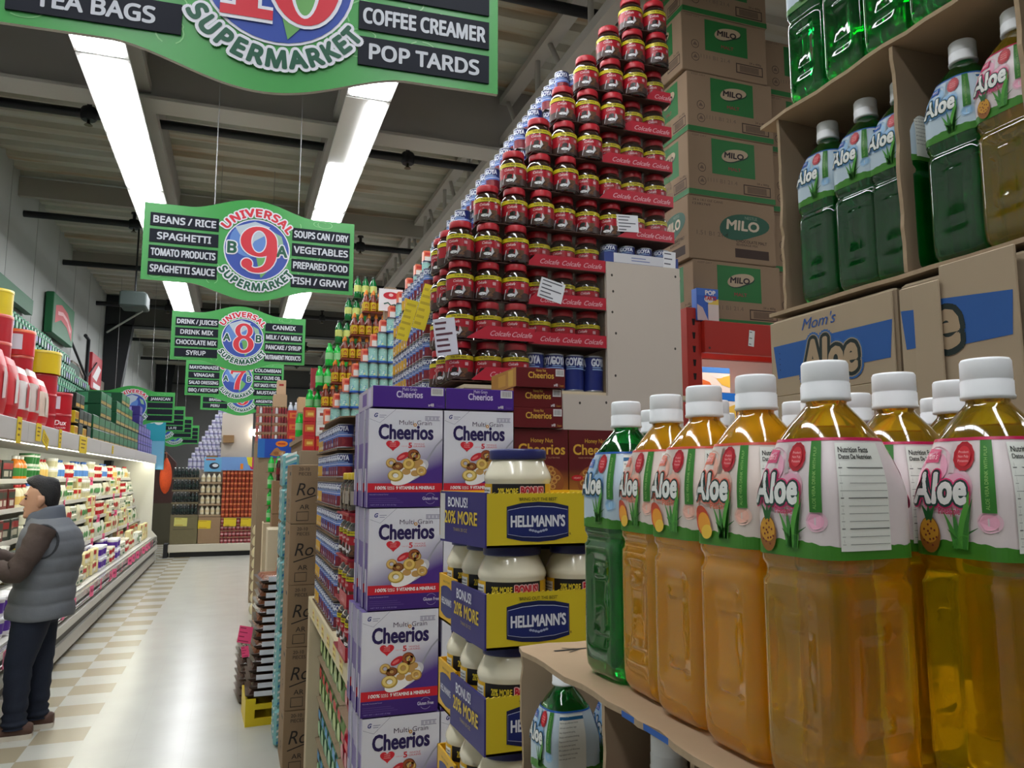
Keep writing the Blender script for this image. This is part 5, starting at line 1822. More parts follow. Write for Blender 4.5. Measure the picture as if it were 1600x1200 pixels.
# ================================================================ farther displays along the right of the aisle
def column_of(proto, n, x, y, z0, dz, lab, group, jit=.004):
    for j in range(n):
        proto.place((x + RND.uniform(-jit, jit), y, z0 + dz * j), lab % ORD[j], group)
def one(mb, name, label, cat, loc=(0, 0, 0), rotz=0, group=None):
    o = mb.build(name) if isinstance(mb, MB) else mb
    o.location = loc
    o.rotation_euler = (0, 0, rotz)
    return tag(o, label, cat, group)
# cartons with dark red bottles on top
for j in range(4):
    one(MB().box(0, 0, 0, .17, .30, .327, C(146, 116, 88, .85, var=.08), .004).box(.02, -.001, .12, .15, 0, .13, C(90, 70, 54, .8)), 'carton', 'brown carton under the dark red bottles, %s from the floor' % ORD[j], 'cardboard box', (.315, 7.45, .40 * 0 + .328 * j), 0, 'brown cartons under the dark red bottles')
one(MB().box(0, 0, 0, .17, .30, .30, C(150, 120, 90, .85), .004), 'carton', 'topmost brown carton under the dark red bottles', 'cardboard box', (.315, 7.45, 1.313))
for k in range(3):
    for d in range(2):
        S3.place((.365 + .06 * k * .85 + .0, 7.49 + .075 * d, 1.614), 'dark red bottle with white cap on the brown cartons, %s, %s row' % (ORD[k], ORD[d]), 'dark red bottles on cartons', scale=(.72, .72, 1.0))
# green bottles in a column of trays
for j in range(4):
    for k in range(2):
        S1.place((.325 + .07 * k, 8.25, 1.20 + .166 * j), 'green bottle in the column beyond the cartons, %s tier, %s' % (ORD[j], ('left', 'right')[k]), 'green bottles in the far column', scale=(.9, .9, .76))
    one(MB().box(-.05, -.05, -.006, .12, .08, -.0005, C(120, 100, 70, .8)), 'cardboard_pad', 'tray pad under the %s tier of far green bottles' % ORD[j], 'cardboard pad', (.325, 8.25, 1.20 + .166 * j), 0, 'pads in the far green column')
one(MB().box(.265, 8.15, 0, .46, 8.45, 1.193, C(206, 190, 160, .6), .004), 'display_block', 'cream block under the far green bottles', 'display base')
# grey blue bags, red boxes, white bags
t = pouch2(.13, .16, .09, (140, 160, 190), (110, 150, 140), (180, 196, 206)).build('snack_bag'); tag(t, 'x', 'bag'); GB = Proto(t)
column_of(GB, 11, .30, 9.5, .003, .162, 'grey blue bag in the tall column, %s from the floor', 'grey blue bags in a column')
t = small_box(.085, .14, .13, (156, 34, 34), (206, 70, 40), (226, 196, 130), 'cookie_box'); tag(t, 'x', 'box'); KB = Proto(t)
column_of(KB, 12, .275, 9.15, .002, .1325, 'red box in the tall column beyond the cartons, %s from the floor', 'red boxes in a column', .003)
t = pouch2(.13, .13, .10, (226, 214, 176), (236, 226, 190), (240, 236, 214)).build('snack_bag'); tag(t, 'x', 'bag'); WB2 = Proto(t)
column_of(WB2, 8, .255, 10.1, .003, .135, 'cream bag in the far low column, %s from the floor', 'cream bags in a column')
one(MB().box(.27, 7.0, 0, .46, 7.40, 1.20, C(206, 192, 164, .6), .004).box(.36, 6.999, .95, .375, 7.0, 1.14, C(70, 56, 44, .8)), 'display_block', 'cream painted block standing in front of the brown cartons', 'display base')
t = pouch2(.09, .14, .06, (220, 110, 50), (190, 40, 40), (230, 170, 90)).build('snack_bag'); tag(t, 'x', 'bag'); OB2 = Proto(t)
for j in range(7):
    OB2.place((.345, 6.35, .003 + .145 * j), 'orange red bag left of the lettered cartons, %s from the floor' % ORD[j], 'orange bags by the lettered cartons')
# big blue poster carton with an orange oval
t = thing('poster_board', 'blue poster board with an orange oval over the far displays', 'poster', (.205, 9.0, 1.862))
MB().box(0, 0, 0, .37, .015, .21, C(36, 76, 176, .4)).build('board', t)
b = MB()
mp = front_map(0, 0, 0, .001)
b.rect(mp, 0, 0, .075, .21, C(44, 110, 190, .4), 1)
b.oval(mp, .255, .155, .066, .034, C(232, 130, 40, .4), 1, 24)
b.rect(mp, .215, .148, .295, .163, C(190, 50, 40, .4), 2)
b.poly(mp, [(.13, .03), (.18, .10), (.21, .115), (.245, .08), (.30, .07), (.285, .03), (.2, .015)], C(176, 120, 70, .5), 1)
b.oval(mp, .20, .05, .03, .02, C(150, 92, 50, .5), 2, 12)
b.oval(mp, .25, .05, .03, .018, C(196, 146, 92, .5), 2, 12)
b.build('print', t)
o = MB().box(.215, 9.02, 0, .57, 9.10, 1.862, CARD, .003).build('carton')
tag(o, 'brown cartons that carry the blue poster board', 'cardboard box')
# trays of reddish cans on brown cartons
def can_tray_far():
    b = MB()
    b.box(0, 0, 0, .20, .30, .032, C(146, 112, 92, .85))
    r = random.Random(4)
    for k in range(5):
        col = r.choice(((150, 50, 56), (176, 90, 90), (206, 200, 206), (130, 40, 50)))
        b.lathe([(.019, .0), (.019, .086), (.017, .09)], C(*col, .35), 10, (.02 + .04 * k, .02, .033))
        b.lathe([(.0192, .080), (.0192, .088)], C(206, 150, 90, .4), 10, (.02 + .04 * k, .02, .033), True, False, False)
    return b
for j in range(4):
    for k in range(2):
        one(can_tray_far(), 'can_tray', 'tray of reddish cans above the blue poster, %s tier, %s' % (ORD[j], ('left', 'right')[k]), 'cardboard tray', (.212 + .208 * k, 10.95, 2.10 + .125 * j), 0, 'trays of reddish cans')
one(MB().box(.21, 10.95, 0, .63, 11.3, 2.099, CARD, .004), 'carton', 'brown cartons under the trays of reddish cans', 'cardboard box')
one(MB().box(.212, 10.95, 2.5985, .625, 11.28, 2.6015, CARD), 'cardboard_pad', 'brown pad on top of the trays of reddish cans', 'cardboard pad')
one(MB().box(.43, 10.96, 0, .61, 11.25, .17, C(176, 146, 116, .8), .003), 'carton', 'pale carton lying on the trays of reddish cans', 'cardboard box', (0, .0, 2.602))
one(MB().box(.475, 10.98, 0, .592, 11.2, .20, C(190, 156, 126, .8), .003).box(.50, 10.979, .12, .56, 10.98, .15, C(160, 50, 44, .6)), 'carton', 'tall narrow carton standing on top of the far cartons', 'cardboard box', (0, 0, 2.773))
t = small_box(.145, .2, .135, (206, 52, 46), (226, 120, 56), (214, 60, 50), 'snack_box'); tag(t, 'x', 'box'); RS = Proto(t)
for j in range(3):
    RS.place((.548, 9.5, 2.03 + .137 * j), 'red snack box with an orange print above the blue poster, %s from the bottom' % ORD[j], 'red snack boxes')
one(MB().box(.545, 9.48, 0, .70, 9.75, 2.029, CARD, .004), 'carton', 'brown cartons under the red snack boxes', 'cardboard box')
one(MB().box(0, 0, 0, .09, .2, .16, C(196, 160, 124, .8), .003), 'carton', 'small pale carton left of the green soda bottles', 'cardboard box', (.555, 8.0, 2.291))
one(MB().box(.55, 7.85, 2.0, .66, 8.25, 2.29, CARD, .004), 'carton', 'brown carton that carries the small pale one beside the soda bottles', 'cardboard box')
# clear bottles seen over the red boxes
t = soda_bottle((190, 196, 206), (220, 220, 226), (160, 170, 190)); 
for k in range(5):
    t.place((.66 + .07 * k, 10.95, 2.46), 'pale clear bottle on the far cartons, %s from the left' % ORD[k], 'pale bottles on far cartons')
one(MB().box(.635, 10.9, 0, 1.05, 11.3, 2.459, CARD, .004), 'carton', 'brown cartons under the pale clear bottles', 'cardboard box')

# ================================================================ end of the aisle
FY = 17.5
t = thing('display_platform', 'low white platform under the displays at the end of the aisle', 'platform', (0, FY, 0))
MB().box(-1.28, 0, .10, .44, .9, .262, C(206, 200, 184, .5), .01).build('plinth', t)
MB().box(-1.24, .05, 0, .40, .85, .099, BLACK).build('kick_plate', t)
MB().box(-1.36, -.06, .0, -1.281, .3, .28, C(30, 30, 32, .6)).build('bumper', t)
one(MB().box(-1.26, 0, 0, -.735, .2, .568, C(112, 104, 76, .8, var=.1), .006).box(-1.2, -.001, .3, -.8, 0, .31, C(80, 74, 56, .8)), 'carton', 'olive brown carton under the dark bottles at the end of the aisle', 'cardboard box', (0, FY + .02, .2625))
one(MB().box(-.72, 0, 0, -.29, .2, .55, C(150, 122, 94, .8, var=.08), .006), 'carton', 'light brown carton under the white bottles at the end of the aisle', 'cardboard box', (0, FY + .02, .2625))
DBT = soda_bottle((22, 34, 36), (226, 226, 222), (40, 54, 50))
WBT = soda_bottle((222, 214, 190), (226, 214, 180), (206, 190, 150))
for j in range(4):
    z = .87 + .256 * j
    one(MB().box(-1.26, 0, 0, -.735, .2, .035, C(120, 108, 84, .8)), 'bottle_tray', 'brown tray under the %s tier of dark bottles' % ORD[j], 'cardboard tray', (0, FY + .03, z - .0365), 0, 'trays of dark bottles')
    for k in range(7):
        DBT.place((-1.215 + .072 * k, FY + .08, z), 'dark bottle at the end of the aisle, %s tier up, %s from left' % (ORD[j], ORD[k]), 'dark bottles at the end of the aisle', rotz=.3 * k)
    z2 = .86 + .226 * j
    one(MB().box(-.725, 0, 0, -.29, .2, .035, C(160, 136, 108, .8)), 'bottle_tray', 'brown tray under the %s tier of white bottles' % ORD[j], 'cardboard tray', (0, FY + .03, z2 - .0365), 0, 'trays of white bottles')
    for k in range(4):
        WBT.place((-.665 + .105 * k, FY + .09, z2), 'white bottle at the end of the aisle, %s tier up, %s from left' % (ORD[j], ORD[k]), 'white bottles at the end of the aisle', scale=(1.3, 1.3, .86))
# cans: lower pink trays, upper red orange cans
def plain_can(rgb, band, R=.036, H=.105):
    b = MB()
    b.lathe([(R, 0), (R, H * .94), (R * .93, H)], C(*rgb, .35), 14)
    b.lathe([(R * 1.02, H * .35), (R * 1.02, H * .66)], C(*band, .4), 14, (0, 0, 0), True, False, False)
    o = b.build('food_can')
    tag(o, 'x', 'can')
    return Proto(o)
RC = plain_can((170, 62, 42), (226, 140, 90))
PK = plain_can((150, 56, 64), (206, 160, 160))
WC = plain_can((206, 204, 222), (150, 146, 190), .042, .118)
for j in range(4):
    for k in range(9):
        PK.place((-.25 + .078 * k, FY + .07, .2635 + .135 * j), 'pink labelled can at the end of the aisle, %s tier, %s from the left' % (ORD[j], ORD[k]), 'pink cans at the end of the aisle')
    one(MB().box(-.29, .02, 0, .42, .3, .022, C(150, 110, 90, .8)), 'cardboard_pad', 'pad over the %s tier of pink cans' % ORD[j], 'cardboard pad', (0, FY, .2635 + .135 * j + .1065), 0, 'pads between the pink cans')
for j in range(9):
    for k in range(9):
        RC.place((-.25 + .078 * k, FY + .07, .806 + .1085 * j), 'red orange can at the end of the aisle, %s tier, %s from the left' % (ORD[j], ORD[k]), 'red orange cans at the end of the aisle')
    one(MB().box(-.29, .02, 0, .42, .3, .0022, C(150, 110, 90, .8)), 'cardboard_pad', 'thin pad over the %s tier of red orange cans' % ORD[j], 'cardboard pad', (0, FY, .806 + .1085 * j + .1056), 0, 'pads between the red orange cans')
for x, z, lab in ((-1.06, .72, 'pale yellow sign on the olive carton'), (-.60, .66, 'yellow sign on the light brown carton'), (-.10, .70, 'yellow sign on the pink cans, left one'), (.24, .69, 'yellow sign on the pink cans, right one')):
    paper('price_sign', (x, FY - .004 if x > -.2 else FY + .018, z), .25, .17, (0, .04, 0), lab + ' at the end of the aisle', 2, (222, 196, 40) if x > -.9 else (206, 200, 110), (170, 130, 30), 'price sign')
# stepped wall of pale cans and its cream end panel
one(MB().box(-.97, FY + .25, .2625, .42, FY + .85, 1.80, C(170, 160, 150, .7)), 'display_block', 'block behind the bottles that carries the pale cans', 'display base')
o = MB().box(-.345, FY + .22, 1.82, .285, FY + .245, 3.02, PANEL).build('end_panel')
tag(o, 'cream end panel at the end of the aisle beside the pale cans', 'panel')
one(MB().box(-.345, FY + .22, .262, .285, FY + .245, 1.819, PANEL), 'end_panel', 'lower part of the far cream end panel, behind the cans', 'panel')
for j in range(11):
    x0 = -.95 + .062 * max(0, j - 1)
    k = 0
    while x0 + .088 * k < (-.06 if j > 6 else -.33):
        WC.place((x0 + .088 * k, FY + .29 if x0 + .088 * k < -.40 else FY + .29, 1.801 + .119 * j), 'pale lilac can in the far stepped wall, %s tier up, %s from the left' % (ORD[j], ORD[k]), 'pale cans in the far stepped wall')
        k += 1
for x, z in ((-.20, 2.46), (-.52, 2.02)):
    one(MB().box(-.11, 0, -.08, .11, .1, .08, C(150, 116, 80, .8), .004), 'carton', 'small brown carton in front of the far pale cans, %s one' % ('upper' if z > 2.2 else 'lower'), 'cardboard box', (x, FY + (.1205 if x > -.3 else .1485), z))
t = thing('poster_board', 'light blue poster above the white bottles at the end of the aisle', 'poster', (-.66, FY + .05, 1.76))
MB().box(0, 0, 0, .34, .012, .30, C(110, 176, 220, .4)).build('board', t)
b = MB()
mp = front_map(0, 0, 0, .0015)
b.oval(mp, .2, .12, .10, .07, C(40, 50, 70, .4), 1, 16)
b.oval(mp, .22, .13, .06, .035, C(220, 226, 236, .4), 2, 16)
b.rect(mp, .03, .24, .22, .27, C(206, 90, 60, .4), 1)
b.build('print', t)
t = thing('poster_board', 'blue poster with a yellow and pink corner above the red orange cans', 'poster', (-.32, FY + .05, 1.79))
MB().box(0, 0, 0, .74, .012, .28, C(120, 160, 220, .4)).build('board', t)
b = MB()
b.poly(mp, [(.52, .28), (.74, .28), (.74, .0), (.60, .02), (.54, .14)], C(206, 40, 110, .4), 1)
b.poly(mp, [(.50, .28), (.62, .28), (.62, .06), (.54, .12)], C(226, 210, 50, .4), 2)
b.rect(mp, .38, .02, .44, .14, C(226, 130, 50, .4), 1)
b.build('print', t)
t = thing('spot_lamp', 'small bright lamp right of the far cream panel', 'lamp', (.36, FY + .15, 2.52))
MB().lathe([(.02, 0), (.075, .04), (.085, .1), (.05, .16)], EMIT(255, 250, 235, 14.0), 14).build('bulb', t)
MB().tube([(0, 0, .15), (0, 0, 2.55)], .008, BLACK, 5).build('cord', t)
# orange net bag that hangs from the end of the chilled case
t = thing('net_bag', 'long orange net bag hanging at the far end of the chilled case', 'bag', (-1.33, CY1 + .16, 1.32))
b = MB()
pr = []
for k in range(15):
    f = k / 14
    pr.append((.02 + .10 * sin(pi * min(1, f * 1.05)) ** .6 * (1.0 - .1 * f), .70 * f))
b.lathe(pr, C(206, 76, 30, .7, var=.35, vs=60, bump=.8, bs=70), 14)
b.build('bag_body', t)
MB().tube([(0, 0, .69), (0, -.05, .80), (-.1, -.10, .80)], .008, C(190, 120, 90, .6), 6).build('strap', t)
# dark goods seen over the far end
one(MB().loft([[(-.45 + x, y, z) for x, y in ((0, 0), (.9, 0), (.9, .4), (0, .4))] for z in (1.0, 2.0)] + [[(-.2 + x, y, 2.28) for x, y in ((0, 0), (.4, 0), (.4, .4), (0, .4))]], C(70, 44, 40, .7, var=.3, vs=6), False).box(-.5, 0, 0, .5, .5, 1.0, C(80, 76, 60, .8)), 'display_stand', 'dark brown display far beyond the end of the chilled case', 'display', (-1.9, FY + 3.5, 0))
# goods in the neighbouring area that close the view between the pyramids
one(MB().box(1.6, 12, 0, 3.2, 12.6, 3.2, C(120, 40, 44, .7, var=.2, vs=3)).box(1.55, 11.98, 3.0, 3.25, 12, 3.3, C(130, 30, 36, .6)), 'display_stand', 'dark red display wall beyond the green bottles', 'display', (-.55, 0, 0))

# ================================================================ near right: drink bottles in torn cardboard trays
def GRAD(ca, cb, z0, z1, kx=0.0, rough=.4):
    """printed blend from colour a (at z0) to colour b (at z1) in the object's own height"""
    k = ('grad', ca, cb, z0, z1, kx)
    if k in MATS:
        return MATS[k]
    m = bpy.data.materials.new('printed_blend')
    m.use_nodes = True
    nt = m.node_tree
    tc = nt.nodes.new('ShaderNodeTexCoord')
    sp = nt.nodes.new('ShaderNodeSeparateXYZ')
    nt.links.new(tc.outputs['Object'], sp.inputs[0])
    mu = nt.nodes.new('ShaderNodeMath'); mu.operation = 'MULTIPLY_ADD'
    nt.links.new(sp.outputs['X'], mu.inputs[0]); mu.inputs[1].default_value = kx
    nt.links.new(sp.outputs['Z'], mu.inputs[2])
    mr = nt.nodes.new('ShaderNodeMapRange')
    nt.links.new(mu.outputs[0], mr.inputs['Value'])
    mr.inputs['From Min'].default_value = z0
    mr.inputs['From Max'].default_value = z1
    mx = nt.nodes.new('ShaderNodeMix'); mx.data_type = 'RGBA'
    nt.links.new(mr.outputs['Result'], mx.inputs['Factor'])
    mx.inputs['A'].default_value = tuple(lin(c) for c in ca) + (1,)
    mx.inputs['B'].default_value = tuple(lin(c) for c in cb) + (1,)
    p = nt.nodes['Principled BSDF']
    nt.links.new(mx.outputs['Result'], p.inputs['Base Color'])
    p.inputs['Roughness'].default_value = rough
    MATS[k] = m
    return m

BW = .039                                   # half width of a drink bottle
BPROF = [(.000, .029), (.003, .034), (.010, .0378), (.020, .0388), (.030, BW), (.0305, BW), (.036, BW), (.042, BW), (.046, BW), (.049, BW), (.052, BW), (.055, BW), (.058, BW), (.080, BW), (.100, BW), (.106, BW), (.109, BW), (.112, BW), (.115, BW), (.118, BW), (.124, BW), (.130, BW),
         (.138, BW), (.141, .0372), (.1455, .0366), (.149, .0375), (.152, BW), (.157, BW), (.170, BW), (.185, BW), (.203, BW), (.213, .0378), (.224, .0352), (.238, .0312), (.250, .0246), (.259, .0175), (.263, .0142), (.272, .0132), (.284, .0132)]
def bhalf(z):
    for i in range(len(BPROF) - 1):
        a, b = BPROF[i], BPROF[i + 1]
        if a[0] <= z <= b[0]:
            return a[1] + (b[1] - a[1]) * (z - a[0]) / max(1e-9, b[0] - a[0])
    return BPROF[-1][1]
def bcorner(z):
    return .40 if z < .2 else min(1.0, .40 + (z - .2) / .062 * .62)
def bring(z):
    hw, c = bhalf(z), bcorner(z)
    rc = hw * c
    a = hw - rc
    pts = []
    panel = .040 < z < .126
    rib = z in (.049, .055, .109, .115)
    ridge = z in (.036, .130) or .139 < z < .149
    for q in range(4):
        R = Matrix.Rotation(q * pi / 2, 2)
        loc = []
        for i in range(7):
            t = -a + 2 * a * i / 6
            d = hw - (.0004 if rib and 2 <= i <= 4 else .0022 if panel and 1 <= i <= 5 else 0)
            loc.append((d, t))
        for i in range(1, 7):
            t = pi / 2 * i / 7
            loc.append((a + rc * cos(t), a + rc * sin(t)))
        for p in loc:
            v = R @ Vector(p)
            pts.append((v.x, v.y, z))
    return pts
PER_C = .40
def label_map(u, v, l=1):
    """u along the waist of the bottle, 0 in the middle of the face towards -X, growing towards the face -Y"""
    hw = BW
    rc = hw * PER_C
    a = hw - rc
    L = 2 * a + pi / 2 * rc
    q = math.floor((u + L / 2) / L)
    t = u + L / 2 - q * L                      # 0..L: from the middle of one corner over the face to the next
    if t < pi / 4 * rc:
        an = -pi / 4 + t / rc
        p = (a + rc * cos(an), -a + rc * sin(an)); n = (cos(an), sin(an))
    elif t < pi / 4 * rc + 2 * a:
        p = (hw, -a + t - pi / 4 * rc); n = (1, 0)
    else:
        an = (t - pi / 4 * rc - 2 * a) / rc
        p = (a + rc * cos(an), a + rc * sin(an)); n = (cos(an), sin(an))
    hz, c = bhalf(v), bcorner(v)
    # blend towards the rounder outline of the shoulder
    k = hz / hw
    R = Matrix.Rotation(pi + q * pi / 2, 2)
    P = R @ Vector(p)
    Nn = R @ Vector(n)
    P = P * k
    if c > PER_C:
        rc2, a2 = hz * c, hz * (1 - c)
        # distance from the axis on the true outline in this direction
        d = P.normalized()
        lo, hi = 0.0, hz * 1.5
        for _ in range(24):
            m_ = (lo + hi) / 2
            x, y = abs(d.x * m_), abs(d.y * m_)
            ins = x <= hz and y <= hz and (x <= a2 or y <= a2 or (x - a2) ** 2 + (y - a2) ** 2 <= rc2 * rc2)
            lo, hi = (m_, hi) if ins else (lo, m_)
        P = d * lo
    return Vector((P.x + Nn.x * l * .0005, P.y + Nn.y * l * .0005, v))
LABZ0, LABZ1 = .1575, .2375
def drink_label(kind):
    bgs = {'plain': ((190, 208, 220), (150, 192, 226), (36, 92, 172), (40, 96, 180)),
           'peach': ((222, 208, 198), (244, 188, 168), (214, 80, 60), (226, 110, 80)),
           'pine': ((224, 212, 212), (242, 176, 200), (196, 30, 84), (206, 50, 104)),
           'berry': ((222, 206, 208), (226, 150, 160), (170, 20, 40), (190, 40, 60))}
    bg, cloud, edge, badge = bgs[kind]
    b = MB()
    mp = label_map
    G = lambda c, r=.3: C(*c, r)
    nU = 64
    full = 4 * (2 * BW * (1 - PER_C) + pi / 2 * BW * PER_C)
    vsteps = [LABZ0, .17, .185, .2, .208, .216, .224, .231, LABZ1]
    vs, fs = [], []
    for v in vsteps:
        for i in range(nU):
            vs.append(mp(full * i / nU, v, 1))
    for j in range(len(vsteps) - 1):
        for i in range(nU):
            k = (i + 1) % nU
            fs.append((j * nU + i, j * nU + k, (j + 1) * nU + k, (j + 1) * nU + i))
    b.add(vs, fs, G(bg), True)
    b.rect(mp, 0, .2362, full, LABZ1 + .0008, G(edge), 1.6, 64, 1)
    # grass along the foot of the label
    gr, gr2 = C(64, 128, 40, .35), C(38, 96, 34, .35)
    top = [(full * i / 96, .1672 + .0012 * sin(i * .35) + .0005 * sin(i * 1.7)) for i in range(97)]
    for i in range(96):
        b.add([mp(top[i][0], LABZ0 - .0004, 1.8), mp(top[i + 1][0], LABZ0 - .0004, 1.8), mp(*top[i + 1], 1.8), mp(*top[i], 1.8)], [(0, 1, 2, 3)], gr, True)
    for half in (0, 1):
        o = half * full / 2 - .003
        # soft colour patches
        for (u, v, ru, rv) in ((-.014, .218, .018, .015), (.008, .205, .012, .012), (-.004, .196, .022, .009), (.030, .182, .008, .007)):
            for k in range(2):
                b.oval(mp, o + u, v, ru * (1 - .25 * k), rv * (1 - .25 * k), G(tuple(int(bg[i] + (cloud[i] - bg[i]) * (.55 + .45 * k)) for i in range(3))), 2 + .3 * k, 22)
            b.rect(mp, o + .001, .214, o + .0055, .2345, G(bg), 2.8, 1, 4)
        # red seal
        n = 24
        pts = [(o + .013 + (.0088 + .0005 * (i % 2)) * cos(2 * pi * i / n), .2255 + (.0098 + .0005 * (i % 2)) * sin(2 * pi * i / n)) for i in range(n)]
        b.poly(mp, pts, C(176, 24, 40, .35), 3)
        b.oval(mp, o + .013, .2255, .0060, .0070, C(206, 44, 56, .35), 3.4)
        for k, s_ in enumerate(('Product', 'Non Pulp', 'Potassio')):
            b.text(mp, s_, o + .013, .2275 - .003 * k, .0017, C(244, 190, 190, .5), w=.0088, l=3.8)
        # green upright strip with small writing
        b.rect(mp, o + .0265, .188, o + .0350, .2360, C(52, 122, 42, .35), 3, 3, 8)
        b.text(mp, 'ALOE VERA DRINK WITH PULP', o + .0315, .190, .0022, C(150, 196, 110, .5), w=.042, l=3.5, rot=pi / 2, al='l')
        # badge and name
        b.poly(mp, [(o - .025, .2215), (o - .009, .2215), (o - .008, .2305), (o - .024, .2315)], G(badge), 3)
        b.text(mp, "Mom's", o - .0165, .2238, .0045, C(250, 220, 224, .5), w=.0125, shear=.3, l=3.5)
        halo = {'plain': (92, 150, 210), 'peach': (240, 120, 100), 'pine': (226, 60, 120), 'berry': (214, 60, 80)}[kind]
        b.text(mp, 'Aloe', o - .006, .1935, .0205, G(halo), w=.0430, bold=.15, shear=.12, l=4, spacing=1.08)
        b.text(mp, 'Aloe', o - .006, .1935, .0205, C(30, 66, 60, .35), w=.0430, bold=.11, shear=.12, l=4.5, spacing=1.08)
        b.text(mp, 'Aloe', o - .006, .1938, .0200, C(238, 240, 236, .35), w=.0430, bold=.05, shear=.12, l=5, spacing=1.08)
        fl = {'plain': 'Original', 'peach': 'Peach', 'pine': 'Pineapple', 'berry': 'Berry'}[kind]
        if kind != 'plain':
            b.text(mp, fl, o + .002, .1862, .0044, G(badge), w=.017, bold=.02, l=5)
        # aloe plant
        for (x0, x1, z1, w, cc) in ((.004, .0235, .178, .0028, gr2), (.006, -.003, .188, .004, C(74, 150, 60, .35)), (.008, .0045, .191, .0046, C(60, 130, 56, .35)), (.011, .0185, .2020, .0080, C(84, 160, 60, .35)), (.0125, .0205, .197, .0036, C(44, 110, 44, .35)), (.009, .000, .176, .003, gr2)):
            pts = [(o + x0 + (x1 - x0) * (t ** 1.6), LABZ0 + .006 + (z1 - LABZ0 - .006) * t) for t in (0, .25, .5, .75, 1)]
            b.stroke(mp, pts, [w, w * 1.1, w * .9, w * .5, .0003], cc, 5)
        # fruit
        if kind == 'pine':
            b.oval(mp, o - .0150, .1715, .0086, .0125, C(150, 96, 40, .4), 5)
            b.oval(mp, o - .0150, .1745, .0074, .0086, C(206, 150, 50, .4), 5.3)
            for i in range(14):
                b.oval(mp, o - .0150 + .0060 * cos(i * 2.4) * (i / 14) ** .5, .172 + .0100 * sin(i * 2.4) * (i / 14) ** .5, .0009, .0009, C(120, 50, 40, .4), 5.6, 6)
            for d in (-.004, 0, .004):
                b.stroke(mp, [(o - .0150, .182), (o - .0150 + d * 1.3, .1915)], [.005, .0008], C(40, 100, 50, .4), 5.4)
        elif kind == 'peach':
            b.oval(mp, o - .0175, .1760, .0092, .0130, C(206, 74, 44, .4), 5, rot=.5)
            b.oval(mp, o - .0150, .1735, .0078, .0098, C(236, 160, 52, .4), 5.3, rot=.5)
            b.oval(mp, o - .0120, .1675, .0072, .0056, C(240, 196, 70, .4), 5.6, rot=.3)
        elif kind == 'berry':
            b.oval(mp, o - .015, .172, .0075, .0095, C(180, 30, 40, .4), 5)
        # nutrition panel
        u0, u1 = o + .045, o + .086
        pm = C(232, 234, 226, .4)
        ink = C(60, 62, 60, .6)
        b.rect(mp, u0, .163, u1, .2345, pm, 2.8, 10, 8)
        if kind != 'plain':
            b.text(mp, 'Nutrition Facts', u0 + .002, .2280, .0036, ink, w=.028, bold=.03, al='l', l=3.4)
            b.text(mp, 'Datos De Nutricion', u0 + .002, .2236, .0030, ink, w=.030, bold=.03, al='l', l=3.4)
            rows = ['Serving Size 8 oz', 'Calories', 'Total Fat 0g', 'Sodium', 'Total Carb', 'Sugars', 'Protein 0g', 'Vitamin C', 'Calcium', 'Iron', 'Not a source of']
            for k, s_ in enumerate(rows):
                v = .2185 - .0050 * k
                b.text(mp, s_, u0 + .002, v, .0030, ink, al='l', l=3.4, sx=.0026, bold=.03)
                b.text(mp, '%d%%' % ((k * 7) % 10), u1 - .002, v, .0018, ink, al='r', l=3.4, sx=.0026, bold=.03)
                b.rect(mp, u0 + .001, v - .0013, u1 - .001, v - (.0010 if k % 4 else .0006), C(110, 112, 108, .6), 3.4, 4, 1)
        else:
            b.rect(mp, u0, .2280, u1, .2320, C(44, 104, 150, .4), 3.4, 4, 1)
            rows = ['Aloe vera gel, purified water, fructose,', 'citric acid, natural flavor, sugar,', 'keep refrigerated after opening.', 'Shake well before drinking.', 'Please do not drink if the seal is broken', 'or the cap has been opened.', 'Product of Korea', 'Ingredients: aloe vera pulp,', 'aloe vera gel, water, honey.']
            for k, s_ in enumerate(rows):
                b.text(mp, s_, u0 + .001, .2240 - .0055 * k, .0020, ink, w=.030 - .003 * (k % 3), al='l', l=3.4)
    return b
LIQ = {'green': GLASS(6, 178, 62, .94, .08, 1.33), 'orange': GLASS(255, 184, 14, .64, .12, 1.33), 'yellow': GLASS(244, 194, 24, .84, .10, 1.33),
       'olive': GLASS(222, 184, 20, .86, .10, 1.33), 'red': GLASS(206, 40, 40, .6, .15, 1.33), 'pink': GLASS(214, 170, 160, .7, .14, 1.33)}
CAPM = C(238, 240, 242, .42, spec=.5)
def cap_mesh():
    b = MB()
    b.lathe([(.0150, .2655), (.0172, .2660), (.0174, .2680), (.0168, .2690), (.0168, .2785), (.0163, .2790), (.0163, .2800), (.0165, .2806), (.0163, .2925), (.0152, .2945), (.0110, .2950)], CAPM, 30)
    return b
LABELS = {}
BOTTLE = {}
def bottle(liq, lab):
    k = (liq, lab)
    if k not in BOTTLE:
        t = thing('drink_bottle', 'square drink bottle', 'bottle')
        b = MB()
        b.loft([bring(z) for z, _ in BPROF], LIQ[liq], True)
        b.build('bottle_body', t)
        if lab not in LABELS:
            LABELS[lab] = drink_label(lab).build('label', t)
        else:
            o = LABELS[lab].copy()
            COL.objects.link(o)
            o.parent = t
        if 'cap' not in LABELS:
            LABELS['cap'] = cap_mesh().build('cap', t)
        else:
            o = LABELS['cap'].copy()
            COL.objects.link(o)
            o.parent = t
        BOTTLE[k] = Proto(t)
    return BOTTLE[k]
ZB = 1.4385
g = 'drink bottles standing on the cardboard tray'
cname = {'green': 'green', 'orange': 'orange', 'yellow': 'yellow', 'olive': 'olive yellow', 'pink': 'pale pink', 'red': 'red'}
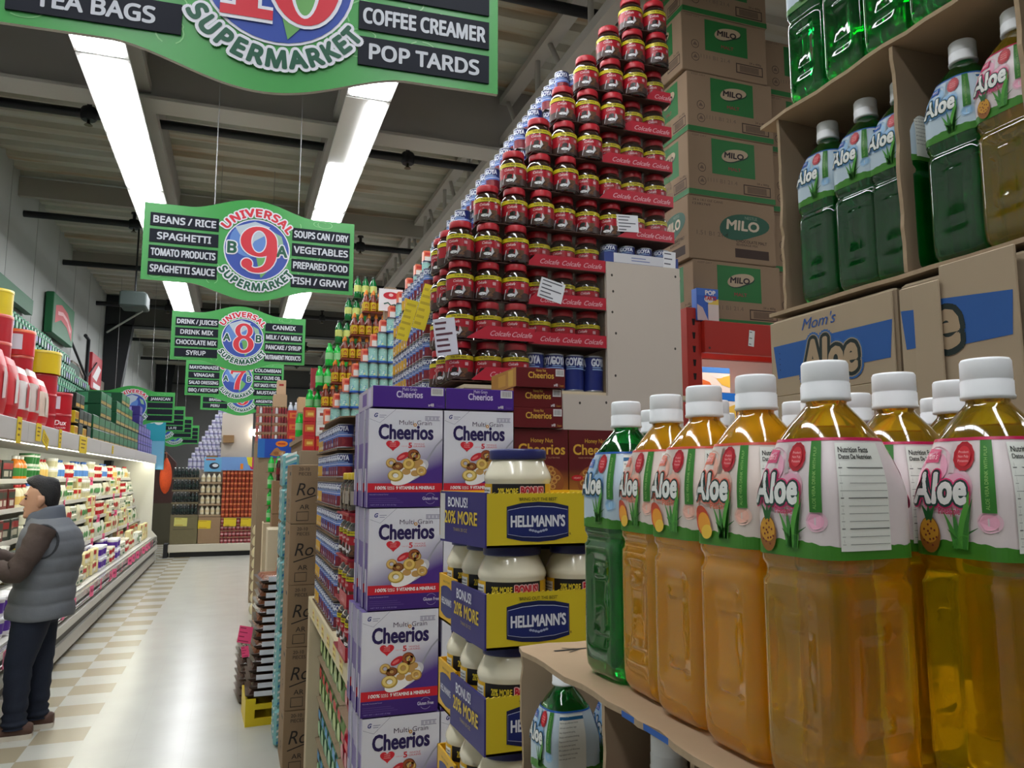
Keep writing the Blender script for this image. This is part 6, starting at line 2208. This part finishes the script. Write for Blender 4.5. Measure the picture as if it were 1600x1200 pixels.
front = [(.408, .766, 'green', 'plain', 'clear green drink bottle with pale blue label at the far end of the front row'),
         (.412, .687, 'orange', 'peach', 'orange drink bottle with peach label right of the green bottle, front row'),
         (.405, .608, 'orange', 'peach', 'orange drink bottle with peach label, second orange one from the green bottle'),
         (.402, .528, 'orange', 'peach', 'orange drink bottle with peach label next to the pink pineapple bottle'),
         (.402, .448, 'yellow', 'pine', 'yellow drink bottle with pink pineapple label turned to show its nutrition table'),
         (.500, .480, 'yellow', 'pine', 'yellow drink bottle with pink label half hidden between the two large pineapple bottles'),
         (.500, .398, 'olive', 'pine', 'nearest yellow drink bottle with pink pineapple label at the right edge'),
         (.492, .850, 'green', 'plain', 'green drink bottle behind the first orange bottle, only shoulder and cap in view'),
         (.489, .636, 'yellow', 'peach', 'yellow bottle behind the orange bottles, left of the pineapple bottle'),
         (.494, .558, 'yellow', 'pine', 'bottle behind the left pineapple bottle, white cap beside its neck'),
         (.492, .720, 'orange', 'peach', 'orange bottle in the second row behind the third orange one'),
         (.600, .860, 'green', 'plain', 'green drink bottle deep behind the orange ones, white cap below the red beam'),
         (.588, .700, 'yellow', 'peach', 'yellow bottle in the third row with its cap left of the pineapple cap'),
         (.584, .612, 'pink', 'pine', 'bottle in the third row, cap just right of the left pineapple cap'),
         (.588, .500, 'olive', 'pine', 'bottle in the third row whose cap peeks out left of the nearest cap'),
         (.690, .716, 'pink', 'berry', 'pale pink drink bottle at the back between the two pineapple bottles'),
         (.700, .616, 'yellow', 'pine', 'yellow bottle at the back right of the half hidden pineapple bottle')]
for x, y, lq, lb, lab in front:
    bottle(lq, lb).place((x, y, ZB), lab, g, rotz=radians(RND.uniform(-4, 4)))

def tray(name, label, z0, z1, xs, ys, divs, floor_to=None, top=True, face=None, group=None):
    """an open sided cardboard tray: floor, lid sheet and upright dividers across it"""
    t = thing(name, label, 'cardboard box', (0, 0, 0), 0, group)
    b = MB()
    sheet(b, ragged([(xs[0], ys[0]), (xs[1], ys[0]), (xs[1], ys[1]), (xs[0], ys[1])], .0025, 14, rr), XY(z0), .006, CARD, EDGE)
    b.build('floor_sheet', t)
    if top:
        b = MB()
        sheet(b, ragged([(xs[0] - .004, ys[0]), (xs[1], ys[0]), (xs[1], ys[1]), (xs[0] - .004, ys[1])], .004, 22, rr), XY(z1 - .007), .006, C(172, 146, 116, .85, var=.12, vs=7, bump=.15, bs=20), EDGE)
        b.build('lid_sheet', t)
    for y in divs:
        b = MB()
        sheet(b, ragged([(xs[0], z0 + .007), (xs[1] - .01, z0 + .007), (xs[1] - .01, z1 - .008), (xs[0], z1 - .008)], .0022, 16, rr), XZ(y), .006, CARD, EDGE)
        b.build('divider', t)
    b = MB()
    b.box(xs[1] - .006, ys[0], z0 + .007, xs[1], ys[1], z1 - .008, CARD)
    b.build('back_wall', t)
    return t
t = tray('cardboard_tray', 'torn cardboard tray under the near drink bottles, open towards the aisle', 1.088, ZB, (.345, .80), (.25, .945), (.700, .545, .39))
b = MB()
sheet(b, ragged([(.402, 1.090), (.79, 1.090), (.79, 1.395), (.402, 1.395)], .0022, 16, rr), XZ(1.085), .006, CARD, EDGE)
b.box(.372, .945, 1.083, .80, 1.09, 1.088, CARD)
b.build('divider', t)
b = MB()      # blue printing along the torn edge and a pen arrow on the lid
b.add([(.3415, .52 + i * .02, ZB - .0066 + .0005 * k) for i in range(8) for k in (0, 11)], [(2 * i, 2 * i + 1, 2 * i + 3, 2 * i + 2) for i in range(7)], C(40, 92, 170, .6))
b.stroke(plane_map((.43, .90, ZB - .0008), (1, 0, 0), (0, 1, 0), .0004), [(-.055, 0), (.0, .002), (.03, .0)], [.006, .004, .003], BLACK, 1)
b.stroke(plane_map((.43, .90, ZB - .0008), (1, 0, 0), (0, 1, 0), .0004), [(-.04, -.012), (-.02, .0), (-.04, .012)], .003, BLACK, 1)
b.build('printed_marks', t)
bottle('green', 'plain').place((.445, 1.032, 1.0955), 'dim green bottle with pale label inside the torn tray below the shelf of bottles', 'bottles inside the lower tray')
bottle('red', 'berry').place((.384, .650, 1.0955), 'red drink bottle inside the torn tray, only its shoulder in view at the bottom', 'bottles inside the lower tray', scale=(1, 1, 1.085))
bottle('green', 'plain').place((.54, 1.032, 1.0955), 'green bottle behind the dim green one inside the torn tray', 'bottles inside the lower tray')
bottle('red', 'berry').place((.415, .47, 1.0955), 'red bottle in the next opening of the torn tray, at the lower edge', 'bottles inside the lower tray')
o = MB().box(.35, .26, .0, .80, 1.09, 1.082, CARD).build('stacked_carton')
tag(o, 'closed brown cartons below the torn tray, out of sight', 'cardboard box')

# ---- higher stack behind: closed cartons, then open trays with bottles
XA = .83
def script_aloe(b, mp, u, v, h, w, l=3):
    b.text(mp, 'Aloe', u, v, h, C(44, 96, 160, .6), w=w, bold=.22, shear=.08, l=l, spacing=1.06)
    b.text(mp, 'Aloe', u, v, h, C(150, 140, 124, .7), w=w, bold=.17, shear=.08, l=l + .5, spacing=1.06)
    b.text(mp, 'Aloe', u, v, h, C(26, 40, 38, .6), w=w, bold=.14, shear=.08, l=l + 1, spacing=1.06)
    b.text(mp, 'Aloe', u, v, h, C(168, 146, 118, .8), w=w, bold=.05, shear=.08, l=l + 1.5, spacing=1.06)
STRIPE = C(38, 88, 156, .6)
PALE = C(170, 152, 127, .85, var=.06, vs=6)
def closed_carton(y0, y1, label):
    t = thing('drink_carton', label, 'cardboard box', (XA, (y0 + y1) / 2, 1.595), 0, 'closed cartons in the drink stack')
    hw = (y1 - y0) / 2
    b = MB()
    b.box(.004, -hw + .002, 0, .44, hw - .002, .312, PALE, .004)
    b.build('carton_body', t)
    return t
t = closed_carton(.787, 1.05, 'closed brown carton with a blue band and large Aloe lettering below the upper bottles')
hw = .1315
b = MB()
b.box(.0, -hw + .004, .185, .0035, hw - .004, .308, PALE, .0012)
b.box(.0, -hw + .004, .02, .0035, hw - .004, .185, PALE, .0012)
b.build('side_flap', t)
mp = side_map(0, 0, 0, .0004)
b = MB()
b.poly(mp, [(-.120, .268), (.126, .268), (.120, .216), (-.112, .214)], STRIPE, 1)
b.text(mp, "Mom's", -.014, .284, .017, C(44, 84, 150, .6), w=.074, shear=.35, bold=.005, l=2)
script_aloe(b, mp, .006, .209, .054, .108, 2)
for k in range(4):
    b.oval(mp, -.105, .228 + .009 * k, .0012, .0012, C(20, 40, 80, .6), 2, 6)
b.build('printed_lettering', t)
t = closed_carton(.600, .783, 'closed brown carton with overlapping flaps showing only the end of a blue e')
hw = .0915
b = MB()
for (u0, u1, v0, v1, dx) in ((-.088, -.054, .03, .305, 0), (-.052, -.012, .02, .30, -.016), (-.016, .085, .10, .318, -.010)):
    b.box(dx, -u1, v0, dx + .0035, -u0, v1, PALE, .0012)
b.build('side_flap', t)
b = MB()
b.poly(mp, [(-.086, .275), (-.055, .272), (-.055, .222), (-.080, .222)], STRIPE, 1)
m3 = side_map(-.010, 0, 0, .0004)
b.poly(m3, [(-.015, .276), (.080, .266), (.076, .215), (-.015, .213)], STRIPE, 1)
b.text(m3, 'e', -.010, .214, .066, C(26, 40, 38, .6), w=.034, bold=.14, l=2)
b.text(m3, 'e', -.010, .215, .064, C(168, 146, 118, .8), w=.034, bold=.05, l=2.5)
b.build('printed_lettering', t)
closed_carton(.30, .597, 'plain closed brown carton at the right edge below the upper bottles')
tray('cardboard_tray', 'open cardboard tray of green and yellow bottles above the closed cartons', 1.915, 2.252, (.832, 1.27), (.30, 1.05), (1.005, .765, .585), group=None)
gu = 'bottles in the upper open tray'
for y, lq, lb, lab in ((.945, 'green', 'plain', 'dark green bottle in the upper tray, farthest of the three left of the divider'),
                       (.865, 'green', 'plain', 'dark green bottle in the upper tray, middle one left of the divider'),
                       (.802, 'green', 'plain', 'dark green bottle in the upper tray close against the divider'),
                       (.698, 'green', 'plain', 'dark green bottle in the upper tray right of the divider'),
                       (.624, 'olive', 'pine', 'olive yellow bottle with pink pineapple label at the upper right')):
    bottle(lq, lb).place((.878 if y != .802 else .885, y, 1.9225), lab, gu)
for i, y in enumerate((.945, .865, .70, .62)):
    bottle('green', 'plain').place((.965, y, 1.9225), 'shaded green bottle in the second row of the upper tray, %s from the far end' % ORD[i], gu)
gt = 'bottles on top of the upper tray'
for i, y in enumerate((.945, .865, .785, .705, .625)):
    bottle('green', 'plain').place((.872, y, 2.2525), 'bright green bottle cut off by the top of the photo, %s from the left' % ORD[i], gt)
for i, y in enumerate((.945, .865, .785, .705)):
    bottle('green', 'plain').place((.955, y, 2.2525), 'bright green bottle behind the topmost row, %s from the left' % ORD[i], gt)
o = MB().box(.845, .30, 0, 1.27, 1.05, 1.594, CARD).build('stacked_carton')
tag(o, 'plain brown cartons at the foot of the taller drink stack', 'cardboard box')

# ================================================================ mayonnaise trays
NAVY = C(34, 38, 96, .35, spec=.5)
YEL = C(214, 190, 40, .5)
YEL2 = C(226, 176, 30, .45)
def mayo_jar():
    t = thing('mayonnaise_jar', 'jar', 'jar')
    cream = C(238, 230, 204, .18, spec=.6, coat=.5)
    n = 36
    def ring(r, z, ry=.84):
        return [(r * cos(2 * pi * j / n), r * ry * sin(2 * pi * j / n), z) for j in range(n)]
    b = MB()
    b.loft([ring(r, z) for r, z in ((.050, 0), (.058, .003), (.0605, .012), (.0605, .106), (.0622, .110), (.0628, .115), (.0610, .122), (.0530, .138), (.0480, .148), (.0455, .151))], cream)
    b.build('jar_body', t)
    b = MB()
    b.loft([ring(.0612, z, .842) for z in (.014, .104)], YEL2, True, False, False)
    lm = lambda a0: (lambda u, v, l=1: Vector(((.0614 + l * .0005) * cos(a0 + u / .0575), (.0614 + l * .0005) * .842 * sin(a0 + u / .0575), v)))
    mp = lm(-pi / 2 - .25)
    b.rect(mp, -.052, .076, .052, .104, C(30, 28, 30, .4), .6, 16, 1)
    b.text(mp, '20% MORE', -.020, .085, .011, C(230, 206, 60, .4), w=.036, bold=.03, l=1.6)
    b.text(mp, 'BONUS!', .024, .084, .014, C(226, 180, 180, .4), w=.042, bold=.14, l=1.6)
    b.text(mp, 'BONUS!', .024, .084, .014, C(190, 30, 50, .4), w=.042, bold=.04, l=2.2)
    b.poly(mp, [(-.04, .070), (0, .074), (.04, .070), (.04, .048), (0, .043), (-.04, .048)], C(32, 44, 110, .4), 1)
    b.text(mp, "HELLMANN'S", 0, .055, .010, C(232, 234, 240, .4), w=.066, bold=.02, l=1.6)
    m2 = lm(-pi + .1)
    b.rect(m2, -.026, .054, .014, .098, C(236, 236, 230, .4), .6, 8, 1)
    b.text(m2, 'Nutrition Facts', -.006, .091, .0038, C(30, 30, 40, .5), w=.034, bold=.03, l=1.4)
    for k in range(6):
        b.rect(m2, -.024, .086 - .005 * k, .012 - .004 * (k % 3), .0874 - .005 * k, C(90, 90, 110, .5), 1.2, 6, 1)
    b.build('label', t)
    b = MB()
    rings = []
    for r, z in ((.0485, .147), (.0525, .1475), (.0530, .150), (.0530, .163), (.0515, .1655), (.046, .1665)):
        rings.append(ring(r, z))
    b.loft(rings, NAVY)
    b.build('lid', t)
    return Proto(t)
MJ = mayo_jar()
def mayo_tray(z, label, torn=False):
    t = thing('mayonnaise_tray', label, 'cardboard tray', (.406, 1.27, z), 0, 'printed trays of mayonnaise jars')
    Wd, Dp, Hh = .30, .325, .092
    b = MB()
    b.box(0, 0, 0, Wd, Dp, .004, YEL)
    b.build('tray_floor', t)
    b = MB()
    b.box(0, 0, 0, Wd, .004, Hh, YEL)
    n = 60      # cut teeth along the upper edge
    b.add([(Wd * i / n, yy, Hh + (.002 if i % 2 else 0)) for i in range(n + 1) for yy in (0, .004)], [(2 * i, 2 * i + 2, 2 * i + 3, 2 * i + 1) for i in range(n)], YEL)
    mp = front_map(0, 0, 0, .0005)
    cx, cy = .094, .046
    hexa = [(-.057, .026), (-.03, .032), (0, .034), (.03, .032), (.057, .026), (.057, -.026), (.03, -.032), (0, -.034), (-.03, -.032), (-.057, -.026)]
    b.poly(mp, [(cx + x * 1.02, cy - .003 + y * 1.02) for x, y in hexa], C(26, 34, 78, .45), 1)
    b.poly(mp, [(cx + x * .985, cy - .003 + y * .80) for x, y in hexa], C(200, 206, 226, .45), 1.5)
    b.poly(mp, [(cx + x * .98, cy - .003 + y * .77) for x, y in hexa], C(30, 42, 104, .45), 2)
    b.text(mp, "HELLMANN'S", cx, cy - .011, .0185, C(226, 228, 236, .45), w=.101, bold=.035, l=3)
    b.text(mp, "'BRING OUT THE BEST'", cx, cy + .0335, .0052, C(60, 56, 20, .5), w=.072, bold=.01, l=2)
    for k in range(7):
        b.oval(mp, cx - .015 + .005 * k, cy - .0205 + .0012 * abs(k - 3), .0028, .0022, C(170, 178, 206, .45), 3, 8)
    b.text(mp, 'R', cx + .061, cy - .027, .004, C(60, 60, 30, .5), bold=.02, l=2)
    b.text(mp, '2', .204, cy - .021, .034, C(24, 30, 60, .45), w=.020, bold=.04, shear=.2, l=2)
    b.text(mp, '20% MORE', .26, cy - .01, .016, C(24, 30, 60, .45), w=.06, bold=.04, l=2)
    b.build('front_panel', t)
    b = MB()
    b.box(0, .194, 0, .004, Dp, Hh, YEL2)
    b.box(0, Dp - .004, 0, Wd, Dp, Hh, YEL2)
    b.box(Wd - .004, .004, 0, Wd, Dp - .004, Hh, YEL)
    mp2 = side_map(-.0002, .26, 0, .0005)
    b.poly(mp2, [(x * .8, .042 + y * .9) for x, y in hexa], C(36, 44, 112, .45), 1)
    b.text(mp2, "HELLMANN'S", 0, .036, .012, C(226, 228, 236, .45), w=.075, bold=.03, l=2)
    b.text(mp2, 'BRING OUT THE BEST', 0, .078, .004, C(60, 56, 20, .5), w=.05, l=2)
    b.build('side_wall', t)
    b = MB()
    tilt = Matrix.Rotation(radians(9 if torn else 2), 4, 'Z')
    mv = lambda p: tuple(tilt @ Vector(p))
    q = MB()
    q.box(-.003, 0, 0, .003, .192, Hh * (1 if not torn else 1.02), C(50, 44, 116, .45))
    mp3 = side_map(-.0032, .10, 0, .0005)
    if torn:
        q.rect(mp3, -.092, .004, -.07, .090, C(206, 204, 200, .6), .6)
    q.text(mp3, 'BONUS!', -.012, .066, .017, C(226, 228, 240, .45), w=.085, bold=.03, l=2)
    q.text(mp3, '20% MORE', .0, .036, .022, C(220, 190, 60, .45), w=.14, bold=.03, l=2)
    q.text(mp3, 'THAN 30 OZ', .0, .022, .006, C(170, 150, 70, .45), w=.06, l=2)
    q.v = [mv(p) for p in q.v]
    q.build('bonus_flap', t)
    return t
for i, (z, lab) in enumerate(((1.529, 'topmost yellow mayonnaise tray with a torn blue flap and one jar in it'), (1.360, 'second yellow mayonnaise tray from the top, beside the green bottle'),
                              (1.190, 'third yellow mayonnaise tray from the top, half hidden by the cardboard corner'), (1.020, 'lowest visible mayonnaise tray at the foot of the photo'))):
    mayo_tray(z, lab, torn=(i == 0))
MJ.place((.486, 1.335, 1.5335), 'mayonnaise jar with navy lid standing alone in the topmost yellow tray', 'mayonnaise jars')
for li, z in enumerate((1.3645, 1.1945, 1.0245)):
    for r_ in range(3):
        for c_ in range(2):
            if li == 2 and c_ == 1:
                continue
            MJ.place((.474 + .128 * c_ + (RND.uniform(-.002, .002)), 1.330 + .107 * r_, z), 'cream mayonnaise jar, %s row from the front, %s column, in the %s yellow tray' % (ORD[r_], ('left', 'right')[c_], ('second', 'third', 'lowest')[li]), 'mayonnaise jars', rotz=RND.choice((0, .5, -.5, 1.2)) * 0)
o = MB().box(.41, 1.275, 0, .70, 1.59, 1.019, C(200, 170, 50, .6), .004).build('display_block')
tag(o, 'yellow cardboard base under the mayonnaise trays, below the frame', 'display base')

# ================================================================ cereal boxes
def ring_o(b, mp, u, v, r, tilt, c1, c2, l):
    b.ring(mp, u, v, r * .36, r, c1, l, 20, sy=tilt)
    b.ring(mp, u - r * .05, v + r * .06, r * .46, r * .84, c2, l + .4, 20, sy=tilt)
def multi_box():
    Wd, Dp, Hh = .236, .064, .306
    b = MB()
    pur = (62, 36, 112)
    body = GRAD((104, 84, 150), (206, 206, 214), .08, .2)
    b.box(0, 0.0008, 0, Wd, Dp, Hh, C(112, 96, 156, .45))
    mp = front_map(0, 0, 0, .0004)
    b.rect(mp, 0, 0, Wd, Hh, GRAD((74, 46, 128), (214, 214, 222), .03, .135, kx=-.42), .4)
    b.rect(mp, 0, 0, Wd, .046, C(*pur, .4), 1)
    b.rect(mp, 0, .046, Wd, .074, C(196, 34, 50, .4), 1.2)
    b.text(mp, '100%', .040, .055, .0095, WHITE, w=.034, bold=.04, shear=.1, l=2)
    b.text(mp, 'DAILY', .072, .060, .004, WHITE, w=.022, bold=.03, l=2)
    b.text(mp, 'VALUE OF', .072, .0545, .004, WHITE, w=.022, bold=.03, l=2)
    b.text(mp, '9 VITAMINS & MINERALS', .150, .055, .0095, WHITE, w=.122, bold=.04, l=2)
    b.text(mp, 'Naturally Sweetened Cereal', .035, .038, .003, C(180, 170, 210, .5), w=.058, l=2)
    b.text(mp, 'Gluten Free', .198, .022, .0095, C(222, 218, 236, .4), w=.050, bold=.015, l=2)
    b.ring(mp, .198, .026, .0165, .0172, C(200, 194, 222, .4), 2, 20, .6, 2.5)
    b.ring(mp, .198, .026, .0165, .0172, C(200, 194, 222, .4), 2, 20, 3.7, 5.7)
    b.text(mp, 'NET WT 1 LB 2 OZ (510g)', .05, .006, .0032, C(160, 150, 200, .5), w=.08, l=2)
    for k in range(3):
        b.rect(mp, .006, .014 + .006 * k, .112 - .01 * k, .0163 + .006 * k, C(84, 62, 130, .5), 1.6)
    navy = C(38, 28, 82, .4)
    b.text(mp, 'Multi', .118, .2575, .0140, C(84, 74, 96, .4), w=.046, bold=.0, l=2)
    b.text(mp, 'Grain', .176, .2575, .0140, C(84, 74, 96, .4), w=.048, bold=.0, l=2)
    b.ring(mp, .146, .2575, .0025, .0055, C(200, 140, 50, .4), 2.5, 12)
    b.text(mp, 'Cheerios', .118, .2125, .0440, navy, w=.172, bold=.040, l=2)
    # heart
    hp = []
    for i in range(28):
        t = 2 * pi * i / 28
        hp.append((.0765 + .0222 * (sin(t) ** 3), .193 + .0015 * (13 * cos(t) - 5 * cos(2 * t) - 2 * cos(3 * t) - cos(4 * t)) * .78))
    b.poly(mp, hp, C(204, 40, 54, .4), 2)
    for k, s_ in enumerate(('HELPS', 'LOWER', 'CHOLESTEROL')):
        b.text(mp, s_, .0765, .1985 - .0055 * k, .0036, C(240, 170, 170, .4), w=.018 + .004 * (k == 2), l=2.5)
    b.text(mp, 'made with', .113, .188, .0045, C(226, 150, 160, .4), w=.020, l=2)
    b.text(mp, '5', .131, .1855, .0150, C(200, 50, 60, .4), w=.0105, bold=.05, l=2)
    b.text(mp, 'WHOLE', .160, .1945, .0052, C(206, 90, 104, .4), w=.034, l=2)
    b.text(mp, 'GRAINS', .160, .187, .0052, C(206, 90, 104, .4), w=.038, l=2)
    # corner seal and print at the top
    b.stroke(mp, [(.002, .274), (.034, .262), (.084, .3055)], .0008, C(90, 90, 120, .5), 1.5)
    b.text(mp, 'G', .022, .280, .012, C(40, 50, 120, .4), w=.011, bold=.05, shear=.3, l=2)
    for k in range(2):
        b.rect(mp, .032, .285 - .006 * k, .054 - .006 * k, .2866 - .006 * k, C(120, 120, 150, .5), 1.5)
        b.rect(mp, .178, .272 + .012 * k, .226, .274 + .012 * k, C(130, 126, 150, .5), 1.5)
    for k in range(4):
        b.rect(mp, .178 + .012 * k, .275, .187 + .012 * k, .283, C(176, 174, 190, .5), 1.5)
    # spoon
    gr = C(150, 150, 160, .3)
    b.stroke(mp, [(.236, .214), (.215, .192), (.198, .166), (.186, .143), (.176, .13)], [.005, .0045, .005, .009, .02], gr, 1.5)
    b.oval(mp, .132, .112, .064, .030, C(196, 194, 200, .3), 1.7, 28, .45)
    b.oval(mp, .128, .108, .058, .025, C(226, 224, 222, .3), 1.9, 28, .45)
    b.oval(mp, .110, .088, .040, .018, C(236, 234, 232, .3), 2.0, 24, .3)
    tan1, tan2 = C(168, 124, 60, .5), C(212, 176, 100, .5)
    for (u, v) in ((.10, .128), (.125, .135), (.15, .13), (.165, .118), (.148, .105), (.085, .125), (.12, .11), (.16, .14)):
        b.oval(mp, u, v, .014, .010, C(188, 146, 84, .5), 2.4, 14)
    for (u, v, r_, ti, ca, cb) in ((.072, .137, .017, .9, tan1, tan2), (.168, .112, .017, .9, tan1, tan2), (.150, .158, .015, .9, C(150, 112, 50, .5), tan2), (.092, .127, .018, .75, C(96, 50, 26, .5), C(140, 84, 44, .5)), (.142, .162, .020, .95, C(96, 44, 24, .5), C(150, 80, 40, .5)),
                                   (.128, .134, .020, .95, C(176, 140, 54, .5), C(222, 190, 104, .5)), (.086, .098, .025, .75, C(176, 146, 60, .5), C(226, 200, 120, .5))):
        ring_o(b, mp, u, v, r_, ti, ca, cb, 3)
    b.oval(mp, .108, .158, .022, .010, C(190, 40, 50, .4), 3.2, 16, .5)
    b.oval(mp, .104, .156, .012, .004, C(226, 110, 110, .4), 3.5, 12, .5)
    # side panel print
    ms = side_map(0, .032, 0, .0004)
    b.rect(ms, -.031, .0, .031, .30, C(92, 72, 142, .45), .6)
    b.rect(ms, -.031, .20, .031, .304, C(150, 144, 176, .45), 1.0)
    b.rect(ms, -.028, .05, .0, .12, C(196, 190, 206, .5), 1.2)
    b.rect(ms, .024, .0, .032, .306, C(214, 212, 222, .45), 1.4)
    return b
t = multi_box().build('cereal_box')
tag(t, 'box', 'cereal box')
CB = Proto(t)
rowname = ['top row', 'second row', 'third row', 'bottom row']
for r_ in range(4):
    z = 1.556 - .310 * r_
    for c_, x0 in enumerate((.381, .622)):
        for d in range(4):
            if c_ == 1 and d > 0:
                continue
            dx = (.008 * math.sin(r_ * 2.1) if c_ == 0 else 0)
            lab = 'white and purple multi grain cereal box, %s of the %s stack' % (rowname[r_], ('left', 'right')[c_]) if d == 0 else 'cereal box behind the front one, %s from the front, %s of the left stack' % (ORD[d], rowname[r_])
            CB.place((x0 + dx - .004 * (d % 2), 2.40 + .0665 * d, z), lab, 'multi grain cereal boxes')
def lying_box(name, base, ink, w, h, dp, top_txt, small, sidec, edge):
    b = MB()
    b.box(0, .0005, 0, w, dp, h, C(*base, .4), .0015)
    mp = front_map(0, 0, 0, .0004)
    b.text(mp, top_txt, w * .50, h * .80, h * .14, C(*ink, .4), w=w * .20, bold=.01, l=2)
    b.text(mp, 'Cheerios', w * .50, h * .47, h * .30, C(*ink, .4), w=w * .36 if small else w * .52, bold=.03, l=2)
    b.rect(mp, w * .80, h * .60, w * .975, h * .96, C(206, 204, 204, .5), 1)
    for k in range(9):
        b.rect(mp, w * (.82 + .016 * k), h * .66, w * (.82 + .016 * k + .006), h * .92, C(60, 56, 60, .5), 1.6)
    b.text(mp, 'x48', w * .80, h * .08, h * .14, C(214, 210, 214, .5), w=w * .08, bold=.03, l=2)
    b.text(mp, 'Coupon', w * .92, h * .08, h * .10, C(*edge, .5), w=w * .09, l=2)
    ms = side_map(0, dp / 2, 0, .0004)
    b.rect(ms, -dp / 2 + .002, .002, dp / 2 - .002, h - .002, C(*sidec, .4), 1)
    b.rect(ms, -dp * .2, h * .2, dp * .1, h * .8, C(*edge, .4), 1.6)
    b.rect(ms, dp * .2, h * .1, dp * .38, h * .9, C(*ink, .4), 1.6)
    return b.build(name)
t = lying_box('cereal_box', (70, 36, 130), (206, 196, 226), .232, .068, .30, 'Multi Grain', True, (186, 180, 196), (110, 84, 160))
tag(t, 'x', 'cereal box')
PB = Proto(t)
PB.place((.392, 2.40, 1.868), 'purple cereal box lying flat on top of the left stack', 'purple boxes lying flat')
PB.place((.628, 2.40, 1.868), 'purple cereal box lying flat on top of the right stack', 'purple boxes lying flat')
t = lying_box('cereal_box', (96, 22, 26), (206, 164, 70), .178, .067, .27, 'Honey Nut', False, (178, 126, 50), (200, 150, 60))
tag(t, 'x', 'cereal box')
HB = Proto(t)
for k, (z, dx, dy) in enumerate(((1.814, .0, .0), (1.882, .002, .01), (1.950, .006, -.008))):
    HB.place((.862 + dx, 2.405 + dy, z), 'dark red honey cereal box lying flat, %s of the pile of three' % ('lowest', 'middle', 'topmost')[k], 'honey cereal boxes lying flat')
def honey_box():
    Wd, Dp, Hh = .196, .06, .285
    b = MB()
    b.box(0, .0008, 0, Wd, Dp, Hh, C(92, 24, 26, .4))
    mp = front_map(0, 0, 0, .0004)
    b.rect(mp, 0, 0, Wd, Hh, GRAD((206, 134, 40), (92, 22, 26), .03, .15), .4)
    gold = C(206, 160, 60, .4)
    b.text(mp, 'Honey Nut', .10, .240, .014, gold, w=.080, bold=.01, l=2)
    b.text(mp, 'Cheerios', .10, .200, .034, gold, w=.168, bold=.03, l=2)
    b.text(mp, 'MADE WITH REAL HONEY  GLUTEN FREE', .10, .186, .005, C(200, 150, 120, .4), w=.13, l=2)
    b.oval(mp, .105, .105, .075, .060, C(150, 84, 40, .4), 1.5, 28)
    for i in range(26):
        a, r_ = i * 2.4, .058 * (i / 26) ** .5
        ring_o(b, mp, .105 + r_ * cos(a), .115 + r_ * .72 * sin(a), .013, .85, C(140, 84, 36, .5), C(196, 140, 70, .5), 2)
    b.oval(mp, .12, .055, .075, .026, C(170, 30, 34, .4), 3, 24)
    b.oval(mp, .03, .120, .022, .010, C(190, 34, 40, .4), 3, 16)
    b.text(mp, 'HEART', .03, .117, .006, C(236, 180, 170, .4), w=.026, l=3.6)
    b.box(0, .0, 0, .0008, Dp, Hh, C(150, 90, 40, .45))
    return b.build('cereal_box')
t = honey_box()
tag(t, 'x', 'cereal box')
HN = Proto(t)
for c_ in range(2):
    for r_ in range(3):
        HN.place((.868 + .200 * c_, 2.42, 1.526 - .288 * r_), 'upright dark red honey cereal box, %s column, %s row' % (('left', 'right')[c_], ORD[r_]), 'honey cereal boxes standing upright')
for nm, x0, x1, zt, lab in (('display_block', .375, .86, .624, 'low base under the white cereal boxes, below the frame'), ('display_block', .868, 1.27, .948, 'low base under the dark red cereal boxes, hidden behind bottles')):
    o = MB().box(x0, 2.405, 0, x1, 2.66, zt, C(170, 160, 146, .7), .004).build(nm)
    tag(o, lab, 'display base')
